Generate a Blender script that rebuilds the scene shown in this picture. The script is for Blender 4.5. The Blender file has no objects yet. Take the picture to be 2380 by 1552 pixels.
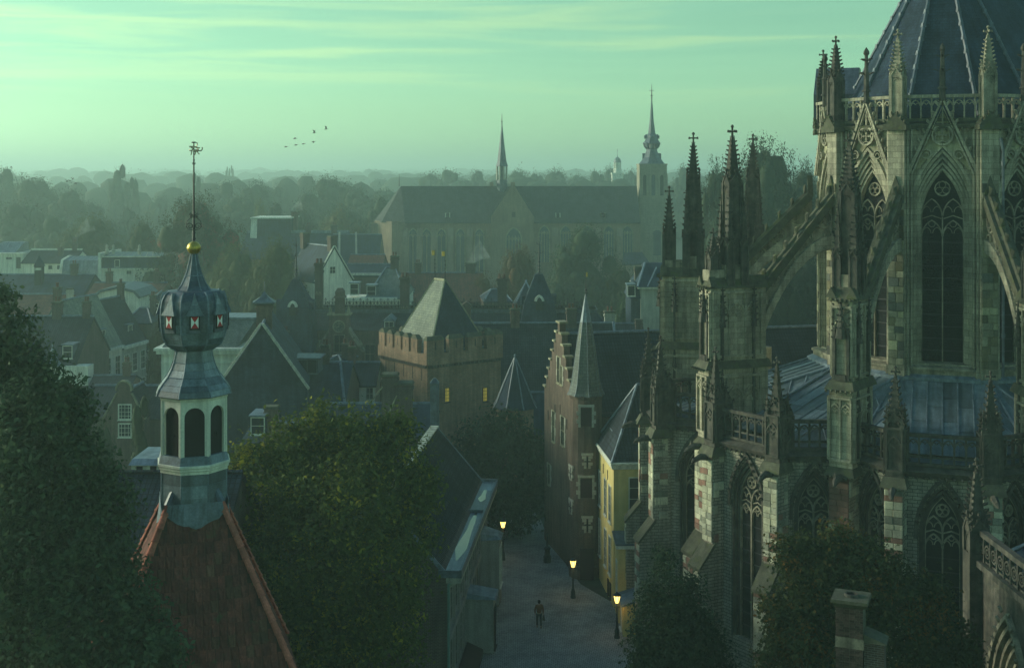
import bpy, math, random
import numpy as np
from mathutils import Vector, Matrix

scene = bpy.context.scene
COL = scene.collection
R = math.radians
rnd = random.Random(7)

# ------------------------------------------------------------------ camera, sky, sun, exposure
F, CX, HY, EYE = 2856.0, 1190.0, 405.0, 31.0      # focal length and principal point (photo units), eye height in metres
cam_d = bpy.data.cameras.new('camera')
cam = bpy.data.objects.new('camera', cam_d)
COL.objects.link(cam)
cam.location = (0, 0, EYE)
cam.rotation_euler = (R(90), 0, 0)
cam_d.sensor_width = 36
cam_d.lens = 43.2
cam_d.shift_y = -0.156
cam_d.clip_start = 0.5
cam_d.clip_end = 12000
scene.camera = cam

SUN_EL, SUN_AZ = 14.0, -72.0                       # azimuth from +Y, clockwise: the sun stands low on the left
world = bpy.data.worlds.new('World')
scene.world = world
world.use_nodes = True
wn, wl = world.node_tree.nodes, world.node_tree.links
wn.clear()
w_out = wn.new('ShaderNodeOutputWorld')
w_bg = wn.new('ShaderNodeBackground')
w_bg.inputs['Strength'].default_value = 0.15
sky = wn.new('ShaderNodeTexSky')
sky.sky_type = 'NISHITA'
sky.sun_disc = False
sky.sun_elevation = R(SUN_EL)
sky.sun_rotation = R(SUN_AZ)
sky.altitude = 30
sky.air_density = 1.0
sky.dust_density = 1.0
sky.ozone_density = 1.0


def wnode(kind, **kw):
    n = wn.new(kind)
    for k, v in kw.items():
        setattr(n, k, v)
    return n


w_tc = wnode('ShaderNodeTexCoord')
w_map = wnode('ShaderNodeMapping')
w_map.inputs['Scale'].default_value = (2.2, 2.2, 44.0)
w_map.inputs['Location'].default_value = (0.35, 0.2, 0.45)
w_noi = wnode('ShaderNodeTexNoise')
w_noi.inputs['Scale'].default_value = 1.5
w_noi.inputs['Detail'].default_value = 7
w_noi.inputs['Roughness'].default_value = 0.55
w_noi.inputs['Distortion'].default_value = 0.5
wl.new(w_tc.outputs['Generated'], w_map.inputs['Vector'])
wl.new(w_map.outputs['Vector'], w_noi.inputs['Vector'])
w_cr = wnode('ShaderNodeValToRGB')                  # cloud streaks: a little darker and bluer, or a little lighter and warmer
w_cr.color_ramp.elements[0].position = 0.36
w_cr.color_ramp.elements[0].color = (0.86, 0.94, 0.97, 1)
w_cr.color_ramp.elements[1].position = 0.64
w_cr.color_ramp.elements[1].color = (1.32, 1.13, 1.0, 1)
e = w_cr.color_ramp.elements.new(0.5)
e.color = (0.93, 0.98, 1.0, 1)
wl.new(w_noi.outputs['Fac'], w_cr.inputs['Fac'])
w_sep = wnode('ShaderNodeSeparateXYZ')
wl.new(w_tc.outputs['Generated'], w_sep.inputs[0])
w_fade = wnode('ShaderNodeMapRange')                # the clear band along the horizon, below the clouds
w_fade.inputs['From Min'].default_value = 0.05
w_fade.inputs['From Max'].default_value = 0.10
wl.new(w_sep.outputs['Z'], w_fade.inputs['Value'])
w_cm = wnode('ShaderNodeMix', data_type='RGBA')
w_cm.inputs['A'].default_value = (1, 1, 1, 1)
wl.new(w_fade.outputs['Result'], w_cm.inputs['Factor'])
wl.new(w_cr.outputs['Color'], w_cm.inputs['B'])
w_tint = wnode('ShaderNodeMix', data_type='RGBA', blend_type='MULTIPLY')   # the green air of the evening
w_tint.inputs['Factor'].default_value = 1.0
w_tint.inputs['B'].default_value = (0.57, 1.06, 0.69, 1)
w_hsv = wnode('ShaderNodeHueSaturation')            # an even, milky sky: most of the blue and yellow of a clear one is gone
w_hsv.inputs['Saturation'].default_value = 0.5
wl.new(sky.outputs['Color'], w_hsv.inputs['Color'])
w_hi = wnode('ShaderNodeMapRange')                  # clear and blue overhead, green and milky towards the horizon
w_hi.interpolation_type = 'SMOOTHSTEP'
w_hi.inputs['From Min'].default_value = 0.10
w_hi.inputs['From Max'].default_value = 0.75
wl.new(w_sep.outputs['Z'], w_hi.inputs['Value'])
w_sat = wnode('ShaderNodeMapRange')
w_sat.inputs['To Min'].default_value = 0.4
w_sat.inputs['To Max'].default_value = 1.2
wl.new(w_hi.outputs[0], w_sat.inputs['Value'])
wl.new(w_sat.outputs[0], w_hsv.inputs['Saturation'])
w_tc2 = wnode('ShaderNodeMix', data_type='RGBA')
w_tc2.inputs['A'].default_value = (0.60, 1.11, 0.72, 1)
w_tc2.inputs['B'].default_value = (0.62, 0.94, 0.97, 1)
wl.new(w_hi.outputs[0], w_tc2.inputs['Factor'])
wl.new(w_tc2.outputs['Result'], w_tint.inputs['B'])
wl.new(w_hsv.outputs['Color'], w_tint.inputs['A'])
w_mul = wnode('ShaderNodeMix', data_type='RGBA', blend_type='MULTIPLY')
w_mul.inputs['Factor'].default_value = 1.0
wl.new(w_tint.outputs['Result'], w_mul.inputs['A'])
wl.new(w_cm.outputs['Result'], w_mul.inputs['B'])
wl.new(w_mul.outputs['Result'], w_bg.inputs['Color'])
wl.new(w_bg.outputs['Background'], w_out.inputs['Surface'])

sun_d = bpy.data.lights.new('sun', 'SUN')
sun_d.energy = 3.3
sun_d.angle = R(20)
sun_d.color = (1.0, 0.97, 0.76)
sun = bpy.data.objects.new('sun', sun_d)
COL.objects.link(sun)
sdir = Vector((math.sin(R(SUN_AZ)) * math.cos(R(SUN_EL)), math.cos(R(SUN_AZ)) * math.cos(R(SUN_EL)), math.sin(R(SUN_EL))))
sun.rotation_euler = sdir.to_track_quat('Z', 'Y').to_euler()
sun.location = sdir * 200

vs = scene.view_settings
vs.view_transform = 'Standard'
vs.look = 'None'
vs.gamma = 1.0
vs.exposure = 0.15
vs.use_curve_mapping = False
cy = scene.cycles
cy.use_denoising = True
cy.max_bounces = 5
cy.diffuse_bounces = 3
cy.glossy_bounces = 2
cy.transparent_max_bounces = 6
cy.transmission_bounces = 2
cy.volume_bounces = 0
cy.use_adaptive_sampling = True
cy.adaptive_threshold = 0.01
cy.caustics_reflective = False
cy.caustics_refractive = False


# ------------------------------------------------------------------ helpers
def at(x, y, d):
    return Vector(((x - CX) * d / F, d, EYE - (y - HY) * d / F))


def px(x, d):
    return (x - CX) * d / F


def pz(y, d):
    return EYE - (y - HY) * d / F


def ground(x, y):
    d = EYE * F / (y - HY)
    return Vector((px(x, d), d, 0))


class MB:
    """collects faces and links them as ONE mesh object"""

    def __init__(s, M=None):
        s.v, s.f, s.M = [], [], M

    def add(s, pts, faces):
        o = len(s.v)
        if s.M is not None:
            s.v += [tuple(s.M @ Vector(p)) for p in pts]
        else:
            s.v += [tuple(p) for p in pts]
        s.f += [tuple(i + o for i in f) for f in faces]
        return s

    def poly(s, pts):
        return s.add(pts, [tuple(range(len(pts)))])

    def box(s, x0, x1, y0, y1, z0, z1):
        return s.add([(x0, y0, z0), (x1, y0, z0), (x1, y1, z0), (x0, y1, z0), (x0, y0, z1), (x1, y0, z1), (x1, y1, z1), (x0, y1, z1)],
                     [(0, 3, 2, 1), (4, 5, 6, 7), (0, 1, 5, 4), (1, 2, 6, 5), (2, 3, 7, 6), (3, 0, 4, 7)])

    def hexa(s, p):
        return s.add(p, [(0, 3, 2, 1), (4, 5, 6, 7), (0, 1, 5, 4), (1, 2, 6, 5), (2, 3, 7, 6), (3, 0, 4, 7)])

    def slab(s, quad, th):
        """a plate: the quad (or polygon) thickened backwards along its normal"""
        q = [Vector(p) for p in quad]
        n = (q[1] - q[0]).cross(q[2] - q[0]).normalized() * th
        m = len(q)
        return s.add([tuple(p) for p in q] + [tuple(p - n) for p in q],
                     [tuple(range(m)), tuple(range(2 * m - 1, m - 1, -1))] + [(i, (i + 1) % m, m + (i + 1) % m, m + i)[::-1] for i in range(m)])

    def prism_y(s, poly, y0, y1):
        """polygon in x, z pushed along y"""
        m = len(poly)
        return s.add([(x, y0, z) for x, z in poly] + [(x, y1, z) for x, z in poly],
                     [tuple(range(m)), tuple(range(2 * m - 1, m - 1, -1))] + [(i, m + i, m + (i + 1) % m, (i + 1) % m) for i in range(m)])

    def prism_x(s, poly, x0, x1):
        m = len(poly)
        return s.add([(x0, y, z) for y, z in poly] + [(x1, y, z) for y, z in poly],
                     [tuple(range(m))[::-1], tuple(range(m, 2 * m))] + [(i, (i + 1) % m, m + (i + 1) % m, m + i) for i in range(m)])

    def frus(s, cx, cy, z0, z1, r0, r1, n=4, rot=None, r1y=None):
        """n-gon frustum; r is the apothem, a flat side faces the front"""
        c = 1 / math.cos(math.pi / n)
        rot = math.pi / n if rot is None else rot
        a = [rot + 2 * math.pi * i / n - math.pi / 2 for i in range(n)]
        p = [(cx + r0 * c * math.cos(t), cy + r0 * c * math.sin(t), z0) for t in a]
        if r1 < 1e-4:
            p.append((cx, cy, z1))
            return s.add(p, [tuple(range(n))[::-1]] + [(i, (i + 1) % n, n) for i in range(n)])
        p += [(cx + r1 * c * math.cos(t), cy + r1 * c * math.sin(t), z1) for t in a]
        return s.add(p, [tuple(range(n))[::-1], tuple(range(n, 2 * n))] + [(i, (i + 1) % n, n + (i + 1) % n, n + i) for i in range(n)])

    def lathe(s, prof, n=12, cx=0, cy=0, rot=None, apothem=False):
        c = 1 / math.cos(math.pi / n) if apothem else 1
        rot = (math.pi / n if apothem else 0) if rot is None else rot
        pts, fs = [], []
        for r, z in prof:
            for i in range(n):
                t = rot + 2 * math.pi * i / n - math.pi / 2
                pts.append((cx + r * c * math.cos(t), cy + r * c * math.sin(t), z))
        for k in range(len(prof) - 1):
            for i in range(n):
                j = (i + 1) % n
                fs.append((k * n + i, k * n + j, (k + 1) * n + j, (k + 1) * n + i))
        fs.append(tuple(range(n))[::-1])
        fs.append(tuple((len(prof) - 1) * n + i for i in range(n)))
        return s.add(pts, fs)

    def tube(s, path, r, n=6, closed=False):
        P = [Vector(p) for p in path]
        m = len(P)
        rr = r if isinstance(r, (list, tuple)) else [r] * m
        pts, fs = [], []
        for i, p in enumerate(P):
            if closed:
                t = P[(i + 1) % m] - P[i - 1]
            else:
                t = P[min(i + 1, m - 1)] - P[max(i - 1, 0)]
            t = t.normalized() if t.length > 1e-9 else Vector((0, 0, 1))
            a = t.cross(Vector((0, 1, 0)) if abs(t.y) < 0.9 else Vector((1, 0, 0))).normalized()
            b = t.cross(a)
            for k in range(n):
                w = 2 * math.pi * k / n
                pts.append(tuple(p + (a * math.cos(w) + b * math.sin(w)) * rr[i]))
        for i in range(m if closed else m - 1):
            i2 = (i + 1) % m
            for k in range(n):
                k2 = (k + 1) % n
                fs.append((i * n + k, i * n + k2, i2 * n + k2, i2 * n + k))
        if not closed:
            fs.append(tuple(range(n))[::-1])
            fs.append(tuple((m - 1) * n + k for k in range(n)))
        return s.add(pts, fs)

    def sweep(s, path, w, y0, y1, closed=False):
        """a bar of width w and depth y0..y1 along a path in x, z"""
        P = [Vector((p[0], p[1])) for p in path]
        m = len(P)
        pts = []
        for i, p in enumerate(P):
            t = (P[(i + 1) % m] - P[i - 1]) if closed else (P[min(i + 1, m - 1)] - P[max(i - 1, 0)])
            t = t.normalized() if t.length > 1e-9 else Vector((1, 0))
            nn = Vector((-t.y, t.x)) * w / 2
            a, b = p + nn, p - nn
            pts += [(a.x, y0, a.y), (b.x, y0, b.y), (b.x, y1, b.y), (a.x, y1, a.y)]
        fs = []
        for i in range(m if closed else m - 1):
            a, b = 4 * i, 4 * ((i + 1) % m)
            for k in range(4):
                fs.append((a + k, a + (k + 1) % 4, b + (k + 1) % 4, b + k))
        if not closed:
            fs += [(0, 1, 2, 3), (4 * m - 1, 4 * m - 2, 4 * m - 3, 4 * m - 4)]
        return s.add(pts, fs)

    def mesh(s, name, mat, smooth=False):
        me = bpy.data.meshes.new(name)
        me.from_pydata(s.v, [], s.f)
        if mat:
            me.materials.append(mat)
        if smooth:
            me.polygons.foreach_set('use_smooth', [True] * len(me.polygons))
        me.update()
        return me

    def build(s, name, mat, parent=None, smooth=False):
        o = bpy.data.objects.new(name, s.mesh(name, mat, smooth))
        COL.objects.link(o)
        o.parent = parent
        return o


def tag(o, label=None, cat=None, group=None, kind=None):
    for k, v in (('label', label), ('category', cat), ('group', group), ('kind', kind)):
        if v:
            o[k] = v
    return o


def thing(name, label, cat, loc=(0, 0, 0), rz=0.0, group=None):
    o = bpy.data.objects.new(name, None)
    COL.objects.link(o)
    o.empty_display_size = 0.3
    o.location = loc
    o.rotation_euler = (0, 0, rz)
    return tag(o, label, cat, group)


def inst(me, name, parent, M=None, loc=None):
    """another object on the same mesh"""
    o = bpy.data.objects.new(name, me)
    COL.objects.link(o)
    o.parent = parent
    if M is not None:
        o.matrix_local = M
    elif loc is not None:
        o.location = loc
    return o


CHILDREN = {}


def copy_tree(o, parent=None):
    c = o.copy()
    COL.objects.link(c)
    c.parent = parent
    for ch in CHILDREN.get(o.name, None) or list(o.children):
        copy_tree(ch, c)
    return c


def arch(hw, zs, rise, n=8, cx=0.0):
    """pointed arch, from the left springing over the point to the right one; list of x, z"""
    rad = (hw * hw + rise * rise) / (2 * hw)
    c = rad - hw
    a1 = math.atan2(rise, c) if c > -1e-6 else math.pi - math.atan2(rise, -c)
    left = []
    for i in range(n + 1):
        t = a1 * i / n
        left.append((cx - (rad * math.cos(t) - c), zs + rad * math.sin(t)))
    return left + [(2 * cx - x, z) for x, z in reversed(left[:-1])]


def round_arch(hw, zs, n=10, cx=0.0):
    return [(cx - hw * math.cos(math.pi * i / n), zs + hw * math.sin(math.pi * i / n)) for i in range(n + 1)]


def wall_with_arch(mb, x0, x1, z0, z1, ap, zb, y0, y1):
    """wall x0..x1, z0..z1 with an arched hole (ap: arch points, zb: the sill height); front at y0, back of the reveal at y1"""
    xl, xr = ap[0][0], ap[-1][0]
    n = len(ap)
    top = max(range(n), key=lambda i: ap[i][1])
    if zb > z0:
        mb.poly([(x0, y0, z0), (x1, y0, z0), (x1, y0, zb), (xr, y0, zb), (xl, y0, zb), (x0, y0, zb)])
    mb.poly([(x0, y0, zb), (xl, y0, zb), (xl, y0, ap[0][1]), (x0, y0, ap[0][1])])
    mb.poly([(xr, y0, zb), (x1, y0, zb), (x1, y0, ap[-1][1]), (xr, y0, ap[-1][1])])
    for i in range(n - 1):
        a, b = ap[i], ap[i + 1]
        if i < top:
            mb.poly([(x0, y0, a[1]), (a[0], y0, a[1]), (b[0], y0, b[1]), (x0, y0, b[1])])
        else:
            mb.poly([(a[0], y0, a[1]), (x1, y0, a[1]), (x1, y0, b[1]), (b[0], y0, b[1])])
        mb.poly([(a[0], y0, a[1]), (b[0], y0, b[1]), (b[0], y1, b[1]), (a[0], y1, a[1])])
    zt = ap[top][1]
    mb.poly([(x0, y0, zt), (x1, y0, zt), (x1, y0, z1), (x0, y0, z1)])
    mb.poly([(xl, y0, zb), (xl, y0, ap[0][1]), (xl, y1, ap[0][1]), (xl, y1, zb)])
    mb.poly([(xr, y0, zb), (xr, y0, ap[-1][1]), (xr, y1, ap[-1][1]), (xr, y1, zb)])
    mb.poly([(xl, y0, zb), (xr, y0, zb), (xr, y1, zb), (xl, y1, zb)])


def circle(cx, cz, r, n=12):
    return [(cx + r * math.cos(2 * math.pi * i / n), cz + r * math.sin(2 * math.pi * i / n)) for i in range(n)]


# ------------------------------------------------------------------ materials
def face_uv_group():
    g = bpy.data.node_groups.new('face_uv', 'ShaderNodeTree')
    g.interface.new_socket('Vector', in_out='OUTPUT', socket_type='NodeSocketVector')
    n, l = g.nodes, g.links

    def mk(k, **kw):
        q = n.new(k)
        for a, b in kw.items():
            setattr(q, a, b)
        return q
    geo = mk('ShaderNodeNewGeometry')
    sn = mk('ShaderNodeSeparateXYZ')
    l.new(geo.outputs['True Normal'], sn.inputs[0])
    sp = mk('ShaderNodeSeparateXYZ')
    l.new(geo.outputs['Position'], sp.inputs[0])
    neg = mk('ShaderNodeMath', operation='MULTIPLY')
    neg.inputs[1].default_value = -1
    l.new(sn.outputs['Y'], neg.inputs[0])
    ct = mk('ShaderNodeCombineXYZ')
    l.new(neg.outputs[0], ct.inputs['X'])
    l.new(sn.outputs['X'], ct.inputs['Y'])
    ln = mk('ShaderNodeVectorMath', operation='LENGTH')
    l.new(ct.outputs[0], ln.inputs[0])
    nz = mk('ShaderNodeVectorMath', operation='NORMALIZE')
    l.new(ct.outputs[0], nz.inputs[0])
    du = mk('ShaderNodeVectorMath', operation='DOT_PRODUCT')
    l.new(geo.outputs['Position'], du.inputs[0])
    l.new(nz.outputs[0], du.inputs[1])
    mx = mk('ShaderNodeMath', operation='MAXIMUM')
    mx.inputs[1].default_value = 0.25
    l.new(ln.outputs['Value'], mx.inputs[0])
    dv = mk('ShaderNodeMath', operation='DIVIDE')
    l.new(sp.outputs['Z'], dv.inputs[0])
    l.new(mx.outputs[0], dv.inputs[1])
    cv = mk('ShaderNodeCombineXYZ')
    l.new(du.outputs['Value'], cv.inputs['X'])
    l.new(dv.outputs[0], cv.inputs['Y'])
    gt = mk('ShaderNodeMath', operation='GREATER_THAN')
    gt.inputs[1].default_value = 0.2
    l.new(ln.outputs['Value'], gt.inputs[0])
    mix = mk('ShaderNodeMix', data_type='VECTOR')
    l.new(gt.outputs[0], mix.inputs['Factor'])
    l.new(geo.outputs['Position'], mix.inputs[4])
    l.new(cv.outputs[0], mix.inputs[5])
    out = mk('NodeGroupOutput')
    l.new(mix.outputs[1], out.inputs[0])
    return g


FUV = face_uv_group()


def c4(c):
    return (c[0], c[1], c[2], 1)


def mat(name, c, c2=None, pat=None, w=0.22, h=0.065, m=0.01, mort=None, rough=0.85, var=0.35, ns=0.6, streak=0.3, bump=0.4,
        spec=0.25, metal=0.0, objrand=0.0, alt=None, moss=None, off=0.5, fine=0.25):
    """c, c2: base colours; pat 'brick' lays courses; alt: (colour, share) for whole objects; moss: (colour, amount) patches"""
    ma = bpy.data.materials.new(name)
    ma.use_nodes = True
    n, l = ma.node_tree.nodes, ma.node_tree.links
    b = n['Principled BSDF']
    b.inputs['Roughness'].default_value = rough
    b.inputs['Specular IOR Level'].default_value = spec
    b.inputs['Metallic'].default_value = metal

    def mk(k, **kw):
        q = n.new(k)
        for a, v in kw.items():
            setattr(q, a, v)
        return q
    uv = mk('ShaderNodeGroup')
    uv.node_tree = FUV
    geo = mk('ShaderNodeNewGeometry')
    height = None
    if pat == 'brick':
        br = mk('ShaderNodeTexBrick')
        br.offset = off
        br.inputs['Scale'].default_value = 1
        br.inputs['Brick Width'].default_value = w
        br.inputs['Row Height'].default_value = h
        br.inputs['Mortar Size'].default_value = m
        br.inputs['Mortar Smooth'].default_value = 0.3
        br.inputs['Bias'].default_value = 0
        br.inputs['Color1'].default_value = c4(c)
        br.inputs['Color2'].default_value = c4(c2 or c)
        br.inputs['Mortar'].default_value = c4(mort or [q * 0.4 for q in c])
        l.new(uv.outputs[0], br.inputs['Vector'])
        col = br.outputs['Color']
        height = br.outputs['Fac']
    else:
        rgb = mk('ShaderNodeRGB')
        rgb.outputs[0].default_value = c4(c)
        col = rgb.outputs[0]
        if c2:
            nz = mk('ShaderNodeTexNoise')
            nz.inputs['Scale'].default_value = ns * 2.3
            nz.inputs['Detail'].default_value = 5
            l.new(geo.outputs['Position'], nz.inputs['Vector'])
            mr = mk('ShaderNodeMapRange')
            mr.inputs['From Min'].default_value = 0.35
            mr.inputs['From Max'].default_value = 0.65
            l.new(nz.outputs['Fac'], mr.inputs['Value'])
            mx = mk('ShaderNodeMix', data_type='RGBA')
            l.new(mr.outputs[0], mx.inputs['Factor'])
            l.new(col, mx.inputs['A'])
            mx.inputs['B'].default_value = c4(c2)
            col = mx.outputs['Result']
    if objrand or alt:
        oi = mk('ShaderNodeObjectInfo')
        ra = mk('ShaderNodeMath', operation='ADD')
        l.new(oi.outputs['Random'], ra.inputs[0])
        l.new(geo.outputs['Random Per Island'], ra.inputs[1])
        rf = mk('ShaderNodeMath', operation='FRACT')
        l.new(ra.outputs[0], rf.inputs[0])
        RND = rf.outputs[0]
    if alt:
        for (ac, share, salt) in alt:
            q = mk('ShaderNodeMath', operation='MULTIPLY')
            q.inputs[1].default_value = salt
            l.new(RND, q.inputs[0])
            fr = mk('ShaderNodeMath', operation='FRACT')
            l.new(q.outputs[0], fr.inputs[0])
            ls = mk('ShaderNodeMath', operation='LESS_THAN')
            ls.inputs[1].default_value = share
            l.new(fr.outputs[0], ls.inputs[0])
            mx = mk('ShaderNodeMix', data_type='RGBA')
            l.new(ls.outputs[0], mx.inputs['Factor'])
            l.new(col, mx.inputs['A'])
            mx.inputs['B'].default_value = c4(ac)
            col = mx.outputs['Result']

    def times(col, val, lo, hi):
        mr = mk('ShaderNodeMapRange')
        mr.inputs['From Min'].default_value = 0.25
        mr.inputs['From Max'].default_value = 0.75
        mr.inputs['To Min'].default_value = lo
        mr.inputs['To Max'].default_value = hi
        l.new(val, mr.inputs['Value'])
        mx = mk('ShaderNodeMix', data_type='RGBA', blend_type='MULTIPLY')
        mx.inputs['Factor'].default_value = 1
        l.new(col, mx.inputs['A'])
        l.new(mr.outputs[0], mx.inputs['B'])
        return mx.outputs['Result']
    if objrand:
        mr = mk('ShaderNodeMapRange')
        mr.inputs['To Min'].default_value = 1 - objrand
        mr.inputs['To Max'].default_value = 1 + objrand
        l.new(RND, mr.inputs['Value'])
        mx = mk('ShaderNodeMix', data_type='RGBA', blend_type='MULTIPLY')
        mx.inputs['Factor'].default_value = 1
        l.new(col, mx.inputs['A'])
        l.new(mr.outputs[0], mx.inputs['B'])
        col = mx.outputs['Result']
    big = mk('ShaderNodeTexNoise')
    big.inputs['Scale'].default_value = ns
    big.inputs['Detail'].default_value = 8
    big.inputs['Roughness'].default_value = 0.62
    l.new(geo.outputs['Position'], big.inputs['Vector'])
    if var:
        col = times(col, big.outputs['Fac'], 1 - var, 1 + var)
    if streak:
        mp = mk('ShaderNodeMapping')
        mp.inputs['Scale'].default_value = (3.2, 0.28, 1)
        l.new(uv.outputs[0], mp.inputs['Vector'])
        sn = mk('ShaderNodeTexNoise')
        sn.inputs['Scale'].default_value = 1.0
        sn.inputs['Detail'].default_value = 6
        l.new(mp.outputs[0], sn.inputs['Vector'])
        col = times(col, sn.outputs['Fac'], 1 - streak, 1 + streak * 0.8)
    fn = mk('ShaderNodeTexNoise')
    fn.inputs['Scale'].default_value = 14
    fn.inputs['Detail'].default_value = 4
    l.new(geo.outputs['Position'], fn.inputs['Vector'])
    if fine:
        col = times(col, fn.outputs['Fac'], 1 - fine, 1 + fine)
    if moss:
        mn = mk('ShaderNodeTexNoise')
        mn.inputs['Scale'].default_value = 1.7
        mn.inputs['Detail'].default_value = 9
        mn.inputs['Roughness'].default_value = 0.7
        l.new(geo.outputs['Position'], mn.inputs['Vector'])
        mr = mk('ShaderNodeMapRange')
        mr.inputs['From Min'].default_value = 0.68 - 0.3 * moss[1]
        mr.inputs['From Max'].default_value = 0.78 - 0.3 * moss[1]
        l.new(mn.outputs['Fac'], mr.inputs['Value'])
        mx = mk('ShaderNodeMix', data_type='RGBA')
        l.new(mr.outputs[0], mx.inputs['Factor'])
        l.new(col, mx.inputs['A'])
        mx.inputs['B'].default_value = c4(moss[0])
        col = mx.outputs['Result']
    l.new(col, b.inputs['Base Color'])
    bp = mk('ShaderNodeBump')
    bp.inputs['Strength'].default_value = bump
    bp.inputs['Distance'].default_value = 0.02
    l.new(fn.outputs['Fac'], bp.inputs['Height'])
    nrm = bp
    if height is not None:
        b2 = mk('ShaderNodeBump', invert=True)
        b2.inputs['Strength'].default_value = min(1, bump * 1.6)
        b2.inputs['Distance'].default_value = 0.02
        l.new(height, b2.inputs['Height'])
        l.new(bp.outputs[0], b2.inputs['Normal'])
        nrm = b2
    l.new(nrm.outputs[0], b.inputs['Normal'])
    return ma


def mat_emit(name, col, strength):
    ma = bpy.data.materials.new(name)
    ma.use_nodes = True
    b = ma.node_tree.nodes['Principled BSDF']
    b.inputs['Base Color'].default_value = c4(col)
    b.inputs['Emission Color'].default_value = c4(col)
    b.inputs['Emission Strength'].default_value = strength
    return ma


def mat_leaf(name, c, c2, patch, amount, scale=0.5, hue=0.35):
    """leaves: a random tone for each leaf, and patches that have turned"""
    ma = bpy.data.materials.new(name)
    ma.use_nodes = True
    n, l = ma.node_tree.nodes, ma.node_tree.links
    b = n['Principled BSDF']
    b.inputs['Roughness'].default_value = 0.7
    b.inputs['Specular IOR Level'].default_value = 0.12
    geo = n.new('ShaderNodeNewGeometry')
    mx = n.new('ShaderNodeMix')
    mx.data_type = 'RGBA'
    mx.inputs['A'].default_value = c4(c)
    mx.inputs['B'].default_value = c4(c2)
    l.new(geo.outputs['Random Per Island'], mx.inputs['Factor'])
    nz = n.new('ShaderNodeTexNoise')
    nz.inputs['Scale'].default_value = scale
    nz.inputs['Detail'].default_value = 6
    nz.inputs['Roughness'].default_value = 0.7
    l.new(geo.outputs['Position'], nz.inputs['Vector'])
    ad = n.new('ShaderNodeMath')
    ad.operation = 'MULTIPLY_ADD'
    ad.inputs[1].default_value = 0.22
    l.new(geo.outputs['Random Per Island'], ad.inputs[0])
    l.new(nz.outputs['Fac'], ad.inputs[2])
    mr = n.new('ShaderNodeMapRange')
    mr.inputs['From Min'].default_value = 0.86 - 0.35 * amount
    mr.inputs['From Max'].default_value = 0.98 - 0.35 * amount
    l.new(ad.outputs[0], mr.inputs['Value'])
    m2 = n.new('ShaderNodeMix')
    m2.data_type = 'RGBA'
    l.new(mr.outputs[0], m2.inputs['Factor'])
    l.new(mx.outputs['Result'], m2.inputs['A'])
    m2.inputs['B'].default_value = c4(patch)
    oi = n.new('ShaderNodeObjectInfo')
    vr = n.new('ShaderNodeMapRange')
    vr.inputs['To Min'].default_value = 1 - hue * 0.5
    vr.inputs['To Max'].default_value = 1 + hue * 0.5
    l.new(oi.outputs['Random'], vr.inputs['Value'])
    m3 = n.new('ShaderNodeMix')
    m3.data_type = 'RGBA'
    m3.blend_type = 'MULTIPLY'
    m3.inputs['Factor'].default_value = 1
    l.new(m2.outputs['Result'], m3.inputs['A'])
    l.new(vr.outputs[0], m3.inputs['B'])
    l.new(m3.outputs['Result'], b.inputs['Base Color'])
    tl = n.new('ShaderNodeBsdfTranslucent')
    l.new(m3.outputs['Result'], tl.inputs['Color'])
    ms = n.new('ShaderNodeMixShader')
    ms.inputs[0].default_value = 0.3
    l.new(b.outputs[0], ms.inputs[1])
    l.new(tl.outputs[0], ms.inputs[2])
    l.new(ms.outputs[0], n['Material Output'].inputs['Surface'])
    return ma


SLATE = mat('slate', (0.030, 0.050, 0.080), (0.022, 0.036, 0.058), 'brick', 0.30, 0.22, 0.012, (0.02, 0.025, 0.035), rough=0.7, var=0.55, streak=0.4, spec=0.12)
SLATE_OLD = mat('weathered_slate', (0.15, 0.17, 0.15), (0.10, 0.12, 0.11), 'brick', 0.32, 0.24, 0.015, (0.05, 0.055, 0.05), rough=0.65, var=0.4, streak=0.35,
                moss=((0.20, 0.20, 0.13), 0.35), spec=0.3)
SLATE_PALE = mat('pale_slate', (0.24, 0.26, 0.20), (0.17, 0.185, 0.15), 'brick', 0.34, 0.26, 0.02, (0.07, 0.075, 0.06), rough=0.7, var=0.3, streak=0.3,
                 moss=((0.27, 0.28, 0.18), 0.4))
PANTILE = mat('dark_pantile', (0.036, 0.048, 0.062), (0.024, 0.033, 0.044), 'brick', 0.24, 0.33, 0.03, (0.015, 0.016, 0.02), rough=0.7, var=0.6, streak=0.4, bump=0.9, off=0.0, spec=0.12,
              moss=((0.085, 0.085, 0.06), 0.2))
REDTILE_FAR = mat('red_pantile', (0.20, 0.075, 0.045), (0.13, 0.055, 0.038), 'brick', 0.26, 0.34, 0.03, (0.05, 0.025, 0.02), var=0.4, off=0.0, bump=0.8)
LEAD = mat('lead', (0.17, 0.215, 0.26), (0.10, 0.135, 0.17), rough=0.5, var=0.4, ns=1.1, streak=0.45, spec=0.5, bump=0.25)
LEAD_DARK = mat('dark_lead', (0.10, 0.13, 0.16), (0.06, 0.075, 0.10), rough=0.5, var=0.4, ns=1.1, streak=0.4, spec=0.45, bump=0.25)
LEAD_ROOF = mat('lead_roofing', (0.15, 0.19, 0.215), (0.10, 0.13, 0.15), rough=0.42, var=0.3, ns=0.8, streak=0.5, spec=0.5, objrand=0.4)
STONE = mat('grey_stone', (0.42, 0.375, 0.27), (0.28, 0.25, 0.185), 'brick', 0.62, 0.36, 0.008, (0.08, 0.075, 0.055), var=0.45, ns=0.5, streak=0.5, bump=0.5,
            moss=((0.075, 0.075, 0.055), 0.22))
STONE_CARVED = mat('carved_stone', (0.34, 0.30, 0.215), (0.18, 0.16, 0.12), var=0.45, ns=0.7, streak=0.5, bump=0.7, moss=((0.05, 0.052, 0.04), 0.3))
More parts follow.
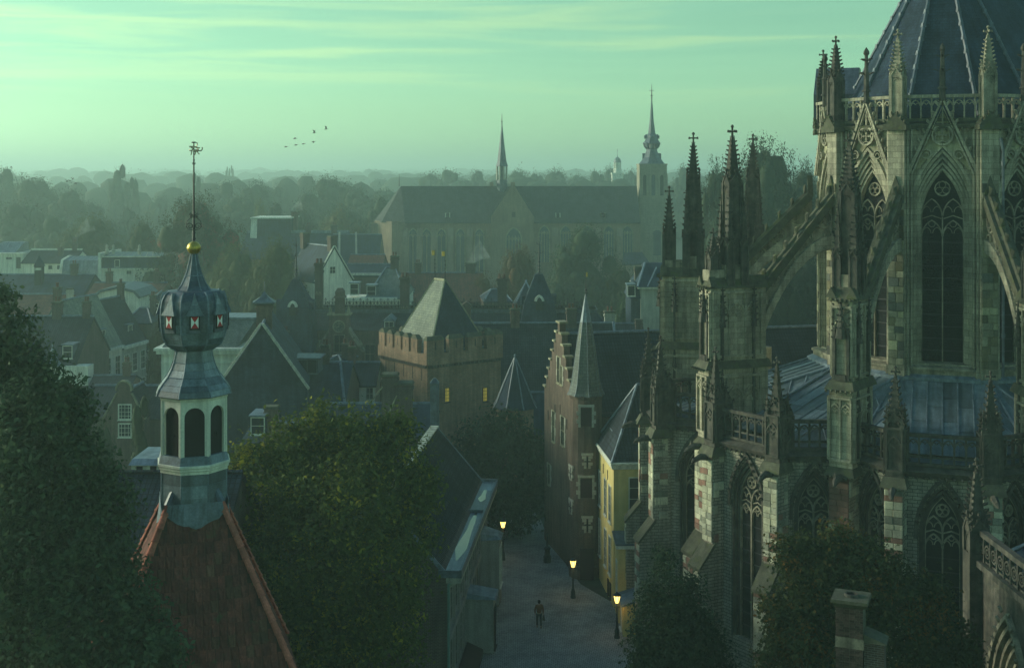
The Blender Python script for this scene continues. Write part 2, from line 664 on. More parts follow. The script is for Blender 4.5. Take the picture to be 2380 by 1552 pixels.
STONE_DARK = mat('blackened_stone', (0.095, 0.083, 0.066), (0.050, 0.047, 0.041), var=0.5, ns=1.2, streak=0.5, bump=0.9, moss=((0.08, 0.085, 0.045), 0.25))
STONE_MOSS = mat('mossy_stone', (0.10, 0.095, 0.065), (0.07, 0.07, 0.045), var=0.5, ns=1.5, streak=0.3, bump=0.9, moss=((0.085, 0.095, 0.035), 0.5))
STONE_LIGHT = mat('pale_stone', (0.36, 0.33, 0.21), (0.25, 0.23, 0.15), var=0.35, ns=0.9, streak=0.4, bump=0.5, objrand=0.25, moss=((0.12, 0.12, 0.08), 0.25))
STONE_WALL = mat('coursed_wall_stone', (0.36, 0.325, 0.25), (0.27, 0.245, 0.19), 'brick', 0.52, 0.20, 0.022, (0.085, 0.08, 0.065), var=0.35, ns=0.35, streak=0.4, bump=0.6,
                 moss=((0.075, 0.08, 0.06), 0.25))
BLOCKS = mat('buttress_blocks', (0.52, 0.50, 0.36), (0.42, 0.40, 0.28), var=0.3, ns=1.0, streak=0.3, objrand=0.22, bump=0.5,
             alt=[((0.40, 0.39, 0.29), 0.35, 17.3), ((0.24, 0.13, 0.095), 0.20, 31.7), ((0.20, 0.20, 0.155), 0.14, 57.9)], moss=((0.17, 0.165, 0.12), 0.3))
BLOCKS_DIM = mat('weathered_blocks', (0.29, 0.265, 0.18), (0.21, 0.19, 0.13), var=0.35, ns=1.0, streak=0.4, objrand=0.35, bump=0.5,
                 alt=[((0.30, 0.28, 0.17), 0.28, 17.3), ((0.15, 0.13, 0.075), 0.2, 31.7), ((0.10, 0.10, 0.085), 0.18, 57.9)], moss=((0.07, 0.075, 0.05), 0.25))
BRICK_BLOCKS = mat('buttress_bricks', (0.19, 0.10, 0.075), (0.15, 0.08, 0.06), var=0.3, ns=1.0, streak=0.3, objrand=0.3, bump=0.4,
                   alt=[((0.38, 0.36, 0.25), 0.16, 31.7)])
MORTAR = mat('mortar', (0.12, 0.11, 0.085), var=0.3, bump=0.6)
BRICK = mat('red_brick', (0.17, 0.095, 0.07), (0.12, 0.068, 0.052), 'brick', 0.22, 0.07, 0.013, (0.15, 0.135, 0.11), var=0.4, ns=0.5, streak=0.4, bump=0.5)
BRICK_KEEP = mat('old_keep_brick', (0.36, 0.19, 0.11), (0.24, 0.135, 0.085), 'brick', 0.34, 0.13, 0.022, (0.22, 0.19, 0.14), var=0.4, ns=0.6, streak=0.4, bump=0.6)
BRICK_DARK = mat('dark_brick', (0.10, 0.062, 0.05), (0.07, 0.045, 0.04), 'brick', 0.24, 0.085, 0.014, (0.15, 0.14, 0.12), var=0.35, streak=0.3, bump=0.5)
BRICK_CH = mat('church_brick', (0.27, 0.185, 0.125), (0.21, 0.145, 0.10), 'brick', 0.5, 0.25, 0.03, (0.20, 0.17, 0.13), var=0.35, ns=0.2, streak=0.3)
BRICK_ONE = mat('chimney_brick', (0.085, 0.055, 0.045), (0.065, 0.045, 0.04), var=0.3, objrand=0.45, bump=0.5)
WHITE = mat('cream_paint', (0.68, 0.68, 0.57), rough=0.6, var=0.16, streak=0.36, bump=0.15, fine=0.12)
PLASTER = mat('pale_plaster', (0.68, 0.66, 0.55), rough=0.8, var=0.18, streak=0.3, bump=0.2)
PLASTER_G = mat('grey_plaster', (0.36, 0.36, 0.30), rough=0.8, var=0.2, streak=0.3, bump=0.2)
YELLOW = mat('yellow_render', (0.72, 0.57, 0.22), (0.64, 0.50, 0.19), rough=0.8, var=0.12, streak=0.18, bump=0.15, fine=0.1)
TIMBER = mat('black_timber', (0.025, 0.024, 0.022), rough=0.8)
DARKWOOD = mat('dark_shutter', (0.045, 0.022, 0.025), rough=0.7, var=0.2)
LOUVRE = mat('dark_louvre', (0.016, 0.014, 0.018), rough=0.6, var=0.3)
IRON = mat('black_iron', (0.018, 0.019, 0.022), rough=0.5, spec=0.4, var=0.2)
GOLD = mat('gilding', (0.62, 0.44, 0.09), (0.50, 0.34, 0.07), rough=0.38, metal=0.75, var=0.25, ns=3, streak=0.2, bump=0.05, spec=0.5)
PINKGOLD = mat('worn_gilding', (0.55, 0.42, 0.30), rough=0.4, metal=0.5, var=0.2)
RED = mat('red_paint', (0.42, 0.022, 0.025), rough=0.5, var=0.12, streak=0.1, fine=0.05)
VERGE = mat('verge_stone', (0.52, 0.52, 0.42), (0.36, 0.37, 0.30), var=0.3, ns=1.2, streak=0.2, bump=0.4)
WHITEP = mat('white_paint', (0.80, 0.80, 0.74), rough=0.5, var=0.06, streak=0.08, fine=0.05)
GLASS = mat('dark_glass', (0.018, 0.022, 0.028), rough=0.16, spec=0.5, var=0.3, streak=0, bump=0.05, ns=1.5)
GLASS_CH = mat('leaded_glass', (0.016, 0.018, 0.020), (0.010, 0.011, 0.014), 'brick', 0.16, 0.16, 0.02, (0.008, 0.008, 0.009), rough=0.5, spec=0.08, var=0.5, ns=0.9, streak=0.4, bump=0.3)
GLASS_FAR = mat('church_glass', (0.05, 0.075, 0.10), (0.04, 0.06, 0.08), rough=0.35, spec=0.5, var=0.3)
LIT = mat_emit('lit_window', (0.9, 0.66, 0.09), 0.17)
LAMPLIT = mat_emit('lamp_light', (1.0, 0.70, 0.17), 3.2)
COPPER = mat('copper_green', (0.16, 0.30, 0.26), rough=0.6, streak=0.4)
PAVING = mat('cobbles', (0.45, 0.435, 0.40), (0.32, 0.31, 0.285), 'brick', 0.24, 0.13, 0.018, (0.05, 0.048, 0.045), var=0.4, ns=0.5, streak=0.0, bump=1.0, rough=0.7)
EARTH = mat('town_ground', (0.06, 0.065, 0.045), (0.04, 0.05, 0.03), var=0.4, streak=0)
TILE = mat('clay_tile', (0.17, 0.050, 0.036), (0.11, 0.036, 0.030), var=0.4, ns=1.3, streak=0.4, objrand=0.25, bump=0.5,
           alt=[((0.12, 0.055, 0.035), 0.12, 23.1)], moss=((0.075, 0.07, 0.032), 0.3))
HIPTILE = mat('ridge_tile', (0.42, 0.13, 0.085), (0.33, 0.10, 0.07), var=0.3, ns=2, objrand=0.2, streak=0.2, bump=0.4)
BARK = mat('bark', (0.05, 0.042, 0.032), var=0.4, ns=2, bump=0.9)
# ------------------------------------------------------------------ ground and haze
def sheet(name, pts, z, m):
    mb = MB()
    mb.poly([(x, y, z) for x, y in pts])
    return tag(mb.build(name, m), kind='structure')


g = MB()
g.poly([(-5000, -60, 0), (5000, -60, 0), (5000, 7000, 0), (-5000, 7000, 0)])
tag(g.build('ground', EARTH), kind='structure')

haze_m = bpy.data.materials.new('evening_haze')
haze_m.use_nodes = True
hn = haze_m.node_tree.nodes
hl = haze_m.node_tree.links
hn.clear()
ho = hn.new('ShaderNodeOutputMaterial')
hv = hn.new('ShaderNodeVolumePrincipled')
hv.inputs['Color'].default_value = (0.74, 1.0, 0.93, 1)
hv.inputs['Density'].default_value = 0.00082
hv.inputs['Anisotropy'].default_value = 0.35
hl.new(hv.outputs[0], ho.inputs['Volume'])
HZ = MB()
HZ.box(-3200, 3200, -80, 4200, -1.0, 62.0)
tag(HZ.build('haze', haze_m), kind='stuff')
# ------------------------------------------------------------------ the choir on the right
CC = Vector((29.6, 84.5, 0))
A0 = 19.3                                          # the axis of the apse points this far left of the camera's backward direction
CHOIR = thing('gothic_choir', 'tall weathered gothic choir with flying buttresses, pinnacles and dark pointed roof, filling the right side', 'church', CC)


def fr(th):
    return Matrix.Rotation(-R(A0 + th), 4, 'Z')


def pol(th, r, z=0.0):
    return fr(th) @ Vector((0, -r, z))


def face_frame(pl, pr):
    """frame of a wall from its left end to its right end as seen from outside: x to the right, -y outwards"""
    d = pr - pl
    m = (pl + pr) / 2
    return Matrix.Translation((m.x, m.y, 0)) @ Matrix.Rotation(math.atan2(d.y, d.x), 4, 'Z'), d.length / 2


PIECES = []                                        # stones of the buttresses: (area, mesh key, parent, matrix)
UNIT = {}


def unit_block(m):
    if m.name not in UNIT:
        b = MB()
        c = 0.06
        b.add([(-.5, -.5, -.5), (.5, -.5, -.5), (.5, -.5, .5), (-.5, -.5, .5), (-.5 + c, -1, -.5 + c), (.5 - c, -1, -.5 + c), (.5 - c, -1, .5 - c), (-.5 + c, -1, .5 - c),
               (-.5, .5, -.5), (.5, .5, -.5), (.5, .5, .5), (-.5, .5, .5)],
              [(4, 5, 6, 7), (0, 1, 5, 4), (1, 2, 6, 5), (2, 3, 7, 6), (3, 0, 4, 7), (0, 3, 11, 8), (1, 9, 10, 2), (3, 2, 10, 11), (0, 8, 9, 1)])
        UNIT[m.name] = b.mesh('stone', m)
    return UNIT[m.name]


def blocks_on(parent, M, x0, x1, z0, z1, y, course, wlo, whi, m, share=1.0, joint=0.02):
    z = z0
    while z < z1 - course * 0.5:
        h = min(course * rnd.uniform(0.8, 1.25), z1 - z)
        x = x0
        while x < x1 - 0.02:
            w = rnd.uniform(wlo, whi)
            if x1 - (x + w) < wlo * 0.6:
                w = x1 - x
            if rnd.random() < share:
                PIECES.append(((w * h), m, parent, M @ Matrix.Translation((x + w / 2, y - rnd.uniform(0, 0.02), z + h / 2)) @ Matrix.Diagonal((w - joint, 0.05, h - joint, 1))))
            x += w
        z += h


def flush_pieces(name='stone', limit=280):
    PIECES.sort(key=lambda p: -p[0])
    for a, m, par, M in PIECES[:limit]:
        inst(unit_block(m), name, par, M)
    rest = {}
    for a, m, par, M in PIECES[limit:]:
        rest.setdefault((m.name, par.name), (m, par, []))[2].append(M)
    for m, par, Ms in rest.values():
        me = unit_block(m)
        co = [tuple(v.co) for v in me.vertices]
        fs = [tuple(p.vertices) for p in me.polygons]
        b = MB()
        for M in Ms:
            b.M = M
            b.add(co, fs)
        tag(b.build('small_stones', m, par), kind='stuff')
    PIECES.clear()


def crockets(mb, p0, p1, n, out, s=0.11, grow=1.0):
    """little leaf knobs along an edge from p0 to p1"""
    p0, p1, o = Vector(p0), Vector(p1), Vector(out).normalized()
    t = (p1 - p0).normalized()
    sd = t.cross(o).normalized()
    for i in range(n):
        p = p0.lerp(p1, (i + 0.5) / n)
        q = s * (1 - (1 - grow) * i / n)
        a = p + o * q * 1.5 + t * q * 0.5
        mb.add([tuple(p + sd * q * .5 - t * q * .5), tuple(p - sd * q * .5 - t * q * .5), tuple(p + t * q * .7), tuple(a + sd * q * .6 + t * q * .2), tuple(a - sd * q * .6 + t * q * .2),
                tuple(a - t * q * .6)], [(0, 2, 3), (1, 4, 2), (2, 4, 3), (0, 3, 5), (1, 5, 4), (3, 4, 5), (0, 5, 1)])


def cross_top(mb, cx, cy, z, s):
    mb.frus(cx, cy, z - s * 0.2, z + s * 1.4, s * .16, s * .13, 6)
    mb.frus(cx, cy, z + 0.02, z + s * 0.16, s * .34, s * .3, 6)
    mb.box(cx - s * .75, cx + s * .75, cy - s * .13, cy + s * .13, z + s * .72, z + s * .95)
    mb.box(cx - s * .13, cx + s * .13, cy - s * .75, cy + s * .75, z + s * .725, z + s * .955)
    for q in (-1, 1):
        mb.frus(cx + q * s * .7, cy, z + s * .66, z + s * 1.05, s * .14, s * .1, 5)
        mb.frus(cx, cy + q * s * .7, z + s * .66, z + s * 1.05, s * .14, s * .1, 5)
    mb.lathe([(s * .1, z + s * 1.35), (s * .28, z + s * 1.5), (s * .25, z + s * 1.66), (s * .1, z + s * 1.85)], 6, cx, cy)


def pinnacle(mb, cx, cy, z0, zs, z1, w, nc=8, cs=0.11, ribs=True):
    """square shaft z0..zs, gablets, crocketed spire up to z1"""
    h = w / 2
    mb.box(cx - h, cx + h, cy - h, cy + h, z0, zs)
    mb.box(cx - h * 1.18, cx + h * 1.18, cy - h * 1.18, cy + h * 1.18, z0, z0 + 0.18)
    e = w * 0.13
    gz = zs + w * 0.75
    if ribs:
        for a in (-1, 1):
            for b in (-1, 1):
                mb.box(cx + a * h - e, cx + a * h + e, cy + b * h - e, cy + b * h + e, z0 + 0.18, zs + e)
        for k in range(4):
            M0 = mb.M
            mb.M = (M0 or Matrix()) @ Matrix.Translation((cx, cy, 0)) @ Matrix.Rotation(k * math.pi / 2, 4, 'Z')
            mb.prism_y([(-h * 1.05, zs - 0.02), (h * 1.05, zs - 0.02), (0, gz)], -h - 0.05, -h + 0.1)
            mb.sweep(arch(h * .62, zs - w * .62, w * .5, 4), w * .09, -h - 0.04, -h + .02)
            mb.sweep([(-h * 1.2, zs - .02), (0, gz + w * .1), (h * 1.2, zs - .02)], w * .13, -h - 0.1, -h + 0.02)
            crockets(mb, (-h * 1.1, -h - .05, zs + .1), (0, -h - .05, gz), 3, (-1, 0, 1), cs * .8)
            crockets(mb, (h * 1.1, -h - .05, zs + .1), (0, -h - .05, gz), 3, (1, 0, 1), cs * .8)
            mb.frus(0, -h - .02, gz, gz + w * .35, w * .05, w * .05, 4)
            mb.frus(0, -h - .02, gz + w * .3, gz + w * .5, w * .12, w * .08, 4)
            mb.M = M0
    zt = z1 - w * 1.0
    r0, r1 = h * 0.92, h * 0.26
    mb.frus(cx, cy, zs, zt, r0, r1, 4)
    for a in (-1, 1):
        for b in (-1, 1):
            crockets(mb, (cx + a * r0, cy + b * r0, zs + w * .4), (cx + a * r1, cy + b * r1, zt - w * .2), nc, (a, b, 0.3), cs * 1.25, .75)
    cross_top(mb, cx, cy, zt, w * .52)


def cluster(mb, cx, cy, z0, zm, z1, w, small=0.5):
    """tall pinnacle with four small ones leaning against its shaft"""
    pinnacle(mb, cx, cy, z0, zm + (z1 - zm) * 0.28, z1, w, 9, 0.1)
    q = w * 0.62
    for a in (-1, 1):
        for b in (-1, 1):
            pinnacle(mb, cx + a * q, cy + b * q, z0, z0 + (zm - z0) * .52, zm + 0.9, w * .52, 6, 0.08)


def blind_panel(mb, x0, x1, z0, z1, y, n=2, rib=0.1, d=0.15):
    w = (x1 - x0) / n
    for i in range(n + 1):
        x = x0 + i * w
        mb.box(x - rib / 2, x + rib / 2, y - d, y + .02, z0, z1)
    for i in range(n):
        c = x0 + (i + .5) * w
        mb.sweep(arch(w * .46, z1 - w * 1.3, w * .75, 5, c), rib * .8, y - d * .8, y + .02)
        for s in (-1, 1):
            mb.sweep(arch(w * .2, z1 - w * 1.35, w * .25, 3, c + s * w * .22), rib * .6, y - d * .6, y + .02)
        mb.sweep(circle(c, z1 - w * .78, w * .17, 7), rib * .6, y - d * .6, y + .02, closed=True)
    mb.box(x0, x1, y - d * 1.1, y + .02, z1 - .08, z1 + .04)
    mb.box(x0, x1, y - d * 1.1, y + .02, z0 - .04, z0 + .1)


def side(M, right=True):
    return M @ Matrix.Rotation(R(90 if right else -90), 4, 'Z')


def traceried_window(M, hw, zb, zs, rise, y, parent, lights=2, mull=0.08, big=True):
    """one window: its tracery stone, its glass and bars, in a wall whose glass lies at y"""
    w = MB(M)
    ap = arch(hw, zs, rise, 9)
    w.sweep([(-hw, zb)] + ap + [(hw, zb)], mull * 1.4, y - .16, y + .02)
    lw = 2 * hw / lights
    for i in range(1, lights):
        x = -hw + i * lw
        w.box(x - mull / 2, x + mull / 2, y - .16, y + .02, zb, zs + (0 if lights != 2 else 0.1))
    for i in range(lights):
        c = -hw + (i + .5) * lw
        w.sweep(arch(lw * .48, zs - lw * .9, lw * .8, 6, c), mull, y - .13, y + .02)
        for s in (-1, 1):
            w.sweep(arch(lw * .2, zs - lw * .75, lw * .3, 3, c + s * lw * .24), mull * .6, y - .1, y + .02)
        w.sweep(circle(c, zs - lw * .28, lw * .16, 7), mull * .6, y - .1, y + .02, closed=True)
    if lights == 2:
        for c in (-lw / 2, lw / 2):
            w.sweep(arch(lw * .48, zs + lw * .12, lw * .85, 6, c), mull, y - .13, y + .02)
            for s in (-1, 1):
                w.sweep(arch(lw * .2, zs + lw * .3, lw * .3, 3, c + s * lw * .24), mull * .6, y - .1, y + .02)
            w.sweep([(c - lw * .45, zs - .02), (c, zs + lw * .14), (c + lw * .45, zs - .02)], mull * .8, y - .1, y + .02)
        zc = zs + rise * .62
        w.sweep(circle(0, zc, hw * .36, 12), mull, y - .13, y + .02, closed=True)
        for k in range(3):
            a = R(90 + 120 * k)
            w.sweep(circle(hw * .19 * math.cos(a), zc + hw * .19 * math.sin(a), hw * .16, 8), mull * .6, y - .1, y + .02, closed=True)
    else:
        for k in range(lights - 1):
            c = -hw + (k + 1) * lw
            w.sweep(circle(c, zs + lw * .35, lw * .36, 10), mull * .8, y - .1, y + .02, closed=True)
            w.sweep(circle(c, zs + lw * .35, lw * .18, 8), mull * .6, y - .1, y + .02, closed=True)
    win = w.build('window', STONE_CARVED, parent)
    g_ = MB(M)
    g_.poly([(-hw, y, zb), (hw, y, zb)] + [(x, y, z) for x, z in reversed(ap)])
    g_.build('glass', GLASS_CH, win)
    b = MB(M)
    z = zb + .7
    while z < zs - lw:
        b.box(-hw, hw, y - .05, y - .01, z - .03, z + .03)
        z += .76
    b.build('saddle_bars', IRON, win)
    return win


TH = [80.0, 51.0, 18.0, -18.0, -54.0]               # the piers of the apse, left to right
RM = 8.3
BAYS = []
for i in range(len(TH) - 1):
    BAYS.append((pol(TH[i], RM), pol(TH[i + 1], RM)))
ax = Vector((math.cos(R(A0 - 54)), -math.sin(R(A0 - 54)), 0))   # the choir runs on to the right and away
PL, PR = pol(126, RM), pol(-54, RM)

# clerestory
for i, (pl, pr) in enumerate(BAYS):
    M, hb = face_frame(pl, pr)
    k = hb / 2.565
    b = MB(M)
    ow = 1.98 * k
    wall_with_arch(b, -hb, hb, 17.5, 34.0, arch(ow, 28.2, 4.6 * (.55 + .45 * k), 10), 19.1, 0, .3)
    wl_ = b.build('clerestory_wall', STONE, CHOIR)
    mo = MB(M)
    for (q, w_, y0, y1) in ((1.0, .20, -.14, .06), (.92, .17, .02, .42), (.835, .15, .14, .55), (.755, .15, .26, .66), (.68, .14, .36, .8)):
        hw = ow * q
        mo.sweep([(-hw, 19.1)] + arch(hw, 28.2, (4.6 * (.55 + .45 * k)) * q, 10) + [(hw, 19.1)], w_, y0, y1)
    mo.poly([(-ow, .3, 19.1), (ow, .3, 19.1), (ow, .3, 19.0), (-ow, .3, 19.0)])
    mo.build('arch_moulding', STONE, CHOIR)
    traceried_window(M, ow * .64, 19.15, 28.2, (4.6 * (.55 + .45 * k)) * .66, .72, CHOIR)
    sl = MB(M)
    sl.hexa([(-hb, -.5, 18.75), (hb, -.5, 18.75), (hb, .75, 18.9), (-hb, .75, 18.9), (-hb, -.5, 18.9), (hb, -.5, 18.9), (hb, .75, 19.14), (-hb, .75, 19.14)])
    sl.box(-hb, hb, -.38, 0, 18.2, 18.74)
    sl.build('window_sill', STONE_CARVED, CHOIR)
    # gable over the window
    ga = MB(M)
    hwg, zg0, zg1 = 2.12 * k, 30.9, 35.7
    ga.sweep([(-hwg, zg0), (0, zg1), (hwg, zg0)], .24, -.42, -.1)
    ga.sweep([(-hwg * .88, zg0), (0, zg1 - .45), (hwg * .88, zg0)], .1, -.36, -.08)
    zc = 33.45
    ga.sweep(circle(0, zc, .62 * k, 14), .11, -.34, -.06, closed=True)
    for q in range(4):
        a = R(45 + 90 * q)
        ga.sweep(circle(.29 * k * math.cos(a), zc + .29 * k * math.sin(a), .25 * k, 8), .06, -.3, -.06, closed=True)
    for s in (-1, 1):
        ga.sweep(circle(s * .95 * k, 32.25, .3 * k, 9), .08, -.32, -.06, closed=True)
        ga.sweep(arch(.16 * k, 32.15, .2, 3, s * .95 * k), .05, -.3, -.06)
        crockets(ga, (s * hwg, -.26, zg0 + .1), (s * .1, -.26, zg1 - .1), 8, (s, 0, .7), .2)
    ga.sweep([(0, zc + .7), (0, zg1 - .5)], .08, -.3, -.06)
    ga.build('window_gable', STONE, CHOIR)
    gp = MB(M)
    gp.prism_y([(-hwg * .8, zg0 + .4), (0, zg1 - .7), (hwg * .8, zg0 + .4), (ow * .8, 31.2), (0, 32.95), (-ow * .8, 31.2)], -.08, -.02)
    gp.build('gable_panel', STONE_LIGHT, CHOIR)
    fi = MB(M)
    fi.frus(0, -.26, zg1 - .15, zg1 + 1.9, .17, .15, 6)
    fi.frus(0, -.26, zg1 + .62, zg1 + .75, .27, .22, 6)
    for (zz, rr) in ((zg1 + 1.75, .5), (zg1 + 2.65, .36)):
        for q in range(4):
            a = q * math.pi / 2
            fi.hexa([(0, -.26, zz - .12)] * 4 + [(rr * math.cos(a) + .1 * s1, -.26 + rr * math.sin(a) + .1 * s2, zz + .1) for s1, s2 in ((-1, -1), (1, -1), (1, 1), (-1, 1))])
    fi.frus(0, -.26, zg1 + 1.9, zg1 + 3.0, .12, .1, 6)
    fi.lathe([(.08, zg1 + 2.9), (.2, zg1 + 3.1), (.17, zg1 + 3.25), (.02, zg1 + 3.5)], 6, 0, -.26)
    fi.build('finial', STONE_DARK, CHOIR)
    # cornice and openwork parapet
    co = MB(M)
    co.hexa([(-hb, -.3, 33.85), (hb, -.3, 33.85), (hb, .3, 33.85), (-hb, .3, 33.85), (-hb, -.38, 34.1), (hb, -.38, 34.1), (hb, .3, 34.3), (-hb, .3, 34.3)])
    co.box(-hb, hb, -.16, .12, 34.3, 34.5)
    crockets(co, (-hb, -.3, 33.8), (hb, -.3, 33.8), int(hb * 5), (0, -1, -.4), .12)
    co.build('cornice', STONE_MOSS, CHOIR)
    pa = MB(M)
    n = max(4, int(round(2 * hb / .62)))
    sw = 2 * hb / n
    for q in range(n):
        x = -hb + (q + .5) * sw
        pa.box(x - sw / 2 - .05, x - sw / 2 + .05, -.12, .06, 34.5, 35.8)
        pa.sweep(arch(sw * .42, 35.3, .34, 4, x), .07, -.1, .04)
        for s in (-1, 1):
            pa.sweep(arch(sw * .17, 35.35, .12, 2, x + s * sw * .2), .05, -.08, .02)
    pa.box(-hb, hb, -.2, .12, 35.78, 35.98)
    pa.build('parapet', STONE, CHOIR)

for i, th in enumerate(TH):
    M = fr(th) @ Matrix.Translation((0, .62 if i == 0 else 0, 0))
    b = MB(M)
    b.box(-.52, .52, -RM - .62, -RM + .6, 17.5, 33.9)
    for s in (-1, 1):
        b.lathe([(.1, 17.5), (.1, 33.8)], 6, s * .6, -RM - .25)
        b.lathe([(.09, 17.5), (.09, 33.8)], 6, s * .75, -RM + .02)
        b.box(s * .6 - .16, s * .6 + .16, -RM - .4, -RM - .1, 17.5, 18.9)
    for zz in (21.5, 24.6):
        b.box(-.56, .56, -RM - .66, -RM, zz, zz + .14)
    pr_ = b.build('clerestory_pier', STONE, CHOIR)
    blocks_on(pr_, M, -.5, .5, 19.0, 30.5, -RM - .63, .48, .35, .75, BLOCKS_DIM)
    c = MB(M)
    c.box(-.75, .75, -RM - .95, -RM + .6, 33.75, 34.05)
    c.prism_y([(-.72, 34.05), (.72, 34.05), (0, 34.85)], -RM - .9, -RM - .5)
    c.frus(0, -RM - .2, 34.05, 34.6, .68, .4, 4)
    crockets(c, (-.7, -RM - .9, 34.1), (0, -RM - .9, 34.85), 3, (-1, 0, 1), .13)
    crockets(c, (.7, -RM - .9, 34.1), (0, -RM - .9, 34.85), 3, (1, 0, 1), .13)
    c.build('pier_cap', STONE_MOSS, CHOIR)
    p = MB(M)
    pinnacle(p, 0, -RM - .3, 34.3, 37.1 if i != 0 else 36.9, 40.2 if i > 0 else 39.7, .68, 8, .1)
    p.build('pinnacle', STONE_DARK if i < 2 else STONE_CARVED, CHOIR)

# straight choir behind the apse
b = MB()
n_ = Vector((-ax.y, ax.x, 0))
for P in (PL, PR):
    q = P + ax * 26
    b.poly([(P.x, P.y, 0), (q.x, q.y, 0), (q.x, q.y, 34), (P.x, P.y, 34)])
for P, q in ((PL, pol(103, RM)), (pol(103, RM), pol(80, RM))):
    b.poly([(P.x, P.y, 0), (q.x, q.y, 0), (q.x, q.y, 34), (P.x, P.y, 34)])
q1, q2 = PL + ax * 26, PR + ax * 26
b.poly([(q1.x, q1.y, 0), (q2.x, q2.y, 0), (q2.x, q2.y, 34), (q1.x, q1.y, 34)])
b.build('choir_wall', STONE, CHOIR)
# roof
ZR, ZA, RR = 34.6, 48.0, 6.7
roof = MB()
hips = MB()
th2 = [126, 90, 54, 18, -18, -54]
ring = [pol(t, RR / math.cos(R(18)), ZR) for t in th2]
apex = Vector((0, 0, ZA))
for i in range(5):
    roof.poly([ring[i], ring[i + 1], apex])
far_apex = apex + ax * 24
for P in (ring[0], ring[-1]):
    q = P + ax * 24
    roof.poly([P, q, far_apex, apex])
rf_ = roof.build('choir_roof', SLATE, CHOIR)
for P in ring:
    hips.tube([P + Vector((0, 0, .05)), P.lerp(apex, .5) + Vector((0, 0, .06)), apex], .13, 6)
    for k in range(14):
        c = P.lerp(apex, (k + .5) / 14)
        hips.frus(c.x, c.y, c.z - .1, c.z + .2, .17, .12, 5)
hips.build('hip_lead', LEAD_DARK, rf_)
lower = MB()
Mb = Matrix.Rotation(-R(A0), 4, 'Z')
lower.M = Mb @ Matrix.Translation((.6, 0, 0))
lower.prism_x([(-.5, 34.2), (-.5, 36.6), (1.5, 38.6), (3.2, 38.6), (5.5, 34.2)], -9.2, -6.2)
lower.build('lead_dormer', LEAD_DARK, CHOIR)
gut = MB()
for i in range(5):
    a, c = ring[i] + Vector((0, 0, .5)), ring[i + 1] + Vector((0, 0, .5))
    gut.tube([a * 1.02, c * 1.02], .08, 5)
gut.build('roof_gutter', LEAD, CHOIR)
dp = MB()
q = pol(-18, RM + .7)
dp.tube([(q.x + .5, q.y - .35, 33.2), (q.x + .62, q.y - .42, 32.4), (q.x + .62, q.y - .42, 18.6)], .085, 7)
for zz in (31.5, 28, 24.5, 21):
    dp.tube([(q.x + .62, q.y - .42, zz), (q.x + .62, q.y - .42, zz + .25)], .12, 7)
dp.build('downpipe', LEAD_DARK, CHOIR)

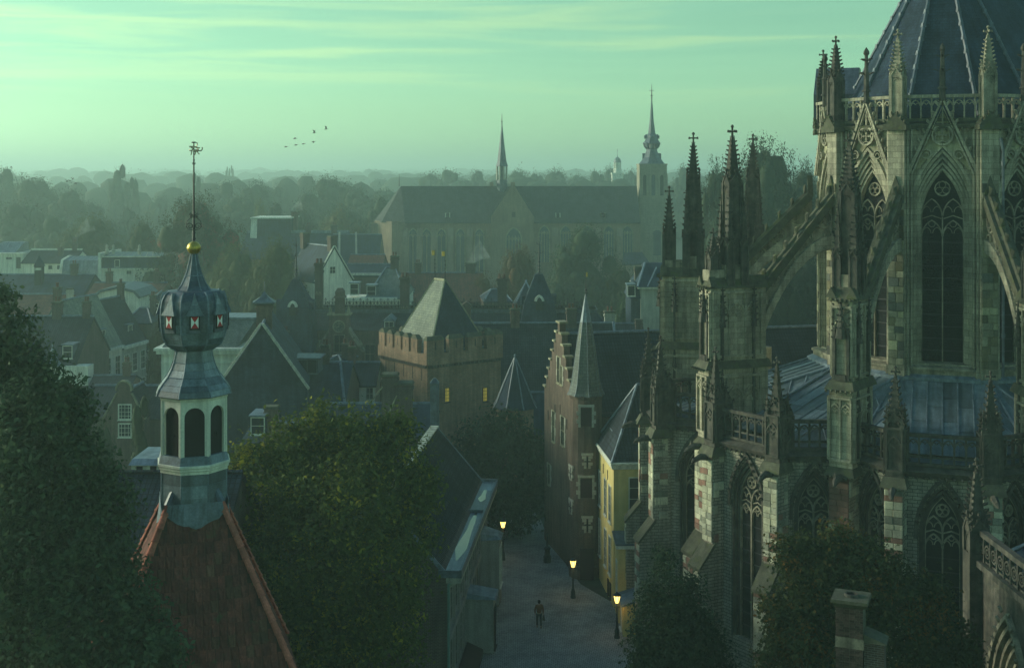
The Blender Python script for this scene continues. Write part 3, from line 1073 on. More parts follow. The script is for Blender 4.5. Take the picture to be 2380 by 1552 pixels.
# outer ring
RC = {0: 18.2, 1: 19.0, 2: 20.0, -1: 18.2}
CHAPELS = [(2, 80.0, 51.0, 64.0 + 9, 64.0 - 3.5), (1, 51.0, 18.0, 43.6, 28.4), (0, 18.0, -18.0, 7.7, -7.7), (-1, -18.0, -54.0, -28.3, -43.7)]
PIER_R = {80.0: (14.9, 19.4), 51.0: (14.5, 18.6), 18.0: (15.0, 17.9), -18.0: (14.9, 17.9), -54.0: (14.9, 17.9)}
flyer_web = {}
for th in TH:
    M = fr(th)
    r0, r1 = PIER_R[th]
    w = .70
    lo = MB(M)
    lo.box(-.6, .6, -r1 - .15, -r0 + 2.2, 0, 13.8)
    lo.hexa([(-.6, -r1 - 1.0, 0), (.6, -r1 - 1.0, 0), (.6, -r1, 0), (-.6, -r1, 0), (-.6, -r1 - 1.0, 7.0), (.6, -r1 - 1.0, 7.0), (.6, -r1, 8.3), (-.6, -r1, 8.3)])
    but = lo.build('buttress', STONE_WALL, CHOIR)
    if th > -20:
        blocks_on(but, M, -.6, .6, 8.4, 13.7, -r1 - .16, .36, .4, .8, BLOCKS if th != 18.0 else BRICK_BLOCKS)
        blocks_on(but, M, -.6, .6, 2.5, 6.9, -r1 - 1.01, .42, .4, .8, BLOCKS)
        if th >= 18:
            blocks_on(but, side(M), -r1 - .1, -r1 + 1.2, 8.4, 13.7, -.61, .42, .3, .7, BLOCKS, .45)
    so = MB(M)
    so.hexa([(-.72, -r1 - 1.12, 6.9), (.72, -r1 - 1.12, 6.9), (.72, -r1, 8.2), (-.72, -r1, 8.2), (-.72, -r1 - 1.12, 7.08), (.72, -r1 - 1.12, 7.08), (.72, -r1, 8.45), (-.72, -r1, 8.45)])
    so.build('set_off', STONE_MOSS, CHOIR)
    st = MB(M)
    st.box(-w, w, -r1 + .1, -r0 + .3, 14.1, 18.7)
    blind_panel(st, -w + .06, w - .06, 14.6, 18.2, -r1 + .1, 2)
    st.M = side(M)
    blind_panel(st, -r1 + .2, -r0 - .3, 14.6, 18.2, -w, 3)
    st.M = side(M, False)
    blind_panel(st, r0 + .3, r1 - .2, 14.6, 18.2, -w, 3)
    st.M = M
    r1b = r1 - .3
    st.box(-w + .08, w - .08, -r1b, -r0 + .2, 19.1, 23.8)
    blind_panel(st, -w + .12, w - .12, 19.4, 23.4, -r1b, 1)
    st.M = side(M)
    blind_panel(st, -r1b + .15, -r0 - .2, 19.4, 23.5, -w + .08, 3)
    st.M = side(M, False)
    blind_panel(st, r0 + .2, r1b - .15, 19.4, 23.5, -w + .08, 3)
    st.build('outer_pier', STONE, CHOIR)
    for sd in (True, False):
        cv = MB(side(M, sd))
        sgn = 1 if sd else -1
        for f_ in (.2, .8):
            yq = -sgn * (r0 + (r1b - r0) * f_)
            cv.box(yq - .07, yq + .07, -w - .12, -w + .1, 19.2, 23.3)
            cv.frus(yq, -w - .1, 21.3, 21.9, .2, .12, 6)
            cv.frus(yq, -w - .1, 21.9, 23.9, .15, .02, 6)
            crockets(cv, (yq - .15, -w - .15, 21.5), (yq, -w - .1, 23.8), 6, (-1, -.4, .2), .1)
            crockets(cv, (yq + .15, -w - .15, 21.5), (yq, -w - .1, 23.8), 6, (1, -.4, .2), .1)
            cv.box(yq - .09, yq + .09, -w - .1, -w + .1, 14.4, 18.3)
            cv.frus(yq, -w - .06, 17.4, 18.9, .14, .02, 6)
        cv.build('side_canopy', STONE_DARK, CHOIR)
    nc = MB(M)                                      # canopied niche on the outer face
    nc.box(-.3, .3, -r1b - .25, -r1b, 19.15, 19.5)
    nc.frus(0, -r1b - .18, 21.6, 22.3, .3, .2, 6)
    nc.frus(0, -r1b - .18, 22.3, 23.9, .2, .03, 6)
    for a in range(3):
        crockets(nc, (.2 * (a - 1), -r1b - .3, 22.0), (0, -r1b - .2, 23.8), 5, (a - 1, -1, .2), .11)
    for s in (-1, 1):
        nc.box(s * .42 - .08, s * .42 + .08, -r1b - .22, -r1b, 19.2, 22.2)
        crockets(nc, (s * .45, -r1b - .15, 21.4), (s * .4, -r1b - .15, 23.7), 6, (s, -.6, .2), .1)
    nc.build('niche_canopy', STONE_DARK, CHOIR)
    for (zz, q, rr) in ((13.75, .22, r1), (18.65, .2, r1)):
        le = MB(M)
        le.hexa([(-w - q, -rr - q, zz), (w + q, -rr - q, zz), (w + q, -r0 + .5, zz), (-w - q, -r0 + .5, zz),
                 (-w + .02, -rr + .12, zz + .5), (w - .02, -rr + .12, zz + .5), (w - .02, -r0 + .4, zz + .5), (-w + .02, -r0 + .4, zz + .5)])
        crockets(le, (-w - q, -rr - q, zz), (w + q, -rr - q, zz), 6, (0, -1, -.3), .14)
        le.build('ledge', STONE_MOSS, CHOIR)
    le = MB(M)
    le.hexa([(-w - .1, -r1b - .2, 23.75), (w + .1, -r1b - .2, 23.75), (w + .1, -r0 + .3, 23.75), (-w - .1, -r0 + .3, 23.75),
             (-w + .3, -r1b + .3, 24.5), (w - .3, -r1b + .3, 24.5), (w - .3, -r0 + .2, 24.5), (-w + .3, -r0 + .2, 24.5)])
    for s in (-1, 1):
        le.prism_y([(s * w * .9 - .32, 23.9), (s * w * .9 + .32, 23.9), (s * w * .9, 24.5)], -r1b - .15, -r1b + .3)
    crockets(le, (-w, -r1b - .2, 23.8), (w, -r1b - .2, 23.8), 5, (0, -1, 0), .15)
    le.build('sloped_cap', STONE_MOSS, CHOIR)
    # gargoyle below the ledge
    ga = MB(M)
    ga.tube([(.1, -r1, 13.7), (.1, -r1 - .6, 13.75), (.15, -r1 - 1.1, 13.6), (.2, -r1 - 1.35, 13.45)], [.2, .22, .17, .06], 6)
    ga.frus(.02, -r1 - .75, 13.8, 14.1, .12, .04, 5)
    ga.build('gargoyle', STONE_DARK, CHOIR)
    # flying buttress
    fb = MB(M)
    ri, ro = RM + .45, r0 + .25
    zi, zo = 30.0, 23.5
    n = 9
    under = []
    for k in range(n + 1):
        t = k / n
        a = t * math.pi / 2
        under.append((-(ri + (ro - ri) * math.cos(a)), 19.2 + (26.2 - 19.2) * math.sin(a) ** 1.65))
    ring_ = [(y, z) for y, z in under]
    ring_o = [(y + (-.1 if k < 4 else 0), z + .8) for k, (y, z) in enumerate(under)]
    for k in range(n):
        a, c, d_, e_ = ring_[k], ring_[k + 1], ring_o[k + 1], ring_o[k]
        fb.hexa([(-.38, a[0], a[1]), (.38, a[0], a[1]), (.38, c[0], c[1]), (-.38, c[0], c[1]), (-.38, e_[0], e_[1]), (.38, e_[0], e_[1]), (.38, d_[0], d_[1]), (-.38, d_[0], d_[1])])
        fb.hexa([(-.2, a[0], a[1] - .13), (.2, a[0], a[1] - .13), (.2, c[0], c[1] - .13), (-.2, c[0], c[1] - .13), (-.2, e_[0], e_[1]), (.2, e_[0], e_[1]), (.2, d_[0], d_[1]), (-.2, d_[0], d_[1])])
    fly = fb.build('flying_buttress', STONE, CHOIR)
    cp = MB(M)
    cp.hexa([(-.42, -ro, zo - .75), (.42, -ro, zo - .75), (.42, -ri, zi - .75), (-.42, -ri, zi - .75), (-.42, -ro, zo), (.42, -ro, zo), (.42, -ri, zi), (-.42, -ri, zi)])
    cp.hexa([(-.2, -ro, zo), (.2, -ro, zo), (.2, -ri, zi), (-.2, -ri, zi), (-.1, -ro, zo + .22), (.1, -ro, zo + .22), (.1, -ri, zi + .22), (-.1, -ri, zi + .22)])
    crockets(cp, (0, -ro + .3, zo + .35), (0, -ri, zi + .15), 7, (0, -.4, 1), .3)
    cp.prism_y([(-.5, zi - .6), (.5, zi - .6), (0, zi + .9)], -ri - .3, -ri + .05)
    cp.build('coping', STONE_MOSS, fly)
    wb = MB(M)
    pts = [(y, z + .5) for y, z in under] + [(-ri, zi - .4), (-ro, zo - .4)]
    wb.prism_x(pts, -.12, .12)
    wb.build('web', STONE_CARVED, fly)
    tr = MB(side(M))
    for s_, yy in ((1, -.26), (-1, .14)):
        for (cy_, cz_, cr_) in ((-ri - .95, 28.05, .62), (-ri - 2.35, 26.75, .58), (-ri - 3.6, 25.35, .5), (-ri - 4.6, 24.05, .36), (-ri - 1.7, 27.9, .22), (-ri - .6, 27.0, .3)):
            tr.sweep(circle(cy_, cz_, cr_, 12), .1, yy, yy + .13, closed=True)
            if cr_ > .33:
                for q in range(3):
                    a = R(90 + 120 * q)
                    tr.sweep(circle(cy_ + cr_ * .42 * math.cos(a), cz_ + cr_ * .42 * math.sin(a), cr_ * .4, 7), .06, yy + .01, yy + .12, closed=True)
    tr.build('flyer_tracery', STONE_LIGHT if th > 60 else STONE_CARVED, fly)
    # pinnacles standing on the pier
    p = MB(M)
    if th == 80.0:
        pinnacle(p, 0, -r1 + .75, 24.0, 26.6, 30.2, .75, 8, .1)
        p.build('pinnacle', STONE_DARK, CHOIR)
        p = MB(M)
        cluster(p, 0, -16.95, 23.9, 29.0, 34.0, .8)
    elif th == 51.0:
        pinnacle(p, 0, -r1 + .8, 23.9, 25.6, 27.6, .6, 5, .09)
        p.build('pinnacle', STONE_DARK, CHOIR)
        p = MB(M)
        cluster(p, 0, -16.4, 23.9, 28.8, 34.2, .82)
    else:
        cluster(p, 0, -16.5, 23.9, 28.4, 33.4 if th == 18.0 else 32, .8)
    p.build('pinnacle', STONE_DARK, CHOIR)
    pb = MB(M)
    pb.box(-.5, .5, -17.2 if th != 80 else -17.7, -15.7, 24.3, 25.2)
    if th > 40:
        pb.box(-.45, .45, -r1 + .3, -15.6, 24.2, 24.9)
    pb.build('pinnacle_base', STONE_CARVED, CHOIR)

# the pier behind, beside the straight choir
M = Matrix.Translation((px(1750, 97) - CC.x, 97 - CC.y, 0)) @ Matrix.Rotation(-R(A0), 4, 'Z')
b = MB(M)
b.box(-.6, .6, -.7, .7, 0, 24.0)
blind_panel(b, -.5, .5, 18.5, 23.4, -.7, 2)
b.frus(.9, .2, 0, 17.4, .55, .5, 8)
b.build('outer_pier', STONE, CHOIR)
b = MB(M)
cluster(b, 0, 0, 23.9, 28.9, 34.2, .8)
b.build('pinnacle', STONE_DARK, CHOIR)

for (j, t0, t1, c0, c1) in CHAPELS:
    rc = RC[j]
    r_ = 16.2
    V = [pol(t0, r_), pol(c0, rc), pol(c1, rc), pol(t1, r_)]
    for k in range(3):
        M, hb = face_frame(V[k], V[k + 1])
        b = MB(M)
        hw = min(1.22, hb - .75)
        if hw > .4:
            ap = arch(hw, 11.2, 2.6 if hw > 1 else 2.2, 8)
            wall_with_arch(b, -hb, hb, 0, 14.6, ap, 3.0, 0, .35)
            mo = MB(M)
            for (q, w_, y0, y1) in ((1.16, .2, -.16, .04), (1.02, .16, .0, .4), (.9, .13, .15, .5), (.8, .12, .3, .6)):
                mo.sweep([(-hw * q, 3.0 if q < 1.1 else 10.9)] + arch(hw * q, 11.2, 2.6 * q, 8) + [(hw * q, 3.0 if q < 1.1 else 10.9)], w_, y0, y1)
            if k == 1 or j == 1:
                for s in (-1, 1):
                    crockets(mo, (s * hw * 1.1, -.16, 11.6), (s * .15, -.16, 14.2), 7, (s, -.6, .4), .14)
            mo.build('arch_moulding', STONE_DARK, CHOIR)
            traceried_window(M, hw * .76, 3.0, 11.2, 2.0 if hw > 1 else 1.7, .5, CHOIR, mull=.09)
        else:
            b.poly([(-hb, 0, 0), (hb, 0, 0), (hb, 0, 14.6), (-hb, 0, 14.6)])
        wl_ = b.build('chapel_wall', STONE_WALL, CHOIR)
        co = MB(M)
        co.hexa([(-hb - .1, -.2, 14.3), (hb + .1, -.2, 14.3), (hb + .1, .3, 14.3), (-hb - .1, .3, 14.3), (-hb - .18, -.45, 14.65), (hb + .18, -.45, 14.65), (hb + .1, .3, 14.95), (-hb - .1, .3, 14.95)])
        crockets(co, (-hb, -.25, 14.35), (hb, -.25, 14.35), max(3, int(hb * 5)), (0, -1, -.2), .13)
        co.build('cornice', STONE_DARK, CHOIR)
        ba = MB(M)
        n = max(3, int(round(2 * hb / .62)))
        sw = 2 * hb / n
        for q in range(n):
            x = -hb + (q + .5) * sw
            ba.box(x - sw / 2 - .05, x - sw / 2 + .05, .0, .16, 14.9, 16.5)
            ba.sweep(arch(sw * .42, 16.05, .3, 4, x), .07, .02, .14)
            for s in (-1, 1):
                ba.sweep(arch(sw * .17, 16.1, .12, 2, x + s * sw * .2), .05, .03, .12)
            ba.box(x - sw / 2, x + sw / 2, .04, .12, 15.35, 15.45)
        ba.box(-hb, hb, -.08, .24, 16.48, 16.68)
        ba.box(-hb, hb, -.05, .2, 14.9, 15.05)
        ba.build('balustrade', STONE_DARK, CHOIR)
        bk = MB(M)
        bk.hexa([(-hb, .5, 14.2), (hb, .5, 14.2), (hb, 1.1, 14.2), (-hb, 1.1, 14.2), (-hb, .5, 14.9), (hb, .5, 14.9), (hb, 1.1, 15.1), (-hb, 1.1, 15.1)])
        bk.build('roof_gutter', LEAD_DARK, CHOIR)
    for th in (c0, c1):
        M = fr(th)
        b = MB(M)
        b.box(-.5, .5, -rc - .75, -rc + .4, 0, 13.9)
        b.hexa([(-.5, -rc - 1.7, 0), (.5, -rc - 1.7, 0), (.5, -rc, 0), (-.5, -rc, 0), (-.5, -rc - 1.7, 7.0), (.5, -rc - 1.7, 7.0), (.5, -rc - .6, 8.4), (-.5, -rc - .6, 8.4)])
        bt = b.build('buttress', STONE_WALL, CHOIR)
        if j >= 0:
            blocks_on(bt, M, -.5, .5, 8.5, 13.7, -rc - .76, .36, .35, .6, BLOCKS)
            blocks_on(bt, M, -.5, .5, 3.0, 6.9, -rc - 1.71, .4, .35, .6, BLOCKS)
            blocks_on(bt, side(M), -rc - .7, -rc + .2, 8.5, 13.7, -.51, .42, .3, .6, BLOCKS, .4)
        so = MB(M)
        so.hexa([(-.62, -rc - 1.82, 6.9), (.62, -rc - 1.82, 6.9), (.62, -rc - .6, 8.25), (-.62, -rc - .6, 8.25), (-.62, -rc - 1.82, 7.08), (.62, -rc - 1.82, 7.08), (.62, -rc - .6, 8.55), (-.62, -rc - .6, 8.55)])
        so.build('set_off', STONE_MOSS, CHOIR)
        so = MB(M)
        so.hexa([(-.75, -rc - 1.0, 13.75), (.75, -rc - 1.0, 13.75), (.75, -rc + .5, 13.75), (-.75, -rc + .5, 13.75), (-.58, -rc - .7, 14.3), (.58, -rc - .7, 14.3), (.58, -rc + .5, 14.3), (-.58, -rc + .5, 14.3)])
        so.build('ledge', STONE_MOSS, CHOIR)
        ga = MB(M)
        ga.tube([(0, -rc - .6, 13.6), (0, -rc - 1.3, 13.7), (.05, -rc - 1.8, 13.55), (.1, -rc - 2.0, 13.4)], [.19, .21, .16, .05], 6)
        ga.build('gargoyle', STONE_DARK, CHOIR)
        p = MB(M)
        yc = -rc - .1
        p.box(-.5, .5, yc - .5, yc + .9, 14.2, 17.0)
        p.prism_x([(yc + .3, 17.0), (yc + .95, 16.2), (yc + .95, 17.0), (yc + .35, 17.9)], -.45, .45)
        blind_panel(p, -.42, .42, 14.6, 17.0, yc - .5, 1, .1, .1)
        p.M = side(M)
        blind_panel(p, yc - .4, yc + .8, 14.6, 16.9, -.5, 1, .1, .1)
        p.M = side(M, False)
        blind_panel(p, -yc - .8, -yc + .4, 14.6, 16.9, -.5, 1, .1, .1)
        p.M = M
        pinnacle(p, 0, yc - .05, 16.6, 17.3, 20.4, .62, 6, .1)
        for sx in (-1, 1):
            for sy in (-.42, .42):
                pinnacle(p, sx * .42, yc + sy, 16.6, 17.0, 18.3, .24, 3, .07, False)
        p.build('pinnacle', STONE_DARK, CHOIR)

# lead roof over the ambulatory: sheets laid between standing seams
LS = {}
sheets = []
for (j, t0, t1, c0, c1) in CHAPELS:
    ri, zi = 8.5, 18.25
    re, ze, rp = RC[j] - 1.6, 15.2, 15.0
    a, b_, c, d_ = pol(t0, ri, zi), pol(t1, ri, zi), pol(c1, re, ze), pol(c0, re, ze)
    pa_, pb_ = pol(t0, rp, ze + .1), pol(t1, rp, ze + .1)
    facets = [[a, b_, c, d_], [a, d_, pa_, a], [b_, pb_, c, b_]]
    for f_i, q in enumerate(facets):
        under = MB()
        under.poly(q if f_i == 0 else q[:3])
        base = under.build('ambulatory_roof', LEAD_DARK, CHOIR)
        top0, top1 = (a, b_) if f_i == 0 else (q[0], q[0])
        bot0, bot1 = (d_, c) if f_i == 0 else ((pa_, d_) if f_i == 1 else (c, pb_))
        e = (bot1 - bot0)
        L = e.length
        nx = max(3, int(L / .82))
        u = e.normalized()
        up = (top0 + top1) / 2 - (bot0 + bot1) / 2
        v = (up - u * up.dot(u)).normalized()
        nn = u.cross(v)
        if nn.z < 0:
            nn = -nn
        # clip columns against the facet's sloping edges
        P2 = [((p_ - bot0).dot(u), (p_ - bot0).dot(v)) for p_ in (q if f_i == 0 else q[:3])]
        xs = [p_[0] for p_ in P2]
        x0, x1 = min(xs), max(xs)
        nx = max(3, int((x1 - x0) / .85))
        seam = MB()

        def span(x):
            hit = []
            for k in range(len(P2)):
                s_, t_ = P2[k], P2[(k + 1) % len(P2)]
                if abs(s_[0] - t_[0]) > 1e-6 and min(s_[0], t_[0]) - 1e-6 <= x <= max(s_[0], t_[0]) + 1e-6:
                    hit.append(s_[1] + (t_[1] - s_[1]) * (x - s_[0]) / (t_[0] - s_[0]))
            return (min(hit), max(hit)) if len(hit) > 1 else None

        def to3(x, y, h):
            return bot0 + u * x + v * y + nn * h
        for k in range(nx):
            xa, xb = x0 + (x1 - x0) * k / nx, x0 + (x1 - x0) * (k + 1) / nx
            sa, sb = span(xa + .02), span(xb - .02)
            if not sa or not sb:
                continue
            if k > 0:
                seam.tube([to3(xa, sa[0], .05), to3(xa, sa[1], .05)], .045, 5)
            nr = 3 if max(sa[1] - sa[0], sb[1] - sb[0]) > 4.5 else 2
            cuts = [0] + [(r + (.35 if k % 2 else 0)) / (nr + .35) for r in range(1, nr + (1 if k % 2 else 0))] + [1]
            for r in range(len(cuts) - 1):
                g0, g1 = cuts[r] + (0.004 if r else 0), cuts[r + 1]
                ya0, ya1 = sa[0] + (sa[1] - sa[0]) * g0, sa[0] + (sa[1] - sa[0]) * g1
                yb0, yb1 = sb[0] + (sb[1] - sb[0]) * g0, sb[0] + (sb[1] - sb[0]) * g1
                if max(ya1 - ya0, yb1 - yb0) < .15:
                    continue
                sh = MB()
                sh.slab([to3(xa + .03, ya0, .022 + .012), to3(xb - .03, yb0, .022 + .012), to3(xb - .03, yb1, .022), to3(xa + .03, ya1, .022)], .02)
                sh.build('lead_sheet', LEAD_ROOF, base)
        seam.build('standing_seams', LEAD, base)
    hp = MB()
    for p_, q_ in ((a, d_), (b_, c), (a, pa_)):
        hp.tube([p_ + Vector((0, 0, .06)), q_ + Vector((0, 0, .06))], .09, 6)
    hp.build('hip_lead', LEAD, CHOIR)
fl = MB()
for i in range(len(TH) - 1):
    M, hb = face_frame(pol(TH[i], RM), pol(TH[i + 1], RM))
    fl.M = M
    fl.hexa([(-hb - .2, -.75, 18.1), (hb + .2, -.75, 18.1), (hb, 0, 18.1), (-hb, 0, 18.1), (-hb - .2, -.75, 18.3), (hb + .2, -.75, 18.3), (hb, 0, 18.62), (-hb, 0, 18.62)])
fl.build('wall_flashing', LEAD, CHOIR)
flush_pieces()
# ------------------------------------------------------------------ red tiled roof with its lead turret, front left
TD = 45.0
TK = TD / F
TX = px(450.5, TD)
TUR = thing('turreted_house', 'steep red tiled roof carrying a lead covered octagonal turret with golden ball', 'house', (TX, TD, 0), R(16.0))


def tz(y):
    return EYE - (y - HY) * TK


def tr(q):
    return q * TK


# roof pyramid under the turret
za, slope, hmax = 21.25, 2.36, 8.8


RB = Matrix.Rotation(R(1.0), 4, 'Z')


def rp(h, sx, sy, lift=0.0):
    b_ = h / slope
    return RB @ Vector((sx * (b_ + lift), sy * (b_ + lift), za - h))


core = MB()
c0 = [rp(.9, *s) for s in ((-1, -1), (1, -1), (1, 1), (-1, 1))]
c1 = [rp(hmax, *s) for s in ((-1, -1), (1, -1), (1, 1), (-1, 1))]
core.hexa([tuple(p) for p in c1] + [tuple(p) for p in c0])
core.build('roof_boarding', mat('roof_boarding', (0.05, 0.025, 0.02)), TUR)
wl_ = MB()
b_ = hmax / slope - .35
wl_.box(-b_, b_, -b_, b_, 0, za - hmax + .3)
wl_.build('wall', BRICK, TUR)
# flat clay tiles laid in courses on the four slopes; the two slopes in view tile by tile
tm = MB()
tm.slab([(-.5, 0, -.03), (-.2, -.035, -.035), (.2, -.035, -.035), (.5, 0, -.03), (.5, 0, 1.12), (-.5, 0, 1.12)], .03)
TILE_ME = tm.mesh('roof_tile', TILE)
ang = math.atan(slope)
L = math.hypot(1, slope)
rows = []
step = 0.40
for side_i, (nx_, ny_) in enumerate(((0, -1), (1, 0), (-1, 0), (0, 1))):
    Mf = RB @ Matrix.Rotation(math.atan2(nx_, -ny_), 4, 'Z')
    h = 2.2
    row = 0
    restb = MB()
    cnt = 0
    while h < hmax - .1:
        h2 = min(h + step * slope / L, hmax)
        wrow = h / slope
        n = int(2 * wrow / .265)
        tw = (2 * wrow - .1) / max(1, n)
        for q in range(n):
            x = -wrow + .05 + (q + .5) * tw + (tw * .25 if row % 2 else -tw * .25)
            if abs(x) > wrow - .06:
                continue
            Mt = Mf @ Matrix.Translation((x + rnd.uniform(-.008, .008), -(h2 / slope) - .02 - rnd.uniform(0, .012), za - h2)) @ Matrix.Rotation(-(math.pi / 2 - ang) + rnd.uniform(-.012, .012), 4, 'X') @ Matrix.Diagonal((tw * .96, 1, step * (1.0 + rnd.uniform(-.02, .03)), 1))
            if side_i == 0 and row > 0 or (side_i == 0):
                cnt += 1
                if cnt <= 290:
                    inst(TILE_ME, 'roof_tile', TUR, Mt)
                    continue
            restb.M = Mt
            restb.add([tuple(v.co) for v in TILE_ME.vertices], [tuple(p.vertices) for p in TILE_ME.polygons])
        h = h2
        row += 1
    if restb.v:
        tag(restb.build('roof_tiles', TILE, TUR), kind='stuff')
# half round ridge tiles down the hips
rt = MB()
pts = []
for zz, q in ((0, 1.3), (.12, 1.12), (1.0, .96)):
    for k in range(7):
        a = math.pi * k / 6
        pts.append((.135 * q * math.cos(a), -.125 * q * math.sin(a), zz))
rt.add(pts, [(7 * j + k, 7 * j + k + 1, 7 * j + 8 + k, 7 * j + 7 + k) for k in range(6) for j in range(2)] + [(0, 1, 2, 3, 4, 5, 6)])
RT_ME = rt.mesh('ridge_tile', HIPTILE)
for sx, sy in ((-1, -1), (1, -1), (1, 1), (-1, 1)):
    h = 2.0
    while h < hmax - .05:
        h2 = h + .40
        p, q = rp(h2, sx, sy, .03), rp(h, sx, sy, .03)
        zc_ = (q - p).normalized()
        yo = (RB @ Vector((sx, sy, .45))).normalized()
        yc_ = -(yo - zc_ * yo.dot(zc_)).normalized()
        xc_ = yc_.cross(zc_)
        Mt = Matrix((xc_, yc_, zc_)).transposed().to_4x4()
        Mt.translation = p
        inst(RT_ME, 'ridge_tile', TUR, Mt @ Matrix.Diagonal((1, 1, (q - p).length * 1.08, 1)))
        h = h2

# turret, from the skirt upwards (apothems in photo units)
o8 = dict(n=8, apothem=True)
ap_ = lambda *pr: [(tr(r), tz(y)) for r, y in pr]
b = MB()
b.lathe(ap_((71, 1262), (71.5, 1083)), **o8)
b.build('lead_drum', LEAD, TUR)


def ring_faces(r0, y0, r1, y1, parent, m, name='lead_sheet', gap=.02, split=1, out=.02):
    """one lead sheet on each of the eight sides"""
    for k in range(8):
        Mk = Matrix.Rotation(2 * math.pi * k / 8, 4, 'Z')
        t = math.tan(math.pi / 8)
        a, c = tr(r0) + out, tr(r1) + out
        for s in range(split):
            u0, u1 = -1 + 2 * s / split, -1 + 2 * (s + 1) / split
            sh = MB(Mk)
            sh.slab([(u0 * a * t + gap, -a, tz(y0) + gap * .6), (u1 * a * t - gap, -a, tz(y0) + gap * .6), (u1 * c * t - gap, -c, tz(y1) - gap * .6), (u0 * c * t + gap, -c, tz(y1) - gap * .6)], .018)
            sh.build(name, m, parent)


for y0, y1 in ((1085, 1112), (1112, 1142), (1142, 1174), (1174, 1205), (1205, 1236)):
    ring_faces(71.5, y1, 71.5, y0, TUR, LEAD_ROOF)
fl_ = MB()
for k in range(8):
    fl_.M = Matrix.Rotation(2 * math.pi * (k + .5) / 8, 4, 'Z')
    fl_.tube([(0, -tr(78.5), tz(1240)), (0, -tr(78.5), tz(1084))], .028, 5)
fl_.build('lead_rolls', LEAD, TUR)
ap2 = MB()
for k in range(4):                                   # the apron dressed over the tiles
    ap2.M = RB @ Matrix.Rotation(math.pi / 2 * k, 4, 'Z')
    n = 10
    top = [(-.62 + 1.24 * i / n, -tr(72) - .03, tz(1225)) for i in range(n + 1)]
    for i in range(n):
        x0, x1 = -1.02 + 2.04 * i / n, -1.02 + 2.04 * (i + 1) / n

        def lowpt(x):
            h = 2.55 + .34 * (1 - abs(x) / 1.02) ** .5 - .15 * abs(x) + .03 * math.sin(9 * x)
            return (x, -h / slope - .09, za - h)
        a, c = lowpt(x0), lowpt(x1)
        ap2.slab([a, c, (c[0] * .93, -max(tr(72), (2.1) / slope) - .06, za - 2.1 + .1), (a[0] * .93, -max(tr(72), 2.1 / slope) - .06, za - 2.1 + .1)], .02)
ap2.build('lead_apron', LEAD, TUR)
for sx, sy in ((-1, -1), (1, -1), (1, 1), (-1, 1)):
    hc = MB()
    p, q = rp(2.1, sx, sy, .04), rp(1.05, sx, sy, .0)
    hc.tube([p, p.lerp(q, .6), q + Vector((-sx * .05, -sy * .05, .25))], [.16, .13, .02], 7)
    hc.build('lead_hip_cap', LEAD_DARK, TUR)
b = MB()
b.lathe(ap_((75, 1086), (75, 1080), (78, 1078), (78, 1073), (80.5, 1071), (80.5, 1066), (76, 1064)), **o8)
b.build('cornice', WHITE, TUR)
b = MB()
b.lathe(ap_((78.5, 1066), (73.5, 1046), (69, 1046)), **o8)
b.build('lead_sill', LEAD, TUR)
# belfry
bel = MB()
t8 = math.tan(math.pi / 8)
A_ = tr(72)
for k in range(8):
    bel.M = Matrix.Rotation(2 * math.pi * k / 8, 4, 'Z')
    hb = A_ * t8
    hw = tr(22.3)
    wall_with_arch(bel, -hb, hb, tz(1057), tz(912), round_arch(hw, tz(957.5), 10), tz(1056), -A_, -A_ + .12)
    bel.box(-hb - .02, -hb + .045, -A_ - .025, -A_ + .02, tz(1057), tz(914))
    bel.box(hb - .045, hb + .02, -A_ - .0251, -A_ + .02, tz(1057), tz(914))
bel.M = None
bel.lathe(ap_((74, 921), (77, 914), (80, 912), (80, 909)), **o8)
bl = bel.build('belfry_frame', WHITE, TUR)
for k in range(8):
    lv = MB(Matrix.Rotation(2 * math.pi * k / 8, 4, 'Z'))
    hw = tr(22.3)
    lv.poly([(-hw, -A_ + .1, tz(1057)), (hw, -A_ + .1, tz(1057))] + [(x, -A_ + .1, z) for x, z in reversed(round_arch(hw, tz(957.5), 10))])
    lo_ = lv.build('louvre_panel', LOUVRE, TUR)
    hn_ = MB(Matrix.Rotation(2 * math.pi * k / 8, 4, 'Z'))
    zc_ = tz(1000)
    hn_.sweep(circle(0, zc_, .07, 8), .015, -A_ + .075, -A_ + .095, closed=True)
    hn_.build('ring_handle', LOUVRE, lo_)
# flared roof below the bulb
flare = [(83, 912), (78.5, 899), (70, 887), (58, 871), (50, 855), (44.5, 838), (41, 822), (39.5, 812)]
b = MB()
b.lathe(ap_((80, 914), *flare), **o8)
b.build('lead_flare', LEAD_DARK, TUR)
for (r0, y0), (r1, y1) in zip(flare[::1], flare[1::1]):
    pass
for i0, i1 in ((0, 2), (2, 4), (4, 6)):
    for j_ in range(i0, i1):
        pass
for (i0, i1) in ((0, 1), (1, 2), (2, 3), (3, 4), (4, 5), (5, 7)):
    ring_faces(flare[i0][0], flare[i0][1], flare[i1][0], flare[i1][1], TUR, LEAD_ROOF, gap=.012 if i0 % 2 else .016, out=.012)
rl = MB()
for k in range(8):
    rl.M = Matrix.Rotation(2 * math.pi * (k + .5) / 8, 4, 'Z')
    c_ = 1 / math.cos(math.pi / 8)
    rl.tube([(0, -tr(r) * c_ - .01, tz(y)) for r, y in flare], .03, 5)
for r, y in ((58, 871), (44.5, 838)):
    rl.M = None
    rl.tube([(tr(r) * 1.09 * math.sin(2 * math.pi * (k + .5) / 8), -tr(r) * 1.09 * math.cos(2 * math.pi * (k + .5) / 8), tz(y)) for k in range(8)], .022, 5, closed=True)
rl.build('lead_rolls', LEAD, TUR)
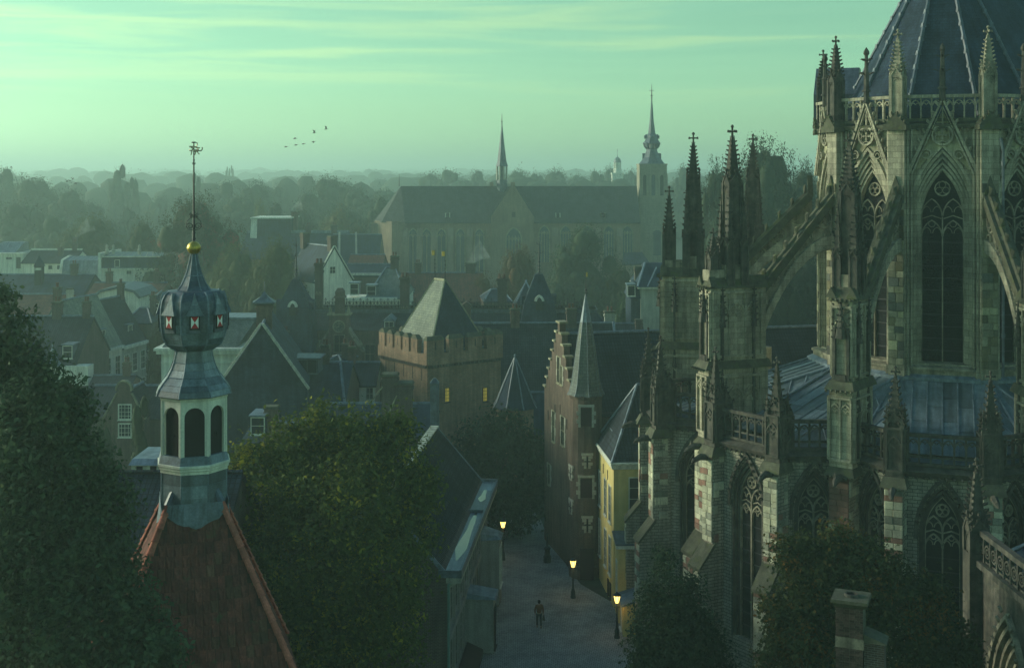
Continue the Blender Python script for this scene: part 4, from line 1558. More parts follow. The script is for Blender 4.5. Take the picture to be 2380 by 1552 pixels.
# bulb
bulb = [(38.5, 815), (40, 811), (52, 803), (61, 795), (67, 782), (70.5, 768), (73, 748), (73.5, 730), (73, 712), (70, 695), (64, 682), (56, 675)]
cap = [(56, 675), (37, 677 - 4), (30, 664), (24, 652), (19, 640), (15, 627), (11.5, 612), (9, 602), (7, 592), (6.3, 588)]
b = MB()
b.lathe(ap_(*bulb, *cap), **o8)
b.build('lead_bulb', LEAD_DARK, TUR)
for i0 in range(1, 6):
    ring_faces(bulb[i0][0], bulb[i0][1], bulb[i0 + 1][0], bulb[i0 + 1][1], TUR, LEAD_ROOF, gap=.004, out=.006)
rl = MB()
for k in range(8):
    rl.M = Matrix.Rotation(2 * math.pi * (k + .5) / 8, 4, 'Z')
    c_ = 1 / math.cos(math.pi / 8)
    rl.tube([(0, -tr(r) * c_ - .01, tz(y)) for r, y in bulb[1:]], .034, 5)
    rl.tube([(0, -tr(r) * c_ - .005, tz(y)) for r, y in cap[1:]], .022, 5)
rl.M = None
for r, y in ((70.5, 768), (61, 795), (19, 640)):
    rl.tube([(tr(r) * 1.09 * math.sin(2 * math.pi * (k + .5) / 8), -tr(r) * 1.09 * math.cos(2 * math.pi * (k + .5) / 8), tz(y)) for k in range(8)], .02, 5, closed=True)
rl.build('lead_rolls', LEAD, TUR)
# eight dormers with painted shutters
for k in range(8):
    Mk = Matrix.Rotation(2 * math.pi * k / 8, 4, 'Z')
    d = MB(Mk)
    w0 = tr(14)
    f_ = -tr(77.5)
    d.box(-w0, w0, f_, -tr(60), tz(766), tz(724))
    dr = d.build('dormer_box', LEAD_DARK, TUR)
    d = MB(Mk)
    e_ = tr(20)
    prof = [(1.0, 726, 84), (.72, 716, 81), (.42, 703, 77), (.2, 690, 74), (.04, 677, 70)]
    for (q0, y0, r0), (q1, y1, r1) in zip(prof, prof[1:]):
        d.hexa([(-e_ * q0, -tr(r0), tz(y0)), (e_ * q0, -tr(r0), tz(y0)), (e_ * q0, -tr(50), tz(y0)), (-e_ * q0, -tr(50), tz(y0)),
                (-e_ * q1, -tr(r1), tz(y1)), (e_ * q1, -tr(r1), tz(y1)), (e_ * q1, -tr(50), tz(y1)), (-e_ * q1, -tr(50), tz(y1))])
    d.build('dormer_roof', LEAD_ROOF, dr)
    s = MB(Mk)
    s.box(-tr(11.5), tr(11.5), f_ - .03, f_ + .02, tz(758), tz(726))
    sh = s.build('shutter', TIMBER, TUR)
    xw, y0, y1 = tr(8.3), tz(754), tz(728)
    zm = (y0 + y1) / 2
    s = MB(Mk)
    yy = f_ - .036
    s.poly([(-xw, yy, y0), (0, yy, zm), (-xw, yy, y1)])
    s.poly([(xw, yy, y0), (xw, yy, y1), (0, yy, zm)])
    s.build('white_panel', WHITEP, sh)
    s = MB(Mk)
    s.poly([(-xw, yy, y0), (xw, yy, y0), (0, yy, zm)])
    s.poly([(-xw, yy, y1), (0, yy, zm), (xw, yy, y1)])
    s.build('red_panel', RED, sh)
# ball, spike, scrolls and vane
b = MB()
zb = tz(576.5)
b.lathe([(tr(15.6) * math.sin(math.pi * k / 12) + (.012 if k == 6 else 0), zb - tr(15.6) * math.cos(math.pi * k / 12)) for k in range(13)], 20)
b.build('golden_ball', GOLD, TUR, smooth=True)
b = MB()
b.tube([(0, 0, tz(560)), (0, 0, tz(497)), (0, 0, tz(330))], [.055, .04, .022], 7)
for y, r in ((556, .08), (543, .07), (495, .06), (383, .05), (374, .04)):
    b.frus(0, 0, tz(y), tz(y - 3), r, r * .7, 7)
b.frus(0, 0, tz(333), tz(330), .09, .06, 8)


def spiral(cx, cz, r, turns, a0, sgn, n=18):
    return [(cx + sgn * r * (1 - .8 * i / n) * math.cos(a0 + turns * 2 * math.pi * i / n), 0, cz + r * (1 - .8 * i / n) * math.sin(a0 + turns * 2 * math.pi * i / n)) for i in range(n + 1)]


for az_ in (0, math.pi / 2):
    b.M = Matrix.Rotation(az_, 4, 'Z')
    for s in (-1, 1):
        b.tube(spiral(s * tr(9), tz(526), tr(8.2), 1.3, R(-20), s), .016, 5)
        b.tube(spiral(s * tr(6), tz(503), tr(5), 1.2, R(40), s), .013, 5)
        b.tube([(s * tr(17), 0, tz(522)), (s * tr(15), 0, tz(514)), (s * tr(8), 0, tz(508)), (s * tr(4), 0, tz(500)), (s * tr(8), 0, tz(495)), (s * tr(10), 0, tz(499))], .013, 5)
        b.tube([(0, 0, tz(536)), (s * tr(6), 0, tz(534)), (s * tr(13), 0, tz(533)), (s * tr(17), 0, tz(525))], .014, 5)
b.M = None
b.tube([(0, 0, tz(384)), (.06, 0, tz(380)), (0, 0, tz(375)), (-.06, 0, tz(380))], .01, 4, closed=True)
b.build('iron_spike', IRON, TUR)
v = MB()
zv = tz(348)
v.tube([(-.16, 0, zv + .1), (0, 0, zv + .1), (.1, 0, zv + .08), (.17, 0, zv + .03)], .03, 6)
v.tube(spiral(-.12, zv, .1, .8, R(70), -1, 10), .025, 5)
v.tube(spiral(.2, zv + .03, .11, .9, R(150), -1, 10), .025, 5)
v.tube([(.12, 0, zv), (.14, 0, zv - .12), (.2, 0, zv - .18)], .02, 5)
v.tube([(.02, 0, zv - .02), (.06, 0, zv - .13), (.02, 0, zv - .2)], .022, 5)
v.tube([(-.05, 0, zv + .02), (-.08, 0, zv - .1), (-.1, 0, zv - .2)], .022, 5)
v.tube([(.1, 0, zv + .12), (.13, 0, zv + .2), (.1, 0, zv + .27)], .02, 5)
v.tube([(-.02, 0, zv - .02), (.08, 0, zv - .05), (.16, 0, zv - .02)], .05, 6)
v.build('weathervane', PINKGOLD, TUR)
# ------------------------------------------------------------------ street, lamps, person
P_ = [(-4.9, 66), (10.5, 66), (10.5, 76), (9.2, 82), (7.8, 88), (5.2, 93), (4.6, 96), (3.2, 104), (2.4, 112), (1.5, 130), (-8, 130), (-6, 110), (-4, 100), (-4.9, 90)]
sheet('street', P_, .004, PAVING)


def street_lamp(x, y, ytop, label):
    p = ground(x, y)
    t = thing('street_lamp', label, 'street lamp', p, 0, 'lit street lamps along the cobbled street')
    h = (y - ytop) * p.y / F
    b = MB()
    b.lathe([(.20, 0), (.20, .12), (.17, .16), (.16, .5), (.12, .58), (.12, .62), (.075, .7), (.06, 1.3), (.075, 1.34), (.05, 1.4), (.042, h - .82), (.07, h - .78), (.05, h - .72)], 10)
    b.tube([(-.2, 0, h - .95), (.2, 0, h - .95)], .02, 5)
    b.build('post', IRON, t)
    z0, z1 = h - .68, h - .18
    b = MB()
    for k in range(6):
        a0 = 2 * math.pi * k / 6
        b.tube([(.12 * math.cos(a0), .12 * math.sin(a0), z0), (.225 * math.cos(a0), .225 * math.sin(a0), z1)], .014, 4)
    b.frus(0, 0, z0 - .05, z0, .08, .13, 6)
    b.frus(0, 0, z1, z1 + .05, .25, .25, 6)
    b.frus(0, 0, z1 + .05, z1 + .17, .23, .08, 6)
    b.frus(0, 0, z1 + .17, z1 + .26, .05, .02, 6)
    b.build('lantern_frame', IRON, t)
    b = MB()
    b.frus(0, 0, z0 + .005, z1 - .005, .10, .198, 6)
    g_ = b.build('lantern_glass', LAMPLIT, t)
    ld = bpy.data.lights.new('lamp_light', 'POINT')
    ld.energy = 13
    ld.color = (1.0, .62, .16)
    ld.shadow_soft_size = .3
    lo_ = bpy.data.objects.new('lamp_light', ld)
    COL.objects.link(lo_)
    lo_.parent = t
    lo_.location = (0, 0, z0 - .35)
    return t


street_lamp(1434, 1482, 1377, 'lit street lamp nearest the church wall, beside the low yellow annex')
street_lamp(1332, 1389, 1296, 'lit street lamp in front of the dark door of the round brick tower')
street_lamp(1169, 1301, 1206, 'lit street lamp under the dark tree at the far end of the street')
p = ground(1272, 1306)
t = thing('stone_bollard', 'dark unlit post with a square top at the foot of the brick wall', 'bollard', p)
b = MB()
b.lathe([(.3, 0), (.3, .5), (.22, .6), (.2, 1.0), (.28, 1.05), (.28, 1.15), (.1, 1.25), (.06, 2.2), (.1, 2.3)], 8)
b.build('shaft', IRON, t)

# the walker
p = ground(1253, 1457)
PER = thing('person', 'person in a rust coloured jacket and dark trousers walking away up the cobbled street', 'person', p, R(4))
SKIN = mat('skin', (0.30, 0.18, 0.13), rough=.6, var=.1, streak=0)
JACKET = mat('rust_jacket', (0.17, 0.058, 0.022), rough=.85, var=.25, ns=4, streak=.2)
TROUSERS = mat('dark_trousers', (0.028, 0.028, 0.034), rough=.85, var=.2, streak=0)
HAIR = mat('dark_hair', (0.03, 0.02, 0.015), rough=.7, var=.3, streak=0)
SHOE = mat('brown_shoes', (0.16, 0.10, 0.07), rough=.6, streak=0)


def skin_body(name, verts, edges, radii, m, parent, root=0, sub=2):
    me = bpy.data.meshes.new(name)
    me.from_pydata(verts, edges, [])
    o = bpy.data.objects.new(name, me)
    COL.objects.link(o)
    o.parent = parent
    me.materials.append(m)
    md = o.modifiers.new('skin', 'SKIN')
    md.use_smooth_shade = True
    if not me.skin_vertices:
        bpy.context.view_layer.objects.active = o
    sv = me.skin_vertices[0].data if me.skin_vertices else None
    for i, r in enumerate(radii):
        rx, ry = r if isinstance(r, tuple) else (r, r)
        sv[i].radius = (rx, ry)
        sv[i].use_root = (i == root)
    s2 = o.modifiers.new('smooth', 'SUBSURF')
    s2.levels = s2.render_levels = sub
    return o


# trunk, neck, head and both arms are one body; the legs wear trousers
bv = [(0, 0, .98), (0, .01, 1.15), (0, 0, 1.38), (0, -.01, 1.52), (0, .02, 1.60), (0, .03, 1.70), (0, .03, 1.81),
      (-.19, 0, 1.47), (-.27, .02, 1.18), (-.26, .06, .92), (-.255, .08, .83), (.19, 0, 1.47), (.27, .03, 1.18), (.265, .03, .90), (.265, .03, .80),
      (-.10, .02, .9), (-.12, .10, .50), (-.12, .02, .08), (.10, 0, .9), (.11, -.02, .50), (.12, -.14, .10), (-.13, .16, .03), (.12, -.02, .03)]
be = [(0, 1), (1, 2), (2, 3), (3, 4), (4, 5), (5, 6), (2, 7), (7, 8), (8, 9), (9, 10), (2, 11), (11, 12), (12, 13), (13, 14), (0, 15), (15, 16), (16, 17), (17, 21), (0, 18), (18, 19), (19, 20), (20, 22)]
br = [(.16, .11), (.15, .10), (.17, .11), (.10, .08), .05, (.075, .09), (.05, .06), .075, .05, .037, .04, .075, .05, .037, .04, .095, .068, .045, .095, .068, .045, .04, .04]
skin_body('body', bv, be, br, SKIN, PER)
jb = [(0, 0, .96), (0, .01, 1.15), (0, 0, 1.38), (0, -.01, 1.53), (-.2, 0, 1.47), (-.28, .02, 1.18), (-.265, .06, .94), (.2, 0, 1.47), (.28, .03, 1.18), (.27, .03, .92)]
skin_body('jacket', jb, [(0, 1), (1, 2), (2, 3), (2, 4), (4, 5), (5, 6), (2, 7), (7, 8), (8, 9)], [(.19, .14), (.18, .125), (.195, .135), (.09, .085), .095, .068, .055, .095, .068, .055], JACKET, PER)
tb_ = [(0, 0, .97), (-.10, .02, .88), (-.12, .10, .50), (-.12, .03, .10), (.10, 0, .88), (.11, -.02, .50), (.12, -.13, .12)]
skin_body('trousers', tb_, [(0, 1), (1, 2), (2, 3), (0, 4), (4, 5), (5, 6)], [(.165, .12), .11, .08, .065, .11, .08, .065], TROUSERS, PER)
b = MB()
b.lathe([(.02, 1.87), (.085, 1.845), (.108, 1.79), (.108, 1.72), (.085, 1.66), (.06, 1.63)], 10, 0, .015)
b.build('hair', HAIR, PER, smooth=True)
for x, y0 in ((-.12, .05), (.12, -.12)):
    b = MB()
    b.hexa([(x - .05, y0 - .1, 0), (x + .05, y0 - .1, 0), (x + .055, y0 + .18, 0), (x - .055, y0 + .18, 0), (x - .04, y0 - .09, .1), (x + .04, y0 - .09, .1), (x + .045, y0 + .14, .06), (x - .045, y0 + .14, .06)])
    b.build('shoe', SHOE, PER)
bagp = PER.matrix_basis
bag = thing('shoulder_bag', 'dark brown bag hanging from the right hand of the walker', 'bag', Vector(p) + Vector((.31, .03, .5)))
b = MB()
b.hexa([(-.09, -.18, 0), (.09, -.18, 0), (.09, .18, 0), (-.09, .18, 0), (-.06, -.15, .27), (.06, -.15, .27), (.06, .15, .27), (-.06, .15, .27)])
b.build('bag_body', mat('bag_leather', (0.05, 0.028, 0.02), rough=.6, streak=0), bag)
b = MB()
b.tube([(0, -.1, .26), (0, -.06, .36), (0, 0, .39), (0, .06, .36), (0, .1, .26)], .012, 5)
b.build('bag_handle', TIMBER, bag)
# ------------------------------------------------------------------ builders for the houses of the old town
def win(parent, M, x, z, w, h, y=0.0, frame=None, nx=2, nz=3, glass=None, f=.07, bar=.035, out=.05, name='window'):
    """window: frame with bars, pane behind; z is the sill"""
    b = MB(M)
    b.box(x - w / 2, x - w / 2 + f, y - out, y + .03, z, z + h)
    b.box(x + w / 2 - f, x + w / 2, y - out, y + .03, z, z + h)
    b.box(x - w / 2 + f, x + w / 2 - f, y - out, y + .03, z, z + f)
    b.box(x - w / 2 + f, x + w / 2 - f, y - out, y + .03, z + h - f, z + h)
    for i in range(1, nx):
        c = x - w / 2 + w * i / nx
        b.box(c - bar / 2, c + bar / 2, y - out + .015, y + .02, z + f, z + h - f)
    for i in range(1, nz):
        c = z + h * i / nz
        b.box(x - w / 2 + f, x + w / 2 - f, y - out + .018, y + .018, c - bar / 2, c + bar / 2)
    b.box(x - w / 2 - .06, x + w / 2 + .06, y - out - .06, y + .02, z - .07, z - .002)
    o = b.build(name, frame or WHITE, parent)
    g_ = MB(M)
    g_.box(x - w / 2 + f * .5, x + w / 2 - f * .5, y - .012, y + .012, z + f * .5, z + h - f * .5)
    g_.build('pane', glass or GLASS, o)
    return o


def slope_roof(t, W, D, ze, zr, ridge='x', m=None, over=.3, th=.16, hip=0.0, name='roof', y0=0.0, cap=None, x0=0.0):
    """gabled or hipped roof over x -W/2..W/2, y y0..y0+D"""
    b = MB()
    if ridge == 'x':
        o = over
        yc = y0 + D / 2
        k = (zr - ze) / (D / 2)
        zl = ze - k * o
        xa, xb = x0 - W / 2 - o * .4, x0 + W / 2 + o * .4
        ra, rb = (xa + hip, xb - hip) if hip else (xa, xb)
        b.slab([(xa, y0 - o, zl), (xb, y0 - o, zl), (rb, yc, zr), (ra, yc, zr)], th)
        b.slab([(xb, y0 + D + o, zl), (xa, y0 + D + o, zl), (ra, yc, zr), (rb, yc, zr)], th)
        if hip:
            b.slab([(xa, y0 + D + o, zl), (xa, y0 - o, zl), (ra, yc, zr)], th)
            b.slab([(xb, y0 - o, zl), (xb, y0 + D + o, zl), (rb, yc, zr)], th)
        ends = [(ra, yc, zr), (rb, yc, zr)]
        hips = [((xa, y0 - o, zl), (ra, yc, zr)), ((xb, y0 - o, zl), (rb, yc, zr)), ((xa, y0 + D + o, zl), (ra, yc, zr)), ((xb, y0 + D + o, zl), (rb, yc, zr))] if hip else []
    else:
        o = over
        k = (zr - ze) / (W / 2)
        zl = ze - k * o
        ya, yb = y0 - o * .4, y0 + D + o * .4
        b.slab([(x0 - W / 2 - o, yb, zl), (x0 - W / 2 - o, ya, zl), (x0, ya + hip, zr), (x0, yb, zr)], th)
        b.slab([(x0 + W / 2 + o, ya, zl), (x0 + W / 2 + o, yb, zl), (x0, yb, zr), (x0, ya + hip, zr)], th)
        if hip:
            b.slab([(x0 - W / 2 - o, ya, zl), (x0 + W / 2 + o, ya, zl), (x0, ya + hip, zr)], th)
        ends = [(x0, ya + hip, zr), (x0, yb, zr)]
        hips = [((x0 - W / 2 - o, ya, zl), ends[0]), ((x0 + W / 2 + o, ya, zl), ends[0])] if hip else []
    r_ = b.build(name, m or SLATE, t)
    c = MB()
    n = max(2, int((Vector(ends[1]) - Vector(ends[0])).length / .45))
    for i in range(n):
        p, q = Vector(ends[0]).lerp(Vector(ends[1]), i / n), Vector(ends[0]).lerp(Vector(ends[1]), (i + .96) / n)
        c.tube([p + Vector((0, 0, .02)), q + Vector((0, 0, .02))], [.12, .14], 6)
    for a, e_ in hips:
        c.tube([Vector(a) + Vector((0, 0, .04)), Vector(e_) + Vector((0, 0, .04))], .1, 6)
    c.build('ridge_cap', cap or LEAD, r_)
    return r_


def walls(t, W, D, ze, zr=None, ridge='x', m=None, y0=0.0, name='wall', x0=0.0):
    b = MB()
    b.box(x0 - W / 2, x0 + W / 2, y0, y0 + D, 0, ze)
    if zr:
        if ridge == 'x':
            b.prism_x([(y0, ze), (y0 + D, ze), (y0 + D / 2, zr - .12)], x0 - W / 2, x0 + W / 2)
        else:
            b.prism_y([(x0 - W / 2, ze), (x0 + W / 2, ze), (x0, zr - .12)], y0, y0 + D)
    return b.build(name, m or BRICK, t)


def chimney(t, x, y, z0, z1, w, d=None, m=None, pots=0, cap=None):
    d = d or w
    b = MB()
    b.box(x - w / 2, x + w / 2, y - d / 2, y + d / 2, z0, z1)
    b.box(x - w * .58, x + w * .58, y - d * .58, y + d * .58, z1 - .45, z1 - .25)
    c = b.build('chimney', m or BRICK_DARK, t)
    b = MB()
    b.frus(x, y, z1, z1 + .18, w * .6, w * .52, 4)
    b.build('cap', cap or STONE_MOSS, c)
    for i in range(pots):
        p = MB()
        xx = x + (i - (pots - 1) / 2) * w * .34
        p.lathe([(.11, z1 + .15), (.1, z1 + .6), (.13, z1 + .62), (.13, z1 + .7)], 8, xx, y)
        p.build('chimney_pot', REDTILE_FAR, c)
    return c


def coping(t, p, q, w=.28, th=.14, m=None, name='coping'):
    """stone or lead band along a verge"""
    p, q = Vector(p), Vector(q)
    n = max(2, int((q - p).length / .6))
    b = MB()
    d = (q - p).normalized()
    yv = Vector((0, 1, 0)) if abs(d.y) < .9 else Vector((1, 0, 0))
    up = d.cross(yv).normalized()
    if up.z < 0:
        up = -up
    for i in range(n):
        a, c = p.lerp(q, i / n + .004), p.lerp(q, (i + 1) / n - .004)
        b.hexa([tuple(v) for v in (a - yv * w, c - yv * w, c + yv * w, a + yv * w, a - yv * w + up * th, c - yv * w + up * th, c + yv * w + up * th, a + yv * w + up * th)])
    return b.build(name, m or STONE_LIGHT, t)


def dormer(t, M, x, y, z, w, h, d, roofm=None, frame=None, nx=2, nz=2, pitched=False):
    b = MB(M)
    b.box(x - w / 2, x + w / 2, y + .02, y + d, z, z + h)
    o = b.build('dormer', LEAD_DARK, t)
    win(o, M, x, z + .05, w * .96, h - .1, y, frame or WHITE, nx, nz)
    r_ = MB(M)
    if pitched:
        r_.prism_y([(x - w * .62, z + h), (x + w * .62, z + h), (x, z + h + w * .55)], y - .15, y + d)
    else:
        r_.box(x - w * .6, x + w * .6, y - .15, y + d, z + h, z + h + .12)
    r_.build('dormer_roof', roofm or LEAD, o)
    return o


def house(name, label, x0, x1, d, D, ye, yr, ridge='x', wall=None, roof=None, hip=0.0, over=.3, rz=0.0, cat='house', group=None, cap=None):
    """house whose front spans photo x0..x1 at distance d; ye: eave row at d, yr: ridge row at the ridge's distance"""
    W = (x1 - x0) * d / F
    t = thing(name, label, cat, (px((x0 + x1) / 2, d), d, 0), R(rz), group)
    ze = pz(ye, d)
    zr = pz(yr, d + (D / 2 if ridge == 'x' else 0))
    walls(t, W, D, ze, zr if not hip else None, ridge, wall)
    slope_roof(t, W, D, ze, zr, ridge, roof, over, hip=hip, cap=cap)
    return t, W, ze, zr


# ------------------------------------------------------------------ the long house beside the street, bottom centre
pl, pr_ = Vector((-3.8, 71.5, 0)), Vector((-2.0, 92.0, 0))
Mh, hb = face_frame(pl, pr_)
t = thing('street_house', 'long house with dark tiled roof and wide lead box gutter above the cobbled street', 'house', Mh.translation, Mh.to_euler().z)
L2, D2, ZE, ZR = 2 * hb, 7.6, 7.75, 11.9
walls(t, L2, D2, ZE, ZR, 'x', BRICK_DARK)
b = MB()
k_ = (ZR - ZE) / (D2 / 2)
b.slab([(-hb, .35, ZE + .3), (hb, .35, ZE + .3), (hb, D2 / 2, ZR + .1), (-hb, D2 / 2, ZR + .1)], .15)
b.slab([(hb, D2 + .3, ZE - .2), (-hb, D2 + .3, ZE - .2), (-hb, D2 / 2, ZR + .1), (hb, D2 / 2, ZR + .1)], .15)
rf_ = b.build('roof', SLATE, t)
# rows of dark ribbed tiles on the street slope
b = MB()
n = 74
for i in range(n):
    x = -hb + L2 * (i + .5) / n
    b.tube([(x, .36, ZE + .36), (x, D2 / 2 - .1, ZR + .13)], .055, 5)
tag(b.build('tile_rolls', PANTILE, rf_), kind='stuff')
for sx in (-1, 1):
    coping(t, (sx * (hb + .02), .2, ZE + .2), (sx * (hb + .02), D2 / 2, ZR + .16), .16, .12, LEAD)
coping(t, (-hb, D2 / 2, ZR + .12), (hb, D2 / 2, ZR + .12), .3, .12, VERGE, 'ridge_lead')
# box gutter
b = MB()
for i in range(8):
    x0, x1 = -hb - .25 + (L2 + .4) * i / 8, -hb - .25 + (L2 + .4) * (i + 1) / 8
    st = .1 if i >= 5 else 0
    g_ = MB()
    g_.box(x0 + .01, x1 - .01, -.78, .42, ZE + .02 + st, ZE + .12 + st)
    g_.build('gutter_sheet', LEAD_ROOF, t)
b.box(-hb - .3, hb + .2, -.92, -.78, ZE - .12, ZE + .34)
b.box(-hb - .32, -hb - .2, -.9, .45, ZE - .12, ZE + .3)
b.box(hb + .1, hb + .22, -.9, .45, ZE - .12, ZE + .42)
b.box(-hb + L2 * 5 / 8 - .3, -hb + L2 * 5 / 8 - .18, -.78, .42, ZE + .1, ZE + .32)
b.build('box_gutter', LEAD_DARK, t)
b = MB()
b.box(-hb - .25, hb + .15, -.86, 0, ZE - .45, ZE - .121)
for i in range(22):
    x = -hb + .4 + (L2 - .8) * i / 21
    b.prism_x([(-.02, ZE - .46), (-.8, ZE - .46), (-.6, ZE - .62), (-.02, ZE - 1.0)], x - .07, x + .07)
b.build('cornice', PLASTER_G, t)
WATER = mat('rain_water', (0.05, 0.06, 0.06), rough=.03, spec=.9, var=0, streak=0, bump=.02, fine=0)
for (xa, xb, w0) in ((-hb + 2.1, hb - 8.0, .34), (hb - 5.6, hb - 2.2, .26)):
    b = MB()
    n = 14
    up_, dn = [], []
    for i in range(n + 1):
        f = i / n
        x = xa + (xb - xa) * f
        ww = w0 * min(1, 4 * f + .15, 4 * (1 - f) + .15)
        up_.append((x, -.28 + ww * (.8 + .3 * math.sin(7 * f)), ZE + (.135 if xb < hb - 7 else .235)))
        dn.append((x, -.28 - ww * (.8 + .25 * math.sin(5 * f + 1)), ZE + (.135 if xb < hb - 7 else .235)))
    for i in range(n):
        b.poly([dn[i], dn[i + 1], up_[i + 1], up_[i]])
    b.build('puddle', WATER, t)
b = MB()
b.tube([(-hb - .1, -.6, ZE - .1), (-hb - .08, -.12, ZE - .6), (-hb - .08, -.12, .2)], .075, 7)
b.build('downpipe', COPPER, t)
PIL = mat('dim_stone_trim', (0.27, 0.255, 0.23), var=.25, streak=.3)
b = MB()
for i in range(10):
    x = -hb + .25 + (L2 - .5) * i / 9
    b.box(x - .17, x + .17, -.16, 0, 0, ZE - .45)
b.box(-hb, hb, -.2, 0, 3.75, 4.1)
b.box(-hb, hb, -.14, 0, 0, .7)
b.build('pilasters', PIL, t)
for i in range(9):
    x = -hb + .25 + (L2 - .5) * (i + .5) / 9
    win(t, None, x, 4.5, 1.35, 2.55, -.02, PIL, 2, 3)
    if i < 6:
        win(t, None, x, .9, 1.35, 2.6, -.02, PIL, 2, 3)
for xb_, w_, zt_ in ((hb - 3.2, 2.4, 4.9),):
    b = MB()
    b.hexa([(xb_ - w_ / 2, -.02, .2), (xb_ + w_ / 2, -.02, .2), (xb_ + w_ / 2 - .4, -1.45, .2), (xb_ - w_ / 2 + .4, -1.45, .2)][::-1] + [(xb_ - w_ / 2, -.02, zt_), (xb_ + w_ / 2, -.02, zt_), (xb_ + w_ / 2 - .4, -1.45, zt_), (xb_ - w_ / 2 + .4, -1.45, zt_)][::-1])
    bay = b.build('bay_window', PIL, t)
    win(bay, None, xb_, 1.4, w_ - 1.0, 2.9, -1.46, WHITE, 2, 3)
    b = MB()
    b.hexa([(xb_ - w_ / 2 - .15, 0, zt_), (xb_ + w_ / 2 + .15, 0, zt_), (xb_ + w_ / 2 - .3, -1.6, zt_), (xb_ - w_ / 2 + .3, -1.6, zt_)][::-1] + [(xb_ - w_ / 2, 0, zt_ + .45), (xb_ + w_ / 2, 0, zt_ + .45), (xb_ + w_ / 2 - .5, -1.3, zt_ + .2), (xb_ - w_ / 2 + .5, -1.3, zt_ + .2)][::-1])
    b.build('bay_roof', LEAD, bay)
b = MB()
b.box(-hb + 8.0, -hb + 9.6, -1.9, 0, .1, 3.6)
po = b.build('porch', PIL, t)
b = MB()
b.hexa([(-hb + 7.8, -2.1, 3.6), (-hb + 9.8, -2.1, 3.6), (-hb + 9.8, 0, 3.6), (-hb + 7.8, 0, 3.6), (-hb + 7.9, -2.0, 3.7), (-hb + 9.7, -2.0, 3.7), (-hb + 9.7, 0, 4.0), (-hb + 7.9, 0, 4.0)])
b.build('porch_roof', LEAD, po)
win(po, None, -hb + 8.8, .2, .95, 2.7, -1.91, DARKWOOD, 1, 2)
b = MB()
b.hexa([(-hb + 1, -1.25, 0), (hb - 12.0, -1.25, 0), (hb - 12.0, -.2, 0), (-hb + 1, -.2, 0), (-hb + 1, -1.25, .35), (hb - 12.0, -1.25, .35), (hb - 12.0, -.2, .8), (-hb + 1, -.2, .8)])
b.build('cellar_hatch', DARKWOOD, t)

# ------------------------------------------------------------------ round brick tower with its cone
t = thing('stair_tower', 'slender round brick stair tower with tall grey cone roof, vane and dark red shutters', 'tower', (px(1361.5, 95.2), 95.2, 0), R(-10))
b = MB()
b.lathe([(1.34, 0), (1.34, .9), (1.25, 1.0), (1.25, 13.7), (1.3, 13.8), (1.38, 14.0)], 16)
tw_ = b.build('tower_wall', BRICK, t)
cone = [(1.46, 13.95), (1.3, 14.25), (1.12, 14.9), (.94, 16.1), (.7, 17.9), (.43, 19.6)]
b = MB()
b.lathe(cone, 8, rot=R(16), apothem=False)
cr_ = b.build('cone_roof', SLATE_OLD, t)
b = MB()
b.lathe([(.44, 19.55), (.26, 20.6), (.07, 21.6), (.05, 21.7)], 8, rot=R(16))
for k in range(8):
    a = R(16) + 2 * math.pi * k / 8 - math.pi / 2
    b.tube([(r * 1.005 * math.cos(a), r * 1.005 * math.sin(a), z) for r, z in cone], .022, 4)
b.build('lead_cap', LEAD, cr_)
b = MB()
b.tube([(0, 0, 21.5), (0, 0, 23.6)], [.035, .015], 5)
b.frus(0, 0, 22.0, 22.1, .09, .07, 6)
b.tube([(-.2, 0, 21.8), (.2, 0, 21.8)], .02, 4)
b.build('vane_rod', IRON, t)
b = MB()
b.box(.02, .14, -.012, .012, 23.05, 23.4)
b.build('vane_flag', GOLD, t)
WHITEST = mat('white_quoins', (0.42, 0.40, 0.33), var=.2, streak=.2, objrand=.15)


def tower_opening(M, z, w, h, m, name, quoins=True, cross=False):
    b = MB(M)
    if cross:
        b.box(-.05, .05, -.05, .02, z, z + h)
        b.box(-w / 2, w / 2, -.051, .02, z + h * .52, z + h * .62)
    else:
        b.box(-w / 2, w / 2, -.04, .05, z, z + h)
    o = b.build(name, m, t)
    if quoins:
        q = MB(M)
        n = 5 if not cross else 4
        for i in range(n):
            zz = z - .1 + (h + .2) * i / n
            e = .32 if i % 2 else .18
            w0 = w / 2 if not cross else .08
            for s in (-1, 1):
                x0, x1 = sorted((s * w0, s * (w0 + e)))
                qq = MB(M)
                qq.box(x0, x1, -.03, .15, zz, zz + (h + .2) / n - .03)
                qq.build('quoin_stone', WHITEST, o)
        q.box(-w / 2 - .2, w / 2 + .2, -.025, .15, z + h + .1, z + h + .28)
        q.build('lintel', WHITEST, o)
    return o


def on_tower(deg, r=1.25):
    return Matrix.Rotation(R(deg), 4, 'Z') @ Matrix.Translation((0, -r, 0))


tower_opening(on_tower(8), 11.75, .85, 1.35, DARKWOOD, 'shutter')
tower_opening(on_tower(8), 6.3, .9, 1.4, DARKWOOD, 'shutter')
tower_opening(on_tower(12), 8.6, .5, .8, LOUVRE, 'cross_slit', cross=True)
tower_opening(on_tower(-62), 7.5, .5, .8, LOUVRE, 'cross_slit', cross=True)
tower_opening(on_tower(-62), 4.9, .5, .8, LOUVRE, 'cross_slit', cross=True)
tower_opening(on_tower(12), 3.7, .5, .9, LOUVRE, 'cross_slit', cross=True)
tower_opening(on_tower(10, 1.33), .05, 1.05, 2.35, DARKWOOD, 'door', quoins=False)

